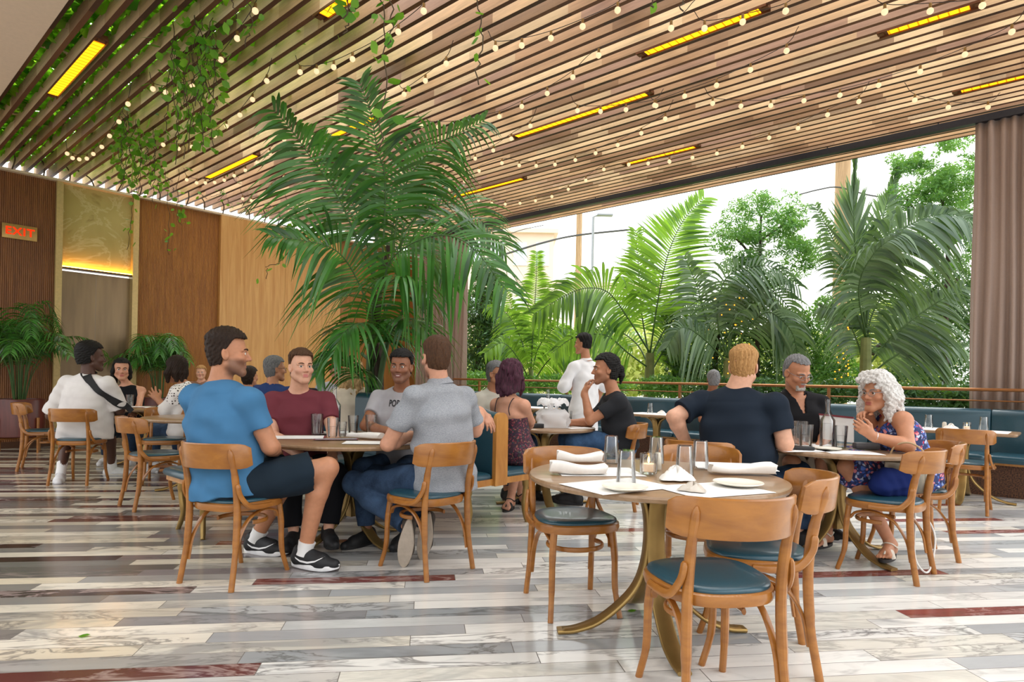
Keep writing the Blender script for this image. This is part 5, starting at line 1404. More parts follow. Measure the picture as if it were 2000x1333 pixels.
        def fn(x, y, z):
            dx, dy, dz = x-cc[0], y-cc[1], z-cc[2]; p = [(dx*M[i][0] + dy*M[i][1] + dz*M[i][2])/q for i in range(3)]
            zz = p[2] + .040; yy = p[1] - .014; xx = np.abs(p[0])
            t = np.clip((zz - .03)/.07, 0, 1); th = side + (top-side)*t*t*(3-2*t)
            a, b, cz = rx + th, ry + th*.9, rz + th
            k0 = np.sqrt((p[0]/a)**2 + (p[1]/b)**2 + (np.where(p[2] < 0, p[2]*.55, p[2])/cz)**2); d = (k0-1)*a*.9
            # hairline: front edge at height "front", falling past the temples to the nape
            line = np.where(yy > temple, front - .010*np.clip((xx-.03)/.03, 0, 1)*3*tilt, np.where(yy > -.025, front + (temple-yy)/(temple+.025)*(-.012-front)*np.clip((xx-.04)/.02, 0, 1), nape + (.012+yy + .013)*.2))
            line = np.where((yy <= temple) & (yy > -.025) & (xx < .04), .02, line)
            return np.maximum(d, (line - zz)*.8)*q
        v.put(fn, lo, hi, 0)
        for l in locks:
            pts, r = l[0], l[1]; n = len(pts); pp = [H(p) for p in pts]
            for i in range(n-1): v.rc(pp[i], pp[i+1], r[i]*q, r[i+1]*q, .012)
        if warp: v.warp(warp, wfreq or freq, s.seed + 9, (1.5, 1.5, .45) if kind != 'curly' else (1, 1, 1))
        return s.child(v, name, mat, label)
    def glasses(s, mat):
        m = MB(); q = s.hs
        for sg in (-1, 1):
            m.tube([s.HW((sg*.032 + .021*math.cos(a), .104 - .18*max(0, abs(sg*.032 + .021*math.cos(a)) - .03), -.002 + .017*math.sin(a))) - s.origin for a in np.linspace(0, 2*math.pi, 19)], .0016, 5, cap=False)
            m.tube([s.HW((sg*.053, .100, .004)) - s.origin, s.HW((sg*.076, .06, .006)) - s.origin, s.HW((sg*.080, -.005, .006)) - s.origin], .0016, 5)
        m.tube([s.HW((-.011, .105, .002)) - s.origin, s.HW((.011, .105, .002)) - s.origin], .0016, 5)
        m.build('glasses', mat, s.obj, smooth=180)
SK = dict(light=skin('skin_light', 'cb9478', 'b5645a'), fair=skin('skin_fair', 'd6a286', 'c0706a'), tan=skin('skin_tan', 'b9805f', 'a65a4e'), brown=skin('skin_brown', '8c5a3e', '7c4038'), dark=skin('skin_dark', '54362a', '5a332c'))
HB = hairmat('hair_dark_brown', '120b07', '332115'); HBK = hairmat('hair_black', '060606', '1b1816'); HBR = hairmat('hair_brown', '2f1f14', '5c3d26'); HBL = hairmat('hair_sandy', '8a6238', 'c79a62'); HGR = hairmat('hair_grey', '3d3d40', '8f8f90'); HWH = hairmat('hair_silver', 'a9a6a3', 'efedea', (30, 30, 30)); HPK = hairmat('hair_plum', '1c1214', '5a2d42', (50, 50, 4)); HGD = hairmat('hair_golden', '8c6a42', 'd9b884', (30, 30, 8))
black = cloth('black_cloth', '15161a'); white_sole = simple('white_sole', 'e9e9ea', 0.5); blk_shoe = simple('black_shoe', '17181b', 0.6, 0, .2, 200, .2); wht_shoe = simple('white_shoe', 'e4e4e6', 0.5); sockw = cloth('white_sock', 'e8e8e8')
jean = denim('blue_denim', '1d2c42', '3f5674'); jean2 = denim('dark_denim', '18202f', '2f4159')
def sit(pel, head, fwd, neck=None, sw=.19, size=1.0, headf=None, lean=0.0, **over):
    F = Vector((fwd[0], fwd[1], 0)).normalized(); R = Vector((F.y, -F.x, 0)); Z = Vector((0, 0, 1)); pel, head = Vector(pel), Vector(head)
    hf = Vector(headf or (*fwd, 0)).normalized()
    if neck is None: neck = head - Z*.165*size - hf*.035*size
    neck = Vector(neck); up = (neck-pel).normalized()
    J = dict(pel=pel, head=head, neck=neck)
    for sd, g in (('L', -1), ('R', 1)):
        J['s'+sd] = neck - up*.078*size + R*g*sw*size; J['h'+sd] = pel + R*g*.092*size - Z*.015
        J['k'+sd] = J['h'+sd] + F*.44*size + R*g*.05 + Z*(.0); J['a'+sd] = J['k'+sd] + F*.0 - Z*(J['k'+sd].z - .095); J['t'+sd] = J['a'+sd] + F*.15 + R*g*.02 - Z*.05
        J['e'+sd] = J['s'+sd] - up*.29*size + F*.06 + R*g*.05; J['w'+sd] = J['e'+sd] + F*.23*size - R*g*.06 - Z*.02
    J.update({k: Vector(v) for k, v in over.items()})
    return J
def man_feet(p, mat, sole, sock_=None, which='LR', **kw):
    for sd in which:
        p.shoe(sd, mat, sole, **kw)
        if sock_: p.sock(sd, sock_)
PEOPLE = {}
# 1 --- man in the bright blue T-shirt
def blue_man():
    J = sit(P(440, 945, 3.70), P(445, 690, 3.74), (.45, .89), neck=P(428, 752, 3.74), sw=.215, size=1.1,
            eR=P(526, 872, 3.68), wR=P(536, 882, 3.98), eL=P(400, 880, 4.05), wL=P(455, 900, 4.2),
            kR=P(638, 915, 3.90), aR=P(594, 1075, 3.90), tR=P(652, 1104, 3.84), kL=P(575, 912, 4.22), aL=P(500, 1050, 4.22), tL=P(556, 1080, 4.17))
    p = Person('man in a bright blue T-shirt and dark shorts, seen from behind, face turned right', (.45, .89), J, (.93, .36, -.02), sk=SK['tan'], size=1.1, h=.007, hh=.0030, headscale=1.0,
               body=dict(waist=(.185, .135), chest=(.195, .138), top=(.158, .10), hip=(.175, .13), arm=1.12, leg=1.08, neck=.055), hands=dict(R=dict(curl=.4, palm=(0, 0, -1))), face=dict(stubble=.6, brow=HB, jaw=1.1), seed=1)
    p.shirt(cloth('blue_tee', '44749c'), .60, hem=-.13, neck=.064, fold=.009, loose=(.012, .012))
    p.pants(cloth('navy_shorts', '1c2833'), .80, inf=.016, name='shorts', loose=.016, fold=.008, top=.1)
    p.hair(HB, top=.024, side=.007, front=.080, nape=-.062, warp=.003)
    sh = [p.shoe(sd, blk_shoe, white_sole) for sd in 'RL']
    for sd in 'LR': p.sock(sd, sockw, .055)
    # white swoosh on the shoe sides that face us
    for sd, o in zip('RL', sh):
        a, d, u, r = p.foot_frame(sd); z = p.size*1.03; out = r if (r[1] < 0) else -r
        pts = [(-.035, .066), (-.005, .050), (.045, .047), (.095, .058), (.150, .083), (.095, .050), (.045, .036), (-.005, .040), (-.030, .056)]
        bv = BVHTree.FromPolygons([v.co[:] for v in o.data.vertices], [f.vertices[:] for f in o.data.polygons]); vs = []
        top = pts[:5]; bot = [pts[0], pts[8], pts[7], pts[6], pts[5], pts[4]]
        def lerp(pl, t_):
            s_ = t_*(len(pl)-1); i = min(int(s_), len(pl)-2); f = s_-i; return [pl[i][q]*(1-f) + pl[i+1][q]*f for q in (0, 1)]
        N = 24; m = MB()
        for i in range(N+1):
            for pl in (top, bot):
                f, h_ = lerp(pl, i/N); q = a + d*f*z + u*(h_*z - .095*z) + out*.12 - p.origin
                hit = bv.ray_cast(Vector(q), Vector(-out)); q2 = hit[0] + Vector(out)*.0015 if hit[0] else Vector(q - out*.078); vs.append(q2)
        m.add(vs, [(2*i, 2*i+1, 2*i+3, 2*i+2) for i in range(N)]); w_ = m.build('swoosh', white_sole, o, smooth=180)
blue_man()
# 2 --- man in the maroon T-shirt
def maroon_man():
    J = sit(P(590, 905, 4.85), P(587, 717, 4.78), (.22, -.97), neck=P(582, 765, 4.85), sw=.195, size=1.02,
            eR=P(529, 850, 4.72), wR=P(585, 890, 4.42), eL=P(650, 850, 4.70), wL=P(648, 888, 4.42),
            kR=P(565, 925, 4.42), kL=P(655, 925, 4.42), aR=P(572, 1040, 4.34), aL=P(640, 1035, 4.34), tR=P(560, 1060, 4.2), tL=P(650, 1058, 4.2))
    p = Person('man in a maroon T-shirt facing us, sitting behind the menus', (.22, -.97), J, (.62, -.78, .02), sk=SK['fair'], size=1.02, h=.008, hh=.0031, headscale=1.02,
               body=dict(arm=1.12, chest=(.178, .130), top=(.158, .095), neck=.061), face=dict(brow=HBR, gaze=(.2, 0), jaw=1.06, stubble=.12), seed=2)
    p.shirt(cloth('maroon_tee', '6c333c'), .58, hem=-.1, neck=.066, fold=.008)
    p.pants(black, 1.9); man_feet(p, blk_shoe, blk_shoe)
    p.hair(HBR, top=.020, side=.005, front=.082, nape=-.05, warp=.004)
maroon_man()
# 3 --- man in the printed grey T-shirt
def port_man():
    J = sit(P(778, 905, 4.95), P(782, 717, 4.92), (-.12, -.99), neck=P(784, 762, 5.0), sw=.190, size=1.02,
            eR=P(712, 832, 4.82), wR=P(752, 842, 4.62), eL=P(842, 850, 4.85), wL=P(800, 858, 4.62),
            kR=P(708, 915, 4.55), kL=P(790, 920, 4.5), aR=P(715, 1040, 4.5), aL=P(790, 1040, 4.5))
    p = Person('smiling man in a pale grey printed T-shirt against the booth back', (-.12, -.99), J, (-.10, -1, -.03), sk=SK['brown'], size=1.02, h=.008, hh=.0031, headscale=1.0,
               face=dict(brow=HBK, stubble=.35, lips=1.25), seed=3)
    sh = p.shirt(cloth('grey_tee', 'a09ea2'), .58, hem=-.1, neck=.062, fold=.007)
    p.pants(jean, 1.9); man_feet(p, blk_shoe, blk_shoe)
    p.hair(HBK, top=.022, side=.007, front=.078, nape=-.05, warp=.005)
    # smile: a strip of teeth
    m = MB(); m.tube([Vector(p.HW((x, .0895 - .5*x*x*20, -.0665 + x*x*6)) - p.origin) for x in np.linspace(-.015, .015, 9)], .0030, 6, flat=(1, .8)); m.build('teeth', simple('teeth', 'efeae2', .3), p.obj, smooth=180)
    # PORT! lettering laid on the shirt front
    bv = BVHTree.FromPolygons([v.co[:] for v in sh.data.vertices], [f.vertices[:] for f in sh.data.polygons])
    def lay(text, size, px, py, mat, name, shear=0.0):
        cu = bpy.data.curves.new('t', 'FONT'); cu.body = text; cu.size = size; cu.align_x = 'CENTER'; cu.align_y = 'CENTER'; cu.space_character = 1.08; cu.offset = .0018; cu.shear = shear
        to = bpy.data.objects.new('tmp', cu); COL.objects.link(to); me = bpy.data.meshes.new_from_object(to.evaluated_get(bpy.context.evaluated_depsgraph_get())); bpy.data.objects.remove(to)
        bm = bmesh.new(); bm.from_mesh(me)
        bmesh.ops.triangulate(bm, faces=bm.faces[:]); bmesh.ops.subdivide_edges(bm, edges=[e for e in bm.edges if e.calc_length() > .012], cuts=2); bmesh.ops.triangulate(bm, faces=bm.faces[:])
        c = P(px, py, 4.75) - Vector(p.origin); F = Vector(p.F); R = -Vector(p.R); ok = True
        for v in bm.verts:
            q = c + R*v.co.x*.80 + Vector((0, 0, 1))*v.co.y*1.25 + F*.3
            hit = bv.ray_cast(q, -F); v.co = (hit[0] + F*.003) if hit[0] else q - F*.3
        bm.to_mesh(me); bm.free(); me.materials.clear(); me.materials.append(mat); o = link(name, me, sh); o['label'] = 'dark printed letters' if name == 'lettering' else 'small red script under the letters'
    lay('PORT!', .056, 764, 790, simple('print_black', '26262a', .8), 'lettering'); lay('Alice', .052, 768, 806, simple('print_red', 'c7848a', .8), 'script_print', .3)
port_man()
# 4 --- man in the heathered grey polo
def grey_man():
    J = sit(P(868, 930, 4.08), P(850, 699, 4.12), (-.74, .67), neck=P(857, 752, 4.12), sw=.200, size=1.07,
            eL=P(756, 868, 4.0), wL=P(800, 852, 4.22), eR=P(927, 842, 4.45), wR=P(938, 806, 4.66),
            kL=P(692, 945, 4.28), aL=P(798, 1030, 4.02), tL=P(790, 1100, 4.10), kR=P(720, 930, 4.55), aR=P(835, 1020, 4.20), tR=P(824, 1090, 4.26))
    p = Person('man in a heathered grey polo and jeans, back to us, foot tucked under', (-.74, .67), J, (-.52, .85, -.02), sk=SK['light'], size=1.07, h=.007, hh=.0036, headscale=1.0,
               body=dict(waist=(.162, .12), chest=(.178, .13), top=(.158, .098), arm=1.1), hands=dict(R=dict(dir=P(962, 836, 4.66) - P(938, 806, 4.66), palm=(-.3, .6, -.6), curl=[.3, .25, .3, .35], spread=.15), L=dict(curl=.5)),
               face=dict(stubble=.6, brow=HBR), feet=dict(upL=(-.05, 1, .1), upR=(-.05, 1, .1)), seed=4)
    hm = cloth('heather_polo', 'a2a5ab', heather='82868d')
    p.shirt(hm, .66, hem=-.17, neck=.062, collar=hm, fold=.010, loose=(.018, .014), sl_loose=.012)
    p.pants(jean, 1.93, fold=.009)
    for sd in 'LR': p.shoe(sd, simple('brown_shoe', '3b332c', .7), simple('tan_sole', 'b3a697', .7))
    p.hair(HBR, top=.017, side=.006, front=.08, nape=-.066, warp=.003)
grey_man()
# 5 --- large man in navy
def navy_man():
    J = sit(P(1436, 950, 4.42), P(1451, 717, 4.46), (.55, .83), neck=P(1438, 764, 4.45), sw=.225, size=1.14,
            eL=P(1315, 815, 4.52), wL=P(1340, 868, 4.60), eR=P(1532, 868, 4.25), wR=P(1508, 858, 4.52),
            kL=P(1500, 915, 4.95), kR=P(1560, 925, 4.72), aL=P(1490, 1040, 4.9), aR=P(1560, 1045, 4.65))
    p = Person('large man in a navy T-shirt with sandy hair, back to us', (.55, .83), J, (.50, .86, -.03), sk=SK['fair'], size=1.14, h=.0075, hh=.0036, headscale=1.0,
               body=dict(waist=(.195, .165), chest=(.195, .155), top=(.168, .112), hip=(.195, .15), arm=1.2, neck=.066), hands=dict(R=dict(curl=.6, dir=(-.8, .5, .1))), face=dict(brow=HBL, stubble=.15), seed=5)
    p.shirt(cloth('navy_tee', '1d2632'), .68, hem=-.16, neck=.066, fold=.009, loose=(.022, .02), sl_loose=.016)
    p.pants(jean, 1.9); man_feet(p, blk_shoe, blk_shoe)
    p.hair(HBL, top=.020, side=.004, front=.085, nape=-.075, warp=.004)
navy_man()
# 6 --- man in the black polo
def polo_man():
    J = sit(P(1560, 895, 5.12), P(1555, 728, 5.05), (.05, -1), neck=P(1550, 769, 5.14), sw=.200, size=1.08,
            eR=P(1497, 848, 5.05), wR=P(1545, 860, 4.8), eL=P(1612, 850, 5.0), wL=P(1600, 872, 4.75),
            kR=P(1545, 905, 4.72), kL=P(1610, 900, 4.68), aR=P(1550, 1025, 4.75), aL=P(1600, 1025, 4.75))
    p = Person('man in a black polo and glasses looking down at the table', (.05, -1), J, (.30, -.92, -.42), (.1, -.42, .9), sk=SK['tan'], size=1.08, h=.0085, hh=.0034, headscale=1.02, face=dict(brow=HGR, gaze=(0, -.5), stubble=.0), seed=6)
    p.shirt(cloth('black_polo', '1a1a1d'), .62, hem=-.1, neck=.062, vneck=.13, collar=cloth('black_polo', '1a1a1d'), sl_loose=.012)
    p.pants(cloth('stone_shorts', 'b3a694'), .9, name='shorts', loose=.016); man_feet(p, blk_shoe, white_sole)
    p.hair(HGR, top=.009, side=.007, front=.088, nape=-.05, warp=.004, cranium=1.0, temple=-.0)
    # grey goatee
    v = Vol(p.J['head'] - .15, p.J['head'] + .15, .004)
    v.rc(p.HW((-.020, .080, -.098)), p.HW((.020, .080, -.098)), .017*p.hs, .017*p.hs, .01); v.rc(p.HW((-.030, .074, -.080)), p.HW((-.022, .078, -.100)), .010*p.hs, .013*p.hs, .01); v.rc(p.HW((.030, .074, -.080)), p.HW((.022, .078, -.100)), .010*p.hs, .013*p.hs, .01)
    v.rc(p.HW((-.020, .091, -.053)), p.HW((.020, .091, -.053)), .0058*p.hs, .0058*p.hs, .006); v.warp(.004, 200, 3); p.child(v, 'beard', hairmat('beard_grey', '77726d', 'c9c5bf'))
    p.glasses(simple('glasses_wire', '8d8f94', .3, .8))
polo_man()
# 7 --- grey-haired woman in the floral dress
def silver_woman():
    J = sit(P(1772, 925, 4.52), P(1712, 768, 4.46), (-.92, .05), neck=P(1742, 812, 4.47), sw=.165, size=1.02, headf=(-.93, -.36, 0),
            sL=P(1762, 822, 4.32), sR=P(1738, 822, 4.62), eL=P(1772, 872, 4.22), wL=P(1702, 852, 4.24), eR=P(1722, 868, 4.70), wR=P(1694, 812, 4.52),
            kL=P(1652, 912, 4.36), kR=P(1640, 905, 4.60), aL=P(1738, 1062, 4.26), aR=P(1612, 1040, 4.52), tL=P(1722, 1082, 4.14), tR=P(1592, 1058, 4.44))
    p = Person('woman with long silver curls and a blue floral dress holding up a menu', (-.92, .05), J, (-.90, -.42, -.03), sk=SK['tan'], size=1.02, h=.0075, hh=.0031, headscale=1.05,
               body=dict(hip=(.18, .15), waist=(.165, .14), chest=(.165, .145), top=(.13, .095), arm=1.1, neck=.048),
               hands=dict(L=dict(dir=P(1668, 826, 4.24) - P(1702, 852, 4.24), palm=(.1, .9, .2), curl=[.5, .6, .7, .7]), R=dict(dir=P(1668, 803, 4.42) - P(1694, 812, 4.52), palm=(.1, -.3, -.9), curl=[.45, .6, .7, .8])), face=dict(brow=HGR, lips=1.1), feet=dict(L='bare', R='bare'), seed=7)
    fl = floral('floral_dress', '2b3566', ['3c59b0', 'c9d2ea', '8fa3d8', 'b23a52', '20294f', 'd98a96', '4c6fc4'], 44)
    d = p.shirt(fl, -1, inf=.012, hem=-.18, neck=.085, vneck=.10, name='dress', fold=.006, label='blue floral dress')
    p.pants(fl, .97, inf=.03, name='skirt', skirt=True, loose=.03, fold=.012, top=.25)
    rnd = random.Random(4); locks = []
    for i in range(46):
        a = rnd.uniform(-2.6, 2.6); e = rnd.uniform(.2, 1.0); x = math.sin(a); y = -math.cos(a)
        p0 = np.array((x*.075, y*.09 - .01, .10 - .06*e)); L_ = rnd.uniform(.13, .25); r = rnd.uniform(.020, .028); pts = [p0]
        for k in range(4):
            f = (k+1)/4; pts.append(np.array((x*(.085 + .035*f) + rnd.uniform(-.014, .014), min(y, .15)*(.10 + .04*f) - .012 + rnd.uniform(-.014, .014), p0[2] - L_*f)))
        locks.append((pts, [r*.8, r, r, r*.9, r*.45]))
    for x in (-.05, -.025, 0, .025, .05): locks.append(([(x*.6, -.02, .125), (x*1.2, .055, .118), (x*1.5, .088, .082 + .006*abs(x)*10)], [.028, .024, .016]))
    p.hair(HWH, kind='curly', top=.026, side=.018, front=.074, nape=-.10, warp=.008, freq=150, locks=locks)
    p.glasses(simple('glasses_wire', '8d8f94', .3, .8))
    m = MB(); nk = V3(p.J['neck']); m.tube([Vector(nk + np.array((-.9, -.2, 0))*(.055*math.cos(a)) + np.array((.2, -.9, 0))*(.058*math.sin(a)) + np.array((0, 0, -.055*math.cos(a)*1.0 - .02)) - p.origin) for a in np.linspace(0, 2*math.pi, 30)], .0022, 5, cap=False); m.build('necklace', simple('silver', 'd9d9dc', .2, .9), p.obj)
    m = MB(); w = V3(p.J['wL']); e = V3(p.J['eL']); dd = unit(w-e); x = unit(np.cross(dd, (0, 0, 1))); y = np.cross(dd, x); m.tube([Vector(w - dd*.02 + (x*math.cos(a) + y*math.sin(a))*.033 - p.origin) for a in np.linspace(0, 2*math.pi, 20)], .0035, 6, cap=False); m.build('bracelet', simple('silver', 'd9d9dc', .2, .9), p.obj)
    for sd in 'LR': p.sandal(sd, simple('black_rubber', '1c1a1a', .6), simple('cream_strap', 'd8cfc0', .5))
silver_woman()
# 8 --- man with the dark ponytail
def pony_man():
    J = sit(P(1212, 862, 6.08), P(1181, 722, 6.02), (-.95, .2), neck=P(1196, 768, 6.03), sw=.19, size=1.08,
            sL=P(1208, 786, 5.86), sR=P(1188, 784, 6.22), eL=P(1151, 822, 5.88), wL=P(1140, 768, 5.92), eR=P(1150, 826, 6.25), wR=P(1108, 826, 6.12), kL=P(1118, 860, 5.95), kR=P(1105, 858, 6.2), aL=P(1120, 965, 5.95), aR=P(1110, 965, 6.2))
    p = Person('man in a charcoal T-shirt with a dark ponytail, in profile, hand raised to his chin', (-.95, .2), J, (-.97, -.05, -.02), sk=SK['tan'], size=1.08, h=.008, hh=.004, headscale=1.08, body=dict(waist=(.16, .13)),
               hands=dict(L=dict(dir=P(1148, 738, 5.94) - P(1140, 768, 5.92), palm=(.9, .2, .2), curl=[.5, .7, .8, .9]), R=dict(curl=.4, palm=(0, 0, -1))), face=dict(brow=HBK, stubble=.3), seed=8)
    p.shirt(cloth('charcoal_tee', '2b2d31'), .60, hem=-.14, neck=.062, loose=(.012, .014)); p.pants(denim('mid_denim', '27405f', '4a6a92'), 1.93); man_feet(p, blk_shoe, blk_shoe)
    p.hair(HBK, top=.018, side=.014, front=.078, nape=-.075, warp=.005, locks=[([(0, -.10, .02), (0, -.125, .005), (0, -.135, -.005)], [.03, .026, .022]), ([(0, -.12, -.0), (0, -.135, -.05), (0, -.125, -.11)], [.026, .024, .010])])
pony_man()
# 9 --- woman in the strappy dress
def dress_woman():
    J = sit(P(1002, 880, 5.5), P(998, 733, 5.52), (.62, .78), neck=P(993, 775, 5.48), sw=.160, size=1.0,
            eR=P(1036, 822, 5.52), wR=P(1026, 845, 5.74), eL=P(960, 825, 5.62), wL=P(985, 840, 5.9), hands=None) if False else sit(P(1002, 880, 5.5), P(998, 733, 5.52), (.62, .78), neck=P(993, 775, 5.48), sw=.160, size=1.0,
            eR=P(1036, 824, 5.52), wR=P(1026, 846, 5.74), eL=P(960, 825, 5.62), wL=P(985, 840, 5.9), aR=P(996, 975, 5.85), tR=P(986, 988, 5.72), kR=P(1010, 892, 5.85), kL=P(1012, 888, 6.0), aL=P(1016, 965, 6.1), tL=P(1030, 975, 6.0))
    p = Person('woman with plum streaked hair in a dark strappy print dress, back to us', (.62, .78), J, (.55, .83, -.1), sk=SK['light'], size=1.0, h=.008, hh=.004, headscale=1.04, body=dict(hip=(.165, .13), waist=(.138, .105), chest=(.150, .115), top=(.128, .082), arm=.85, neck=.046), feet=dict(L='bare', R='bare'), face=dict(noeyes=True), seed=9)
    fd = floral('dark_print_dress', '3b2430', ['6a2f3c', '8a5a50', '2c2c3e', '9a4652', '3f4a4a', '5c2b46'], 60)
    v_ = p.shirt(fd, -1, inf=.012, hem=-.2, neck=.02, name='dress', fold=.006, topcut=.60, label='dark red print dress')
    p.pants(fd, .85, inf=.02, name='skirt', skirt=True, loose=.02, top=.3)
    m = MB(); nk = V3(p.J['neck']); bk = -V3(p.F)
    for sd, g in (('L', -1), ('R', 1)):
        m.tube(spline([Vector(nk + bk*.075 + p.R*g*.085 - np.array((0, 0, .19)) - p.origin), Vector(nk + bk*.098 + p.R*g*.075 - np.array((0, 0, .10)) - p.origin), Vector(nk + bk*.05 + p.R*g*.085 - np.array((0, 0, .015)) - p.origin), Vector(nk - bk*.03 + p.R*g*.085 - np.array((0, 0, .03)) - p.origin)]), .004, 6)
    m.build('dress_strap', simple('strap_dark', '2c1d24', .8), p.obj)
    locks = [([(x*.07, -.06 + .03*abs(x), .07), (x*.092, -.085 + .04*abs(x), -.03), (x*.088, -.095 + .05*abs(x), -.12), (x*.06 + .015*math.sin(7*x), -.09, -.185 + .03*abs(x))], [.032, .032, .028, .014]) for x in np.linspace(-1, 1, 9)]
    locks += [([(sg*.07, .02, .04), (sg*.086, .03, -.03), (sg*.082, .04, -.11), (sg*.07, .05, -.17)], [.022, .022, .02, .008]) for sg in (-1, 1)]
    p.hair(HPK, top=.018, side=.014, front=.075, nape=-.10, warp=.008, freq=110, locks=locks)
    for sd in 'LR': p.sandal(sd, simple('black_rubber', '1c1a1a', .6))
dress_woman()
# 10 --- companion in the pale hoodie
def hoodie():
    J = sit(P(962, 840, 6.72), P(968, 731, 6.70), (.6, -.8), neck=P(960, 768, 6.75), sw=.185, size=1.05)
    p = Person('grey-haired person in a pale hoodie beyond the woman in the print dress', (.6, -.8), J, (.85, -.52, -.1), sk=SK['tan'], size=1.05, h=.011, hh=.005, face=dict(brow=HGR), seed=10, finehands=False)
    p.shirt(cloth('pale_hoodie', 'b9b4a8'), 1.9, hem=-.15, inf=.018, collar=cloth('pale_hoodie', 'b9b4a8'), sl_loose=.012); p.pants(jean, 1.9); man_feet(p, blk_shoe, blk_shoe); p.hair(HGR, top=.018, side=.008); p.glasses(simple('glasses_dark', '222226', .3))
hoodie()
# 11 --- waiter standing by the banquette
def waiter():
    Y = 8.1; f = (-.72, .69)
    pel = P(1140, 800, Y); base = P(1140, 800, Y); g0 = Vector((pel.x, pel.y, 0)); F = Vector((*f, 0)).normalized(); R = Vector((F.y, -F.x, 0))
    J = dict(pel=pel, head=P(1137, 672, Y), neck=P(1143, 706, Y), sL=P(1118, 719, Y - .12), sR=P(1163, 718, Y + .10), eL=P(1101, 752, Y - .15), wL=P(1122, 762, Y + .05), eR=P(1178, 752, Y + .1), wR=P(1168, 775, Y + .2))
    for sd, g in (('L', -1), ('R', 1)):
        J['h'+sd] = pel + R*g*.09; J['k'+sd] = g0 + R*g*.11 + Vector((0, 0, .50)); J['a'+sd] = g0 + R*g*.12 + Vector((0, 0, .095)); J['t'+sd] = J['a'+sd] + F*.15 - Vector((0, 0, .06))
    p = Person('waiter in a white shirt with rolled sleeves and a white apron, standing near the railing', f, J, (-.85, .5, -.02), sk=SK['tan'], size=1.04, h=.010, hh=.0048, face=dict(brow=HBK), seed=11)
    p.shirt(cloth('white_shirt', 'e6e7ea'), 1.25, hem=-.1, neck=.058, inf=.014, loose=(.02, .015), sl_loose=.022, fold=.012, collar=cloth('white_shirt', 'e6e7ea'))
    p.pants(cloth('white_apron', 'dddde0'), 1.3, name='apron', skirt=False, inf=.03, loose=.025, top=.2); man_feet(p, blk_shoe, blk_shoe)
    p.hair(HBK, top=.020, side=.008, nape=-.05)
waiter()
# 12 --- man in the loose white T-shirt
def white_man():
    J = sit(P(165, 842, 6.96), P(176, 697, 6.94), (.10, 1), neck=P(170, 735, 6.92), sw=.205, size=1.16, eR=P(232, 800, 7.05), wR=P(232, 815, 7.35), eL=P(98, 812, 7.00), wL=P(130, 820, 7.30), aR=P(218, 915, 7.50), aL=P(117, 925, 6.92), tL=P(112, 940, 6.72), kL=P(130, 842, 7.30), kR=P(212, 840, 7.45))
    p = Person('man in a loose white T-shirt with a black strap across his back', (.10, 1), J, (.62, .78, 0), sk=SK['dark'], size=1.16, h=.0095, hh=.0048, headscale=1.12, body=dict(waist=(.18, .15), chest=(.18, .14), hip=(.19, .14), arm=1.15), face=dict(noeyes=True), seed=12, finehands=False)
    o = p.shirt(cloth('white_tee', 'dcd8d6'), .92, hem=-.2, inf=.016, loose=(.03, .03), sl_loose=.022, fold=.007)
    p.pants(cloth('navy_shorts', '1c2833'), .9, name='shorts'); man_feet(p, wht_shoe, white_sole, sockw)
    p.hair(HBK, top=.020, side=.012, nape=-.055, warp=.003, freq=260)
    bv = BVHTree.FromPolygons([v.co[:] for v in o.data.vertices], [f.vertices[:] for f in o.data.polygons]); m = MB(); top, bot = P(150, 722, 6.8) - Vector(p.origin), P(234, 806, 6.84) - Vector(p.origin); vs = []
    for i in range(31):
        f = i/30; c = top.lerp(bot, f)
        for w_ in (-.032, .032):
            q = c + Vector((.7, 0, .7))*w_; hit = bv.ray_cast(q - Vector((0, .6, 0)), Vector((0, 1, 0))); vs.append(hit[0] + hit[1]*(.014 if hit[1].y < 0 else -.014) if hit[0] else q + Vector((0, .2, 0)))
    m.add(vs, [(2*i, 2*i+1, 2*i+3, 2*i+2) for i in range(30)]); n0 = len(m.v); m.add([Vector(v) + Vector((0, .008, 0)) for v in vs], [(2*i, 2*i+2, 2*i+3, 2*i+1) for i in range(30)]); s_ = m.build('shoulder_strap', simple('black_strap', '17171a', .7), p.obj, smooth=180)
white_man()
# 13 --- woman in the sleeveless black top
def black_top():
    J = sit(P(258, 838, 8.75), P(236, 722, 8.7), (.25, -.97), neck=P(246, 752, 8.78), sw=.165, size=1.08, eR=P(232, 790, 8.55), wR=P(258, 800, 8.35), eL=P(270, 792, 8.6), wL=P(262, 805, 8.3))
    p = Person('dark-haired woman in a sleeveless black top behind the man in white', (.25, -.97), J, (.55, -.83, -.04), sk=SK['light'], size=1.08, h=.010, hh=.0048, headscale=1.1, body=dict(arm=.85, neck=.047, top=(.125, .08), waist=(.135, .105)), face=dict(brow=HBK, lips=1.1), seed=13, finehands=False)
    p.shirt(black, -1, hem=-.2, neck=.060, name='top', inf=.013); p.pants(jean2, 1.9); man_feet(p, wht_shoe, white_sole)
    p.hair(HBK, top=.016, side=.012, front=.078, nape=-.09, locks=[([(sg*.065, -.01, .05), (sg*.085, -.01, -.03), (sg*.082, -.02, -.09), (sg*.06, -.04, -.15)], [.024, .024, .024, .012]) for sg in (-1, 1)] + [([(x*.05, -.08, .03), (x*.06, -.095, -.06), (x*.05, -.085, -.15)], [.03, .03, .015]) for x in (-1, 0, 1)])
black_top()
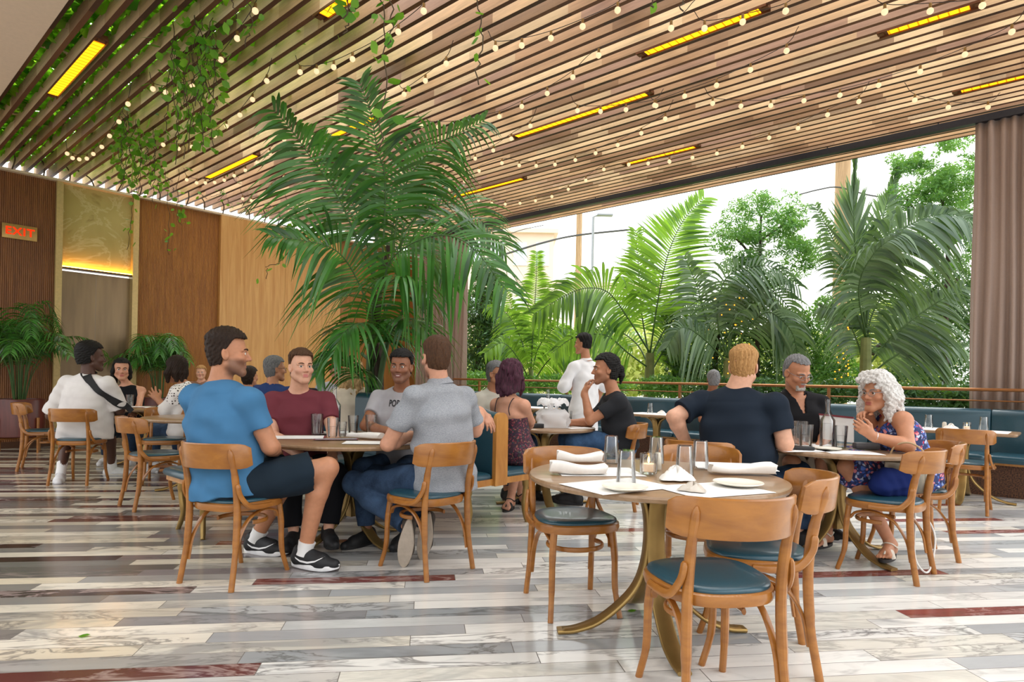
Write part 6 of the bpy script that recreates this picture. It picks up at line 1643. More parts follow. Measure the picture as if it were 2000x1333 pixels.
# 14 --- woman in white eyelet top
def eyelet():
    J = sit(P(362, 842, 7.5), P(343, 722, 7.45), (-.8, .6), neck=P(357, 752, 7.45), sw=.175, size=1.1, sL=P(345, 770, 7.30), sR=P(372, 768, 7.58), eL=P(322, 800, 7.3), wL=P(308, 782, 7.35), eR=P(372, 812, 7.7), wR=P(335, 812, 7.8))
    p = Person('woman in a white eyelet blouse with a dark bob, gesturing with an open hand', (-.8, .6), J, (-.86, .5, -.12), sk=SK['tan'], size=1.1, h=.0095, hh=.0048, headscale=1.1, body=dict(neck=.047, arm=.95), hands=dict(L=dict(dir=P(290, 760, 7.4) - P(308, 782, 7.35), palm=(-.5, .5, .3), curl=[.15, .2, .25, .3], spread=.35, scale=1.15), R=dict(fine=False)), face=dict(noeyes=True), seed=14)
    t = NT('eyelet_cloth'); c = t.coord(); v = t.n('ShaderNodeTexVoronoi'); v.inputs['Scale'].default_value = 34; v.inputs['Randomness'].default_value = .15; t.set(v.inputs['Vector'], c)
    ec = t.done(t.bsdf(t.ramp(v.outputs['Distance'], [(.30, lin('3a2c28')), (.36, lin('ece8e6'))]), .85)); MATS['eyelet_cloth'] = ec
    p.shirt(cloth('white_blouse', 'e6e2e0'), 1.3, hem=-.2, inf=.014, sl_loose=.015, name='blouse')
    o = p.shirt(ec, .55, hem=.62, inf=.018, sl_loose=.012, name='eyelet_yoke', label='white yoke with round eyelets'); p.pants(jean, 1.9); man_feet(p, wht_shoe, white_sole)
    p.hair(HB, top=.018, side=.016, front=.072, nape=-.09, temple=.055, locks=[([(x*.06, -.08 + .05*x*x, .03), (x*.088, -.085 + .09*x*x, -.04), (x*.080, -.08 + .10*x*x, -.115)], [.034, .032, .018]) for x in (-1, -.5, 0, .5, 1)])
eyelet()
# ---- people further back, mostly heads and shoulders
def back_person(label, pel, head, f, hf, sk, shirt, hair, seed, size=1.06, kw=None, hk=None, extra=None):
    J = sit(pel, head, f, size=size); p = Person(label, f, J, hf, sk=SK[sk], size=size, h=.013, hh=.0055, seed=seed, finehands=False, **(kw or {}))
    p.shirt(shirt, .6, hem=-.15); p.pants(jean2, 1.9); man_feet(p, blk_shoe, blk_shoe); p.hair(hair, **(hk or {}))
    if extra: extra(p)
    return p
back_person('grey-haired man in a deep blue shirt seen between the men in blue and maroon', P(528, 840, 7.1), P(536, 721, 7.05), (.35, .94), (.75, .66, 0), 'tan', cloth('royal_tee', '2c3f6e'), HGR, 15, 1.1, hk=dict(top=.018, side=.010), extra=lambda p: p.glasses(simple('glasses_dark', '222226', .3)))
back_person('person with dark brown hair just behind the blue shoulder', P(485, 835, 8.6), P(487, 736, 8.6), (.5, .86), (.4, .9, 0), 'tan', cloth('navy_dark', '20283a'), HB, 16, hk=dict(top=.02, side=.018, nape=-.10))
back_person('fair-haired child peeking out behind the woman in white', P(396, 815, 9.9), P(391, 728, 9.9), (.1, -1), (.3, -.95, 0), 'fair', cloth('child_tee', '8a6a5a'), HBL, 17, .85, hk=dict(top=.018, side=.010))
back_person('person in black half hidden behind the man in maroon', P(572, 835, 7.8), P(580, 730, 7.8), (-.4, .9), (-.3, .95, 0), 'light', black, HBK, 18, hk=dict(top=.018, side=.010))
def cap_on(p):
    v = Vol(p.J['head'] - .17, p.J['head'] + .2, .005); c = p.HW((0, -.012, .045)); v.ell(c, np.array((.094, .112, .098))*p.hs, p.HM, 0, cuts=[((0, 0, 1), -.0)])
    v.rc(p.HW((-.04, .09, .05)), p.HW((-.03, .15, .04)), .012, .010, .01); v.rc(p.HW((.04, .09, .05)), p.HW((.03, .15, .04)), .012, .010, .01); v.rc(p.HW((-.03, .15, .04)), p.HW((.03, .15, .04)), .010, .010, .01); v.rc(p.HW((0, .09, .05)), p.HW((0, .15, .045)), .012, .012, .02)
    p.child(v, 'cap', cloth('red_cap', 'd8402c'), 'red cap')
back_person('person in a red cap behind the low palm fronds', P(652, 830, 8.3), P(656, 722, 8.3), (.1, -1), (.5, -.85, -.1), 'light', cloth('stripe_grey', 'b9b9c4'), HBR, 19, kw=dict(face=dict(brow=HBR)), hk=dict(top=.012, side=.008), extra=cap_on)
rnd = random.Random(8)
locks = [([(x*.07, -.07 + .05*abs(x), .06), (x*.10, -.10 + .05*abs(x), -.05), (x*.115 + rnd.uniform(-.01, .01), -.105 + .04*abs(x), -.15), (x*.12 + rnd.uniform(-.02, .02), -.10, -.25)], [.034, .034, .030, .012]) for x in np.linspace(-1, 1, 11)]
back_person('woman with long golden wavy hair, back to us beside the palm trunk', P(690, 845, 7.0), P(690, 727, 7.0), (.1, 1), (.3, .95, 0), 'fair', cloth('cream_top', 'd9cbb8'), HGD, 20, 1.04, hk=dict(top=.022, side=.018, nape=-.1, warp=.012, freq=90, locks=locks))
back_person('person with short grey hair behind the left shoulder of the man in navy', P(1395, 835, 8.9), P(1392, 742, 8.9), (.3, -.95), (.2, .97, -.2), 'brown', cloth('grey_far', '6b6460'), HGR, 21, hk=dict(top=.010, side=.008))
# ================================================================ ON THE TABLES
clear = glassmat(); water = glassmat('water_glass', (.985, .995, 1.0)); linen = simple('white_linen', 'e6e3de', 0.9, 0, .03, 60, .2, .002); paper = simple('menu_paper', 'ecebea', 0.7, 0, .02); china = simple('ivory_china', 'e9e3d4', 0.25, 0, .02)
TOP = 0.7515
def tt(px, py, z=TOP): return G(px, py, z)
def on1(px, py):
    """spot on the table of the four men"""
    Y = 4.00 + (876 - py)/42*1.15; q = P(px, py, Y); q.z = TOP; return q
def on3(px, py):
    Y = 4.06 + (886 - py)/44*0.88; q = P(px, py, Y); q.z = TOP; return q
def on2(px, py):
    Y = 5.72 + (835 - py)/26*0.88; q = P(px, py, Y); q.z = TOP; return q
def on5(px, py):
    Y = 7.80 + (802 - py)/16*0.9; q = P(px, py, Y); q.z = TOP; return q
PROTO = {}
def tumbler(p, label, up=True, fill=0.0, s=1.0, group='tumblers'):
    """water glass; upside down when up is False"""
    key = (up, fill > 0)
    if key not in PROTO:
        r = tag(empty('tumbler'), 'x', 'glass')
        prof = [(0.0, .004), (.027, .004), (.029, .010), (.036, .128), (.0375, .130), (.039, .128), (.0325, .006), (.030, 0), (0, 0)]
        if not up: prof = [(a, .130 - z) for a, z in prof][::-1]
        m = MB(); m.lathe(prof, 28); m.build('glass_wall', clear, r, smooth=60)
        if fill > 0:
            m = MB(); m.lathe([(0, .006), (.0275, .006), (.0275 + .0085*.55, .072), (0, .072)], 24); m.build('water', water, r, smooth=40)
        PROTO[key] = r; o = r
    else: o = copy_tree(PROTO[key])
    o.location = p; o.scale = (s, s, s*1.02); o['label'] = label; o['group'] = group; return o
def bottle(p, label, h=.34, r=.046, full=True):
    k = h/.34; o = tag(empty('water_bottle', p), label, 'bottle', 'glass water bottles'); m = MB()
    m.lathe([(0, .004), (r-.006, .004), (r-.003, .012), (r-.003, .19*k), (.013, .245*k), (.012, .325*k), (.0135, .337*k), (.0165, .337*k), (.0165, .325*k), (.0155, .245*k), (r, .195*k), (r, .008), (r-.006, 0), (0, 0)], 28); m.build('glass_wall', clear, o, smooth=50)
    m = MB(); m.lathe([(0, .006), (r-.005, .006), (r-.0045, (.17 if full else .10)*k), (0, (.17 if full else .10)*k)], 24); m.build('water', water, o, smooth=40)
    m = MB(); m.lathe([(.0172, .318*k), (.0185, .322*k), (.0185, .340*k), (.0172, .342*k)], 16); m.build('neck_ring', clear, o); return o
def plate(p, label, r=.085):
    m = MB(); m.lathe([(0, .0), (r*.6, .0), (r*.95, .010), (r, .013), (r*.985, .0155), (r*.9, .0125), (r*.62, .006), (0, .006)], 40)
    return tag(m.build('side_plate', china, None, p, smooth=40), label, 'plate', 'small ivory plates')
def sheet(p, w_, d_, rot, label, name='menu_sheet', cat='menu', mat=None, border=None, th=.0016, group=None):
    o = tag(empty(name, p, rot), label, cat, group); m = MB(); m.box((0, 0, th/2), (w_, d_, th), bev=.0004); m.build('backing' if border else 'page', border or mat or paper, o)
    if border: m = MB(); m.box((0, 0, th + .0004), (w_*.93, d_*.95, .0006)); m.build('page', mat or paper, o)
    return o
def fold_napkin(p, L, W_, H, rot, label, seed, wave=.012):
    rnd = random.Random(seed); m = MB(); secs = []; n = 16
    for i in range(n+1):
        u = i/n; x = (u-.5)*L; zz = wave*math.sin(u*5.2 + seed) + wave*.6; k = 1 - .12*math.sin(u*7 + seed); ring = []
        for j in range(20):
            a = 2*math.pi*j/20; e = .55; c, s_ = math.cos(a), math.sin(a)
            y = W_/2*k*abs(c)**e*(1 if c > 0 else -1); z = H/2*abs(s_)**e*(1 if s_ > 0 else -1)*(1 + .18*math.sin(3*a + u*4)) 
            ring.append((x + .006*math.sin(j), y + .006*math.sin(u*9 + seed), max(.001, z + H/2 + (zz if s_ > 0 else zz*.15))))
        secs.append(ring)
    m.loft(secs); o = m.build('napkin', linen, None, p, rot, smooth=60); return tag(o, label, 'napkin', 'white cloth napkins')
def candle(p, label, s=1.0):
    o = tag(empty('candle_glass', p), label, 'candle', 'candles in glass cups'); m = MB(); m.lathe([(0, .010), (.034, .010), (.036, .088), (.039, .090), (.041, .086), (.0385, .004), (.036, 0), (0, 0)], 28); m.build('glass_cup', clear, o, smooth=50)
    m = MB(); m.lathe([(0, .011), (.0325, .011), (.0325, .043), (.026, .045), (0, .044)], 24); m.build('wax', simple('wax', 'eadccb', .4, 0, .02, Emission_Color=lin((255, 190, 120)), Emission_Strength=.25), o, smooth=50)  # weak emission painted into the wax as the flame's glow
    m = MB(); m.lathe([(0, .046), (.004, .052), (.0055, .058), (.004, .068), (.0005, .078)], 10); m.build('flame', emis('flame', (255, 190, 90), 14), o, smooth=180); o.scale = (s,)*3; return o
# --- front table
for i, (px, py, rot, lb) in enumerate([(1165, 922, .10, 'white paper placemat at the left of the front table'), (1390, 957, .42, 'white paper placemat at the near right of the front table'), (1205, 950, .55, 'white paper placemat under the near left plate'), (1430, 912, -.15, 'white paper placemat at the far right of the front table')]):
    o = sheet(tt(px, py) + Vector((0, 0, .0006*i)), .40, .29, rot, lb, 'placemat', 'placemat', group='paper placemats on the front table')
Z1 = TOP + .006
napk = [((1128, 925), .26, .085, .040, .04, 'rolled white napkin nearest the left edge of the front table', 1), ((1131, 902), .24, .09, .040, -.05, 'crumpled white napkin behind the rolled one at the left', 2), ((1447, 925), .30, .09, .036, -.06, 'long white napkin at the right of the front table', 3)]
for (px, py), L, W_, H, rt, lb, sd in napk: fold_napkin(G(px, py, Z1), L, W_, H, rt, lb, sd)
for (px, py), lb in (((1192, 903), 'upturned glass behind the two left napkins'), ((1221, 945), 'upturned glass standing next to the near left plate'), ((1280, 905), 'upturned glass just behind the candle'), ((1335, 930), 'upturned glass nearest the crumpled cloth, right of the candle'), ((1366, 915), 'upturned glass beside the long right napkin')):
    tumbler(G(px, py, Z1), lb, up=False, s=1.08, group='upturned glasses on the front table')
candle(G(1265, 925, Z1), 'lit candle in a glass cup in the middle of the front table', 1.05)
plate(G(1219, 957, Z1), 'small ivory plate at the near left of the front table', .092); plate(G(1440, 948, Z1), 'small ivory plate below the long right napkin', .105)
m = MB(); m.lathe([(0, 0), (.019, 0), (.020, .055), (.016, .062), (.016, .078), (.012, .084), (0, .084)], 18); o = tag(m.build('salt_shaker', simple('steel_cap', 'b9b3a6', .3, .6), None, G(1283, 917, Z1), smooth=40), 'small metal salt shaker beside the candle', 'shaker')
def cloth_heap(p, r, h, label, mat, name, cat, seed):
    rnd = random.Random(seed); m = MB(); vs = []; n, k = 26, 12
    for i in range(k+1):
        f = i/k
        for j in range(n):
            a = 2*math.pi*j/n; rr = r*f*(1 + .16*math.sin(3*a + seed) + .10*math.sin(7*a + 2*seed)); z = h*(1-f**1.6)*(1 + .35*math.sin(5*a + 9*f + seed)) + (.004 if f < 1 else 0)
            vs.append((rr*math.cos(a), rr*math.sin(a), max(.001, z)))
    m.add(vs, [(i*n+j, i*n+(j+1) % n, (i+1)*n+(j+1) % n, (i+1)*n+j) for i in range(k) for j in range(n)]); o = m.build(name, mat, None, p, smooth=60); return tag(o, label, cat)
cloth_heap(G(1318, 936, Z1), .075, .045, 'crumpled white cloth under the right upturned glass', linen, 'crumpled_cloth', 'cloth', 3)
cloth_heap(G(1352, 958, Z1), .055, .025, 'small crumpled paper wrapper behind the nearest chair back', simple('wrapper', 'c9c0b4', .3), 'crumpled_wrapper', 'wrapper', 5)
# --- table of four men
mar = simple('maroon_menu', '7c2a35', .5); grp = 'maroon bordered menus'
sheet(on1(575, 857), .42, .27, .25, 'large open white menu before the man in blue', 'menu', 'menu', border=mar, group=grp); sheet(on1(650, 842) + Vector((0, 0, .004)), .34, .24, .5, 'white menu with maroon border behind the glasses', 'menu', 'menu', border=mar, group=grp)
sheet(on1(655, 862) + Vector((0, 0, .006)), .30, .085, .28, 'narrow maroon edged card at the near table edge', 'menu_card', 'menu', simple('grey_print', '8f8a92', .7), border=mar); sheet(on1(715, 868) + Vector((0, 0, .003)), .30, .2, .1, 'white paper sheet before the man in grey', 'paper_sheet', 'paper'); sheet(on1(745, 850) + Vector((0, 0, .006)), .30, .22, -.3, 'maroon edged menu under the hand of the man in grey', 'menu', 'menu', border=mar, group=grp)
for (px, py), fl_, s, lb in (((617, 850), .5, 1.15, 'water glass before the man in maroon'), ((648, 858), .5, 1.05, 'water glass right in front of the bottle'), ((667, 856), .5, .82, 'small water glass between the bottle and the napkin'), ((688, 846), .5, 1.05, 'water glass before the teal booth back'), ((723, 849), .5, 1.15, 'water glass before the man in the printed T-shirt')):
    tumbler(on1(px, py) + Vector((0, 0, .009)), lb, True, fl_, s, 'water glasses of the four men')
bottle(on1(651, 834) + Vector((0, 0, .006)), 'clear water bottle among the glasses of the four men', .36, .05, False); fold_napkin(on1(712, 858) + Vector((0, 0, .008)), .26, .07, .035, -.35, 'rolled white napkin right of the glasses of the four men', 4, .004)
plate(on1(752, 843) + Vector((0, 0, .008)), 'small ivory plate before the man in the printed T-shirt', .09)
# --- table of the woman with silver hair
for (px, py), fl_, s, lb in (((1554, 861), .5, 1.1, 'water glass by the elbow of the man in navy'), ((1572, 866), .5, 1.25, 'taller water glass left of the bottle, in front'), ((1562, 852), 0, 1.3, 'empty glass behind two water glasses at the table of three'), ((1640, 864), .5, 1.2, 'water glass right of the bottle, before the held menu')):
    tumbler(on3(px, py) + Vector((0, 0, .003)), lb, True, fl_, s, 'glasses at the table of three')
bottle(on3(1614, 864) + Vector((0, 0, .003)), 'clear water bottle in front of the man in the black polo', .345, .05); plate(on3(1615, 872) + Vector((0, 0, .003)), 'small ivory plate in front of the water bottle', .09)
for px, py, rt, lb in ((1560, 873, .2, 'white paper placemat before the man in navy'), (1660, 878, -.1, 'white paper placemat before the woman with silver curls'), (1590, 855, .1, 'white paper placemat before the man in the black polo')): sheet(on3(px, py), .34, .24, rt, lb, 'placemat', 'placemat', group='paper placemats at the table of three')
blk = simple('black_gloss', '1b1b1e', .35)
m = MB(); m.box((0, 0, .012), (.085, .15, .022), bev=.008); tag(m.build('phone', blk, None, on3(1565, 873) + Vector((0, 0, .003)), 1.3), 'black phone by the elbow of the man in navy', 'phone')
m = MB(); m.box((0, 0, .025), (.17, .075, .048), bev=.022); tag(m.build('glasses_case', simple('grey_case', '4a4a4d', .5), None, on3(1690, 868) + Vector((0, 0, .003)), -.05), 'dark grey glasses case before the woman with silver curls', 'case')
m = MB(); m.box((0, 0, .012), (.22, .14, .022), bev=.006); tag(m.build('tablet', blk, None, on3(1712, 858) + Vector((0, 0, .003)), .1), 'flat black folder behind the glasses case', 'folder')
mp = [P(1598, 808, 4.86), P(1666, 815, 4.62), P(1666, 866, 4.58), P(1606, 858, 4.80)]; o0 = (mp[0]+mp[2])/2; nr = (mp[1]-mp[0]).cross(mp[3]-mp[0]).normalized(); mo = tag(empty('held_menu', o0), 'white menu with a red top edge held up by the woman with silver curls', 'menu'); m = MB(); m.plate([q - o0 for q in mp], .003, nrm=nr); m.build('page', paper, mo); m = MB(); dn = (mp[3]-mp[0])*.07; m.plate([mp[0]-o0 + nr*.0035, mp[1]-o0 + nr*.0035, mp[1]-o0 + dn + nr*.0035, mp[0]-o0 + dn + nr*.0035], .002, nrm=nr); m.plate([mp[0]-o0 - nr*.0035, mp[1]-o0 - nr*.0035, mp[1]-o0 + dn - nr*.0035, mp[0]-o0 + dn - nr*.0035], .002, nrm=nr); m.build('red_edge', mar, mo)
# --- table of the ponytailed man
bagm = NT('plastic_bag'); bt = bagm.n('ShaderNodeBsdfTranslucent'); bt.inputs[0].default_value = (.9, .9, .92, 1); bp = bagm.bsdf((.93, .94, .95, 1), .35); bx = bagm.n('ShaderNodeMixShader'); bx.inputs[0].default_value = .35; bagm.set(bx.inputs[1], bp.outputs[0]); bagm.set(bx.inputs[2], bt.outputs[0]); bag_mat = bagm.done(bx.outputs[0])
bg_ = tag(empty('plastic_bag', on2(1078, 825)), 'white plastic takeaway bag on the table of the ponytailed man', 'bag'); rnd = random.Random(2); m = MB(); secs = []
for i in range(13):
    f = i/12; z = .17*f; sx, sy = (.155, .11) if f < .75 else (.155*(1 - (f-.75)*1.2), .11*(1-(f-.75)*1.2)); ring = []
    for j in range(30):
        a = 2*math.pi*j/30; e = .5; c, s_ = math.cos(a), math.sin(a); w_ = 1 + .07*math.sin(5*a + 6*f) + .05*math.sin(9*a - 8*f); ring.append((sx*w_*abs(c)**e*(1 if c > 0 else -1), sy*w_*abs(s_)**e*(1 if s_ > 0 else -1), z + .008*math.sin(7*a)*f))
    secs.append(ring)
m.loft(secs); m.build('bag_body', bag_mat, bg_, smooth=50)
for k in range(7):
    a = k*.9; m = MB(); vs = []
    for i in range(7):
        for j in range(7):
            u, v_ = i/6, j/6; r_ = .03 + .10*u; b_ = a + (v_-.5)*1.0*(.4 + u); vs.append((r_*math.cos(b_)*1.2, r_*math.sin(b_), .17 + .10*math.sin(u*2.6) + .018*math.sin(9*v_ + k + 4*u)))
    m.add(vs, [(i*7+j, i*7+j+1, (i+1)*7+j+1, (i+1)*7+j) for i in range(6) for j in range(6)]); m.build('bag_handle', bag_mat, bg_, smooth=180)
bottle(on2(1068, 814), 'water bottle behind the white plastic bag', .36, .045, False); tumbler(on2(1108, 815), 'glass just behind the white plastic bag', True, .5, 1.1, 'glasses near the plastic bag'); tumbler(on2(1096, 812), 'glass between the bottle and the other glass behind the bag', True, 0, 1.05, 'glasses near the plastic bag')
m = MB(); m.lathe([(0, 0), (.035, 0), (.045, .10), (.043, .10), (.034, .006), (0, .006)], 20); tag(m.build('brass_cup', brass, None, on2(1050, 822), smooth=50), 'brass cup left of the white plastic bag', 'cup'); m = MB(); m.box((0, 0, .02), (.12, .10, .04), bev=.005); tag(m.build('black_tray', blk, None, on2(1046, 828), .3), 'small black box in front of the brass cup', 'box'); sheet(on2(1128, 826), .26, .2, .4, 'paper sheet under the arm of the ponytailed man', 'paper_sheet', 'paper')
# --- banquette tables
for a, lb in ((1.22, 'upturned glass at the left of the small right-hand table'), (.72, 'upturned glass at the right of the small right-hand table')): tumbler(W(a, 8.45, TOP), lb, False, 0, 1.15, 'glasses on the banquette tables')
candle(W(.86, 8.38, TOP), 'small candle glass on the small right-hand table', .95); cloth_heap(W(1.0, 8.36, TOP), .07, .05, 'folded white napkin on the small right-hand table', linen, 'napkin', 'napkin', 8); m = MB(); m.lathe([(0, 0), (.022, 0), (.022, .06), (.016, .075), (0, .078)], 16); tag(m.build('pepper_shaker', simple('shaker_glass', 'c9c2b4', .3), None, W(1.07, 8.44, TOP), smooth=40), 'small pepper shaker on the small right-hand table', 'shaker')
for t_, lb in ((.9, 'white paper cover on the small right-hand table'), (4.55, 'white paper cover on the banquette table behind the man in navy'), (7.0, 'white paper cover on the banquette table near the waiter')): sheet(W(t_, 8.33, TOP - .001), .82, .52, RZ, lb, 'paper_cover', 'paper')
tumbler(W(4.72, 8.4, TOP + .002), 'upturned glass on the banquette table behind the man in navy', False, 0, 1.15, 'glasses on the banquette tables'); cloth_heap(W(4.5, 8.35, TOP + .002), .07, .04, 'white napkin on the banquette table behind the man in navy', linen, 'napkin', 'napkin', 11); tumbler(W(1.9, 8.35, TOP), 'glass', False) if False else None
# --- table of the man in white
for (px, py), lb in (((262, 792), 'open menu before the woman in the black top'), ((310, 793), 'pale menu before the woman in white')): sheet(on5(px, py), .36, .26, .3, lb, 'menu', 'menu', border=mar, group=grp)
tumbler(on5(252, 791), 'glass before the woman in the black top', True, .5, 1.2, 'glasses at the left table'); cloth_heap(on5(325, 797), .16, .075, 'dark green pouch beside the woman in white', simple('green_pouch', '16302c', .7), 'pouch', 'bag', 6)
# --- bags on the empty chair at the right
v = Vol((2.1, 3.8, .45), (2.8, 4.5, .85), .008); cb_ = Vector((2.50, 4.10, .58)); v.rc(cb_ + Vector((-.09, -.02, -.03)), cb_ + Vector((.07, .02, -.03)), .075, .07, .02); v.rc(cb_ + Vector((-.05, 0, .02)), cb_ + Vector((.05, 0, .01)), .07, .06, .03); v.warp(.010, 45, 4)
o = link('blue_bag', vol_mesh(v, 'blue_bag', [cloth('blue_bag_cloth', '17265e')], cb_), None, cb_); tag(o, 'soft bright blue bag lying on the chair seat beside the woman with silver curls', 'bag')
hb = tag(empty('handbag', Vector((2.62, 4.17, .50))), 'pale metallic handbag leaning on the chair behind the blue bag', 'bag'); m = MB(); m.box((0, 0, .11), (.24, .09, .21), Matrix.Rotation(-.75, 3, 'Z') @ Matrix.Rotation(.25, 3, 'X'), bev=.03); m.build('bag_body', simple('champagne_leather', 'c9c3b2', .35, .3), hb); m = MB(); m.tube(spline([(-.08, .07, .19), (-.06, .03, .30), (.0, -.03, .33), (.06, -.08, .28), (.08, -.1, .19)]), .006, 6); m.build('bag_strap', simple('strap_tan', 'b39a78', .5), hb)
m = MB(); m.tube(spline([(2.70, 4.22, .46), (2.78, 4.12, .25), (2.72, 4.05, .06), (2.66, 4.02, .015), (2.62, 4.06, .10), (2.68, 4.16, .30), (2.70, 4.2, .46)]), .006, 6); o = m.build('dangling_strap', simple('strap_white', 'd6d4d0', .5), None); tag(o, 'long pale strap hanging from the chair to the floor', 'strap')
# a fallen leaf on the floor
for px, py, lb in ((151, 1245, 'small green fallen leaf on the marble at the lower left'), (1224, 1196, 'small dark fallen leaf on the marble under the front table')):
    m = MB(); m.add(leaf_pts(Vector((0, 0, .004)), Vector((1, .2, .1)).normalized(), Vector((0, 0, 1)), .05), [(0, 1, 2, 3), (0, 3, 4, 5)]); tag(link('fallen_leaf', mesh_raw(m, 'fallen_leaf', [vine_leaf]), None, G(px, py)), lb, 'leaf', 'fallen leaves')
# ================================================================ HEATERS AND STRING LIGHTS
hcase = simple('heater_case', '6b4226', .5, .4); hglow = NT('heater_glow'); c = hglow.coord(); sx = hglow.n('ShaderNodeSeparateXYZ'); hglow.set(sx.inputs[0], c)
gr = hglow.math('LESS_THAN', hglow.math('FRACT', hglow.math('MULTIPLY', sx.outputs[0], 13.0)), .16); em = hglow.n('ShaderNodeEmission'); hglow.set(em.inputs[0], hglow.mix(gr, lin((255, 170, 22)), lin((214, 110, 8)))); em.inputs[1].default_value = 1.9; hglow = hglow.done(em)
def heater(p0, p1, label, wd=.096):
    c = (p0+p1)/2; d = p1-p0; L = math.hypot(d.x, d.y); ang = math.atan2(d.y, d.x); o = tag(empty('patio_heater', c, (0, -math.atan2(d.z, L), ang)), label, 'heater', 'glowing ceiling heaters')
    m = MB(); m.box((0, 0, .035), (L + .16, wd + .012, .05), bev=.004)
    for g in (-1, 1): m.box((0, g*(wd/2 + .008), .012), (L + .16, .008, .04)); m.box((g*(L/2 + .06), 0, .014), (.05, wd*.6, .03))
    m.build('casing', hcase, o)
    m = MB(); m.box((0, 0, .012), (L, wd, .014)); m.build('glowing_element', hglow, o)
    return o
for a, b, lb in (((110, 185), (207, 86), 'glowing heater nearest the soffit, upper left'), ((1000, 262), (1258, 181), 'long glowing heater in the middle of the ceiling'), ((1258, 100), (1478, 14), 'long glowing heater at the top, right of centre'), ((1217, 315), (1350, 283), 'short glowing heater above the curtain beam'), ((872, 382), (1014, 347), 'glowing heater low beside the right palm fronds'), ((405, 346), (506, 305), 'glowing heater left of the big palm, under the vines'), ((1730, 56), (1890, 2), 'glowing heater at the upper right corner'), ((1878, 181), (2020, 145), 'glowing heater at the right edge above the curtain'), ((640, 270), (735, 232), 'glowing heater seen through the crown of the big palm'), ((620, 22), (690, -12), 'glowing heater cut off by the top edge')):
    p_, q_ = on_slats(*a, .004), on_slats(*b, .004); bm_ = (p_.dot(B) + q_.dot(B))/2; bg_ = 1.428 + .168*round((bm_ - 1.489)/.168) + .061
    heater(W(p_.dot(A), bg_, slat_z(bg_) - .014), W(q_.dot(A), bg_, slat_z(bg_) - .014), lb)
bulb_m = NT('warm_bulb'); e_ = bulb_m.n('ShaderNodeEmission'); e_.inputs[0].default_value = lin((255, 208, 158)); e_.inputs[1].default_value = 1.15; bb_ = bulb_m.bsdf((.95, .9, .8, 1), .15); mx_ = bulb_m.n('ShaderNodeMixShader'); mx_.inputs[0].default_value = .75; bulb_m.set(mx_.inputs[1], bb_.outputs[0]); bulb_m.set(mx_.inputs[2], e_.outputs[0]); bulb_m = bulb_m.done(mx_.outputs[0])
sock_m = simple('brass_socket', '8d6f3f', .4, .6); wire_m = simple('string_wire', '2b221a', .7)
mb_ = MB(); mb_.lathe([(0, -.078), (.012, -.076), (.024, -.064), (.0265, -.050), (.022, -.036), (.012, -.028), (0, -.027)], 14); bulb_me = mb_.mesh('bulb', bulb_m, 180)
mb_ = MB(); mb_.lathe([(0, .012), (.011, .012), (.0125, .006), (.0125, -.030), (0, -.030)], 10); sock_me = mb_.mesh('socket', sock_m, 40)
def q1(o, s, pts): return [(o[0] + x/s, o[1] + y/s) for x, y in pts]
Z6 = lambda *p: q1((600, 0), 2.777, p); Z7 = lambda *p: q1((1280, 0), 2.777, p); Z1_ = lambda *p: q1((0, 0), 2.836, p)
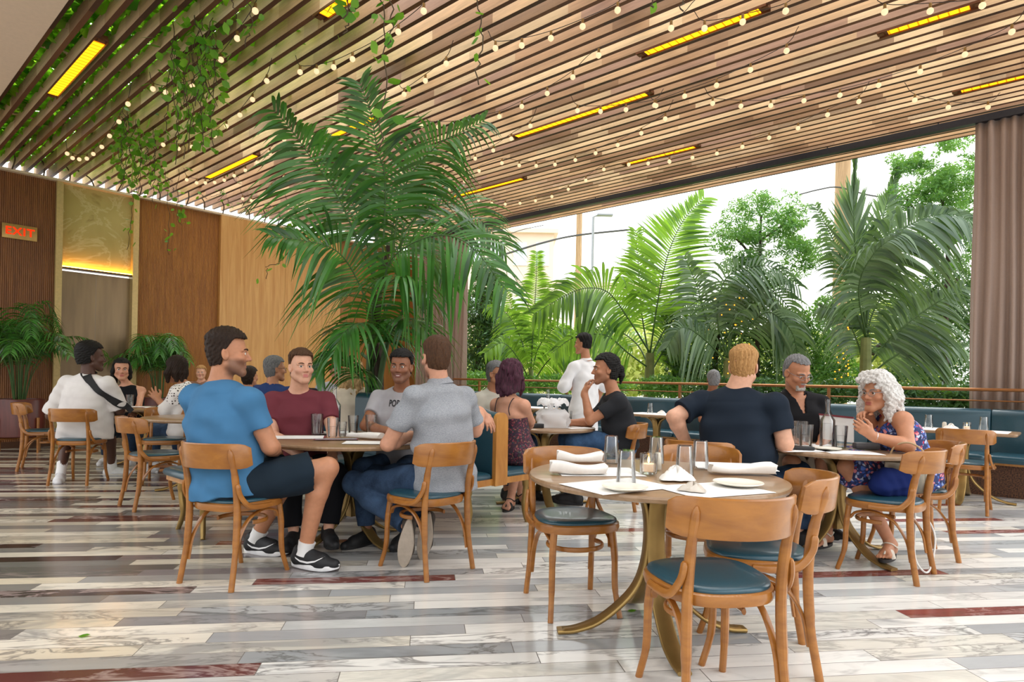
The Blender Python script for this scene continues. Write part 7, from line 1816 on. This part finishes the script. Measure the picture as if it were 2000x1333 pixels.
STR = [
 (Z6((628, 45), (490, 160), (362, 248), (242, 310), (140, 355), (47, 378)) + Z1_((1658, 390),), 'string of bulbs at the top left of centre, ending above the palm'),
 (Z1_((1410, 45), (1310, 200), (1220, 320), (1128, 408), (1060, 468), (968, 493), (912, 503), (843, 485)), 'string of bulbs running down through the thick leafy vine'),
 (Z1_((1474, 440), (1395, 545), (1325, 632), (1250, 695), (1185, 750), (1060, 812), (985, 822), (900, 800)), 'string of bulbs between the leafy vine and the left palm frond'),
 (Z1_((705, 570), (655, 670), (603, 750), (560, 812), (513, 852), (477, 878), (435, 882), (398, 875), (368, 850)), 'string of bulbs above the onyx panel'),
 (Z1_((1570, 770), (1490, 845), (1420, 900), (1355, 945), (1293, 975), (1238, 1000), (1185, 1013), (1133, 1015), (1085, 1015), (1030, 998)), 'string of bulbs crossing below the left heater'),
 (Z1_((1570, 985), (1500, 1040), (1448, 1098), (1388, 1115), (1340, 1105)), 'short string of bulbs low above the light wood wall'),
 (Z1_((1815, 1135), (1755, 1150), (1700, 1155), (1650, 1150), (1590, 1135)), 'lowest string of bulbs left of the palm, above the light wood wall'),
 (Z6((1680, 40), (1490, 130), (1318, 195), (1160, 235), (1017, 250)), 'string of bulbs at the top centre of the ceiling'),
 (Z6((1970, 140), (1577, 290), (1437, 410), (1298, 500), (1160, 572), (1038, 628), (918, 655), (812, 680), (707, 685), (617, 678)), 'string of bulbs crossing the ceiling right of the palm crown'),
 (Z6((750, 335), (637, 430), (522, 505)), 'short string of three bulbs just above the palm crown'),
 (Z6((1880, 565), (1725, 590), (1587, 600), (1462, 595)), 'string of four bulbs over the long middle heater'),
 (Z6((1206, 680), (1103, 750), (1005, 815), (907, 860), (820, 900), (733, 920), (650, 938), (575, 945), (500, 932)), 'string of bulbs running into the right palm fronds'),
 (Z6((1938, 640), (1808, 720), (1680, 785), (1560, 830), (1450, 868), (1340, 893), (1238, 900), (1146, 898), (1052, 885), (928, 928), (850, 985), (770, 1027), (697, 1065)), 'long string of bulbs below the middle heater'),
 (Z6((1960, 875), (1845, 887), (1740, 893), (1605, 920), (1507, 980), (1412, 1030), (1323, 1070), (1234, 1093), (1150, 1107), (1070, 1112), (997, 1107), (925, 1090)), 'string of bulbs nearest the curtain beam, left half'),
 (Z7((263, 140), (470, 105), (703, 45)), 'string of three bulbs crossing the upper right heater'),
 (Z7((708, 265), (512, 370), (328, 455), (155, 515), (0, 568)), 'string of bulbs in the upper right middle of the ceiling'),
 (Z7((1930, 160), (1675, 285), (1432, 380), (1207, 455), (997, 510), (802, 540), (622, 567), (460, 570), (307, 555)), 'long string of bulbs across the right of the ceiling'),
 (Z7((1800, 577), (1585, 577), (1403, 537)), 'string of three bulbs above the right curtain'),
 (Z7((1100, 545), (930, 618), (770, 692), (613, 745), (468, 795), (330, 832), (197, 855), (73, 878)), 'string of bulbs nearest the curtain beam, right half'),
 (Z7((1240, 50), (1487, 45), (1770, 15)), 'string of bulbs at the top right edge'),
]
for pts, lb in STR:
    P3 = [on_slats(x, y - 7, -.20) for x, y in pts]
    o = tag(empty('string_lights', P3[0]), lb, 'string lights', 'strings of warm bulbs'); m = MB()
    e0 = P3[0] + (P3[0]-P3[1])*.3 + Vector((0, 0, .10)); e1 = P3[-1] + (P3[-1]-P3[-2])*.3 + Vector((0, 0, .10))
    m.tube([q - P3[0] + Vector((0, 0, .014)) for q in spline([e0] + P3 + [e1], 6)], .0032, 5); m.build('cable', wire_m, o)
    for q in P3:
        b_ = link('bulb', bulb_me, o, q - P3[0]); link('socket', sock_me, b_)
# small warm lights wound on the palm trunk outside
o = tag(empty('string_lights', gx(1640, 10.9)), 'tiny amber lights wound around the pole and shrubs outside', 'string lights'); rnd = random.Random(6); mbt = MB(); mbt.sphere((0, 0, 0), .012, 6); tiny = mbt.mesh('bulb', emis('amber_tiny', (255, 150, 40), 2.5), 180)
pts = [P(1640 + rnd.uniform(-14, 22), 640 + i*3.6, 10.9 - .2) for i in range(36)] + [P(rnd.uniform(1380, 1470), 590 + rnd.uniform(-10, 170), 11.9) for i in range(30)]
for q in pts: link('bulb', tiny, o, q - o.location)
m = MB(); m.tube([q - o.location for q in pts[:36]], .004, 4); m.build('cable', wire_m, o)
# ================================================================ CAMERA, LIGHT
cam = bpy.data.cameras.new('camera'); co = bpy.data.objects.new('camera', cam); COL.objects.link(co)
cam.sensor_width = 36.0; cam.sensor_fit = 'HORIZONTAL'; cam.lens = FPX*36.0/2000.0
cam.shift_y = (V0 - 666.5)/2000.0
co.location = (0, 0, CAMH); co.rotation_mode = 'XYZ'
co.matrix_world = Matrix.Translation((0, 0, CAMH)) @ Matrix.Rotation(math.pi/2, 4, 'X') @ Matrix.Rotation(ROLL, 4, 'Z')
cam.clip_start = 0.05; cam.clip_end = 300
sc.camera = co
w = bpy.data.worlds.new('sky'); sc.world = w; w.use_nodes = True
nt = w.node_tree; nt.nodes.clear()
out = nt.nodes.new('ShaderNodeOutputWorld'); bg = nt.nodes.new('ShaderNodeBackground')
tc = nt.nodes.new('ShaderNodeTexCoord'); sx = nt.nodes.new('ShaderNodeSeparateXYZ'); rp = nt.nodes.new('ShaderNodeValToRGB')
nt.links.new(tc.outputs['Generated'], sx.inputs[0]); nt.links.new(sx.outputs[2], rp.inputs[0])
e = rp.color_ramp.elements
e[0].position = 0.0; e[0].color = (0.97, 0.95, 0.92, 1); e[1].position = 0.6; e[1].color = (0.96, 0.985, 1.0, 1)
nt.links.new(rp.outputs[0], bg.inputs[0])
def mnode(op, a, b):
    q = nt.nodes.new('ShaderNodeMath'); q.operation = op
    for i, v in enumerate((a, b)):
        if isinstance(v, float): q.inputs[i].default_value = v
        else: nt.links.new(v, q.inputs[i])
    return q.outputs[0]
# sky brighter overhead and towards the sun beyond the window
up_ = mnode('ADD', mnode('MULTIPLY', mnode('MAXIMUM', sx.outputs[2], 0.0), 1.1), 0.60)
tow = mnode('ADD', mnode('ADD', mnode('MULTIPLY', sx.outputs[0], 0.34*B.x), mnode('MULTIPLY', sx.outputs[1], 0.34*B.y)), 1.0)
nt.links.new(mnode('MULTIPLY', mnode('MULTIPLY', up_, tow), SKY_STRENGTH), bg.inputs[1])
nt.links.new(bg.outputs[0], out.inputs[0])
sun = bpy.data.lights.new('sun', 'SUN'); sun.energy = SUN_STRENGTH; sun.angle = math.radians(40); sun.color = (1.0, 0.95, 0.86)
so = bpy.data.objects.new('sun', sun); COL.objects.link(so)
so.rotation_euler = (-(B*0.75 + Vector((0, 0, 1)) + A*0.25)).to_track_quat('-Z', 'Y').to_euler()
vs = sc.view_settings
sc.display_settings.display_device = 'sRGB'
vs.view_transform = 'Standard'; vs.look = 'None'; vs.gamma = 1.0; vs.use_curve_mapping = False; vs.exposure = EXPOSURE
cy = sc.cycles
cy.max_bounces = 8; cy.diffuse_bounces = 4; cy.glossy_bounces = 3; cy.transmission_bounces = 4; cy.transparent_max_bounces = 40
cy.sample_clamp_indirect = 6.0; cy.caustics_reflective = False; cy.caustics_refractive = False
cy.use_denoising = True
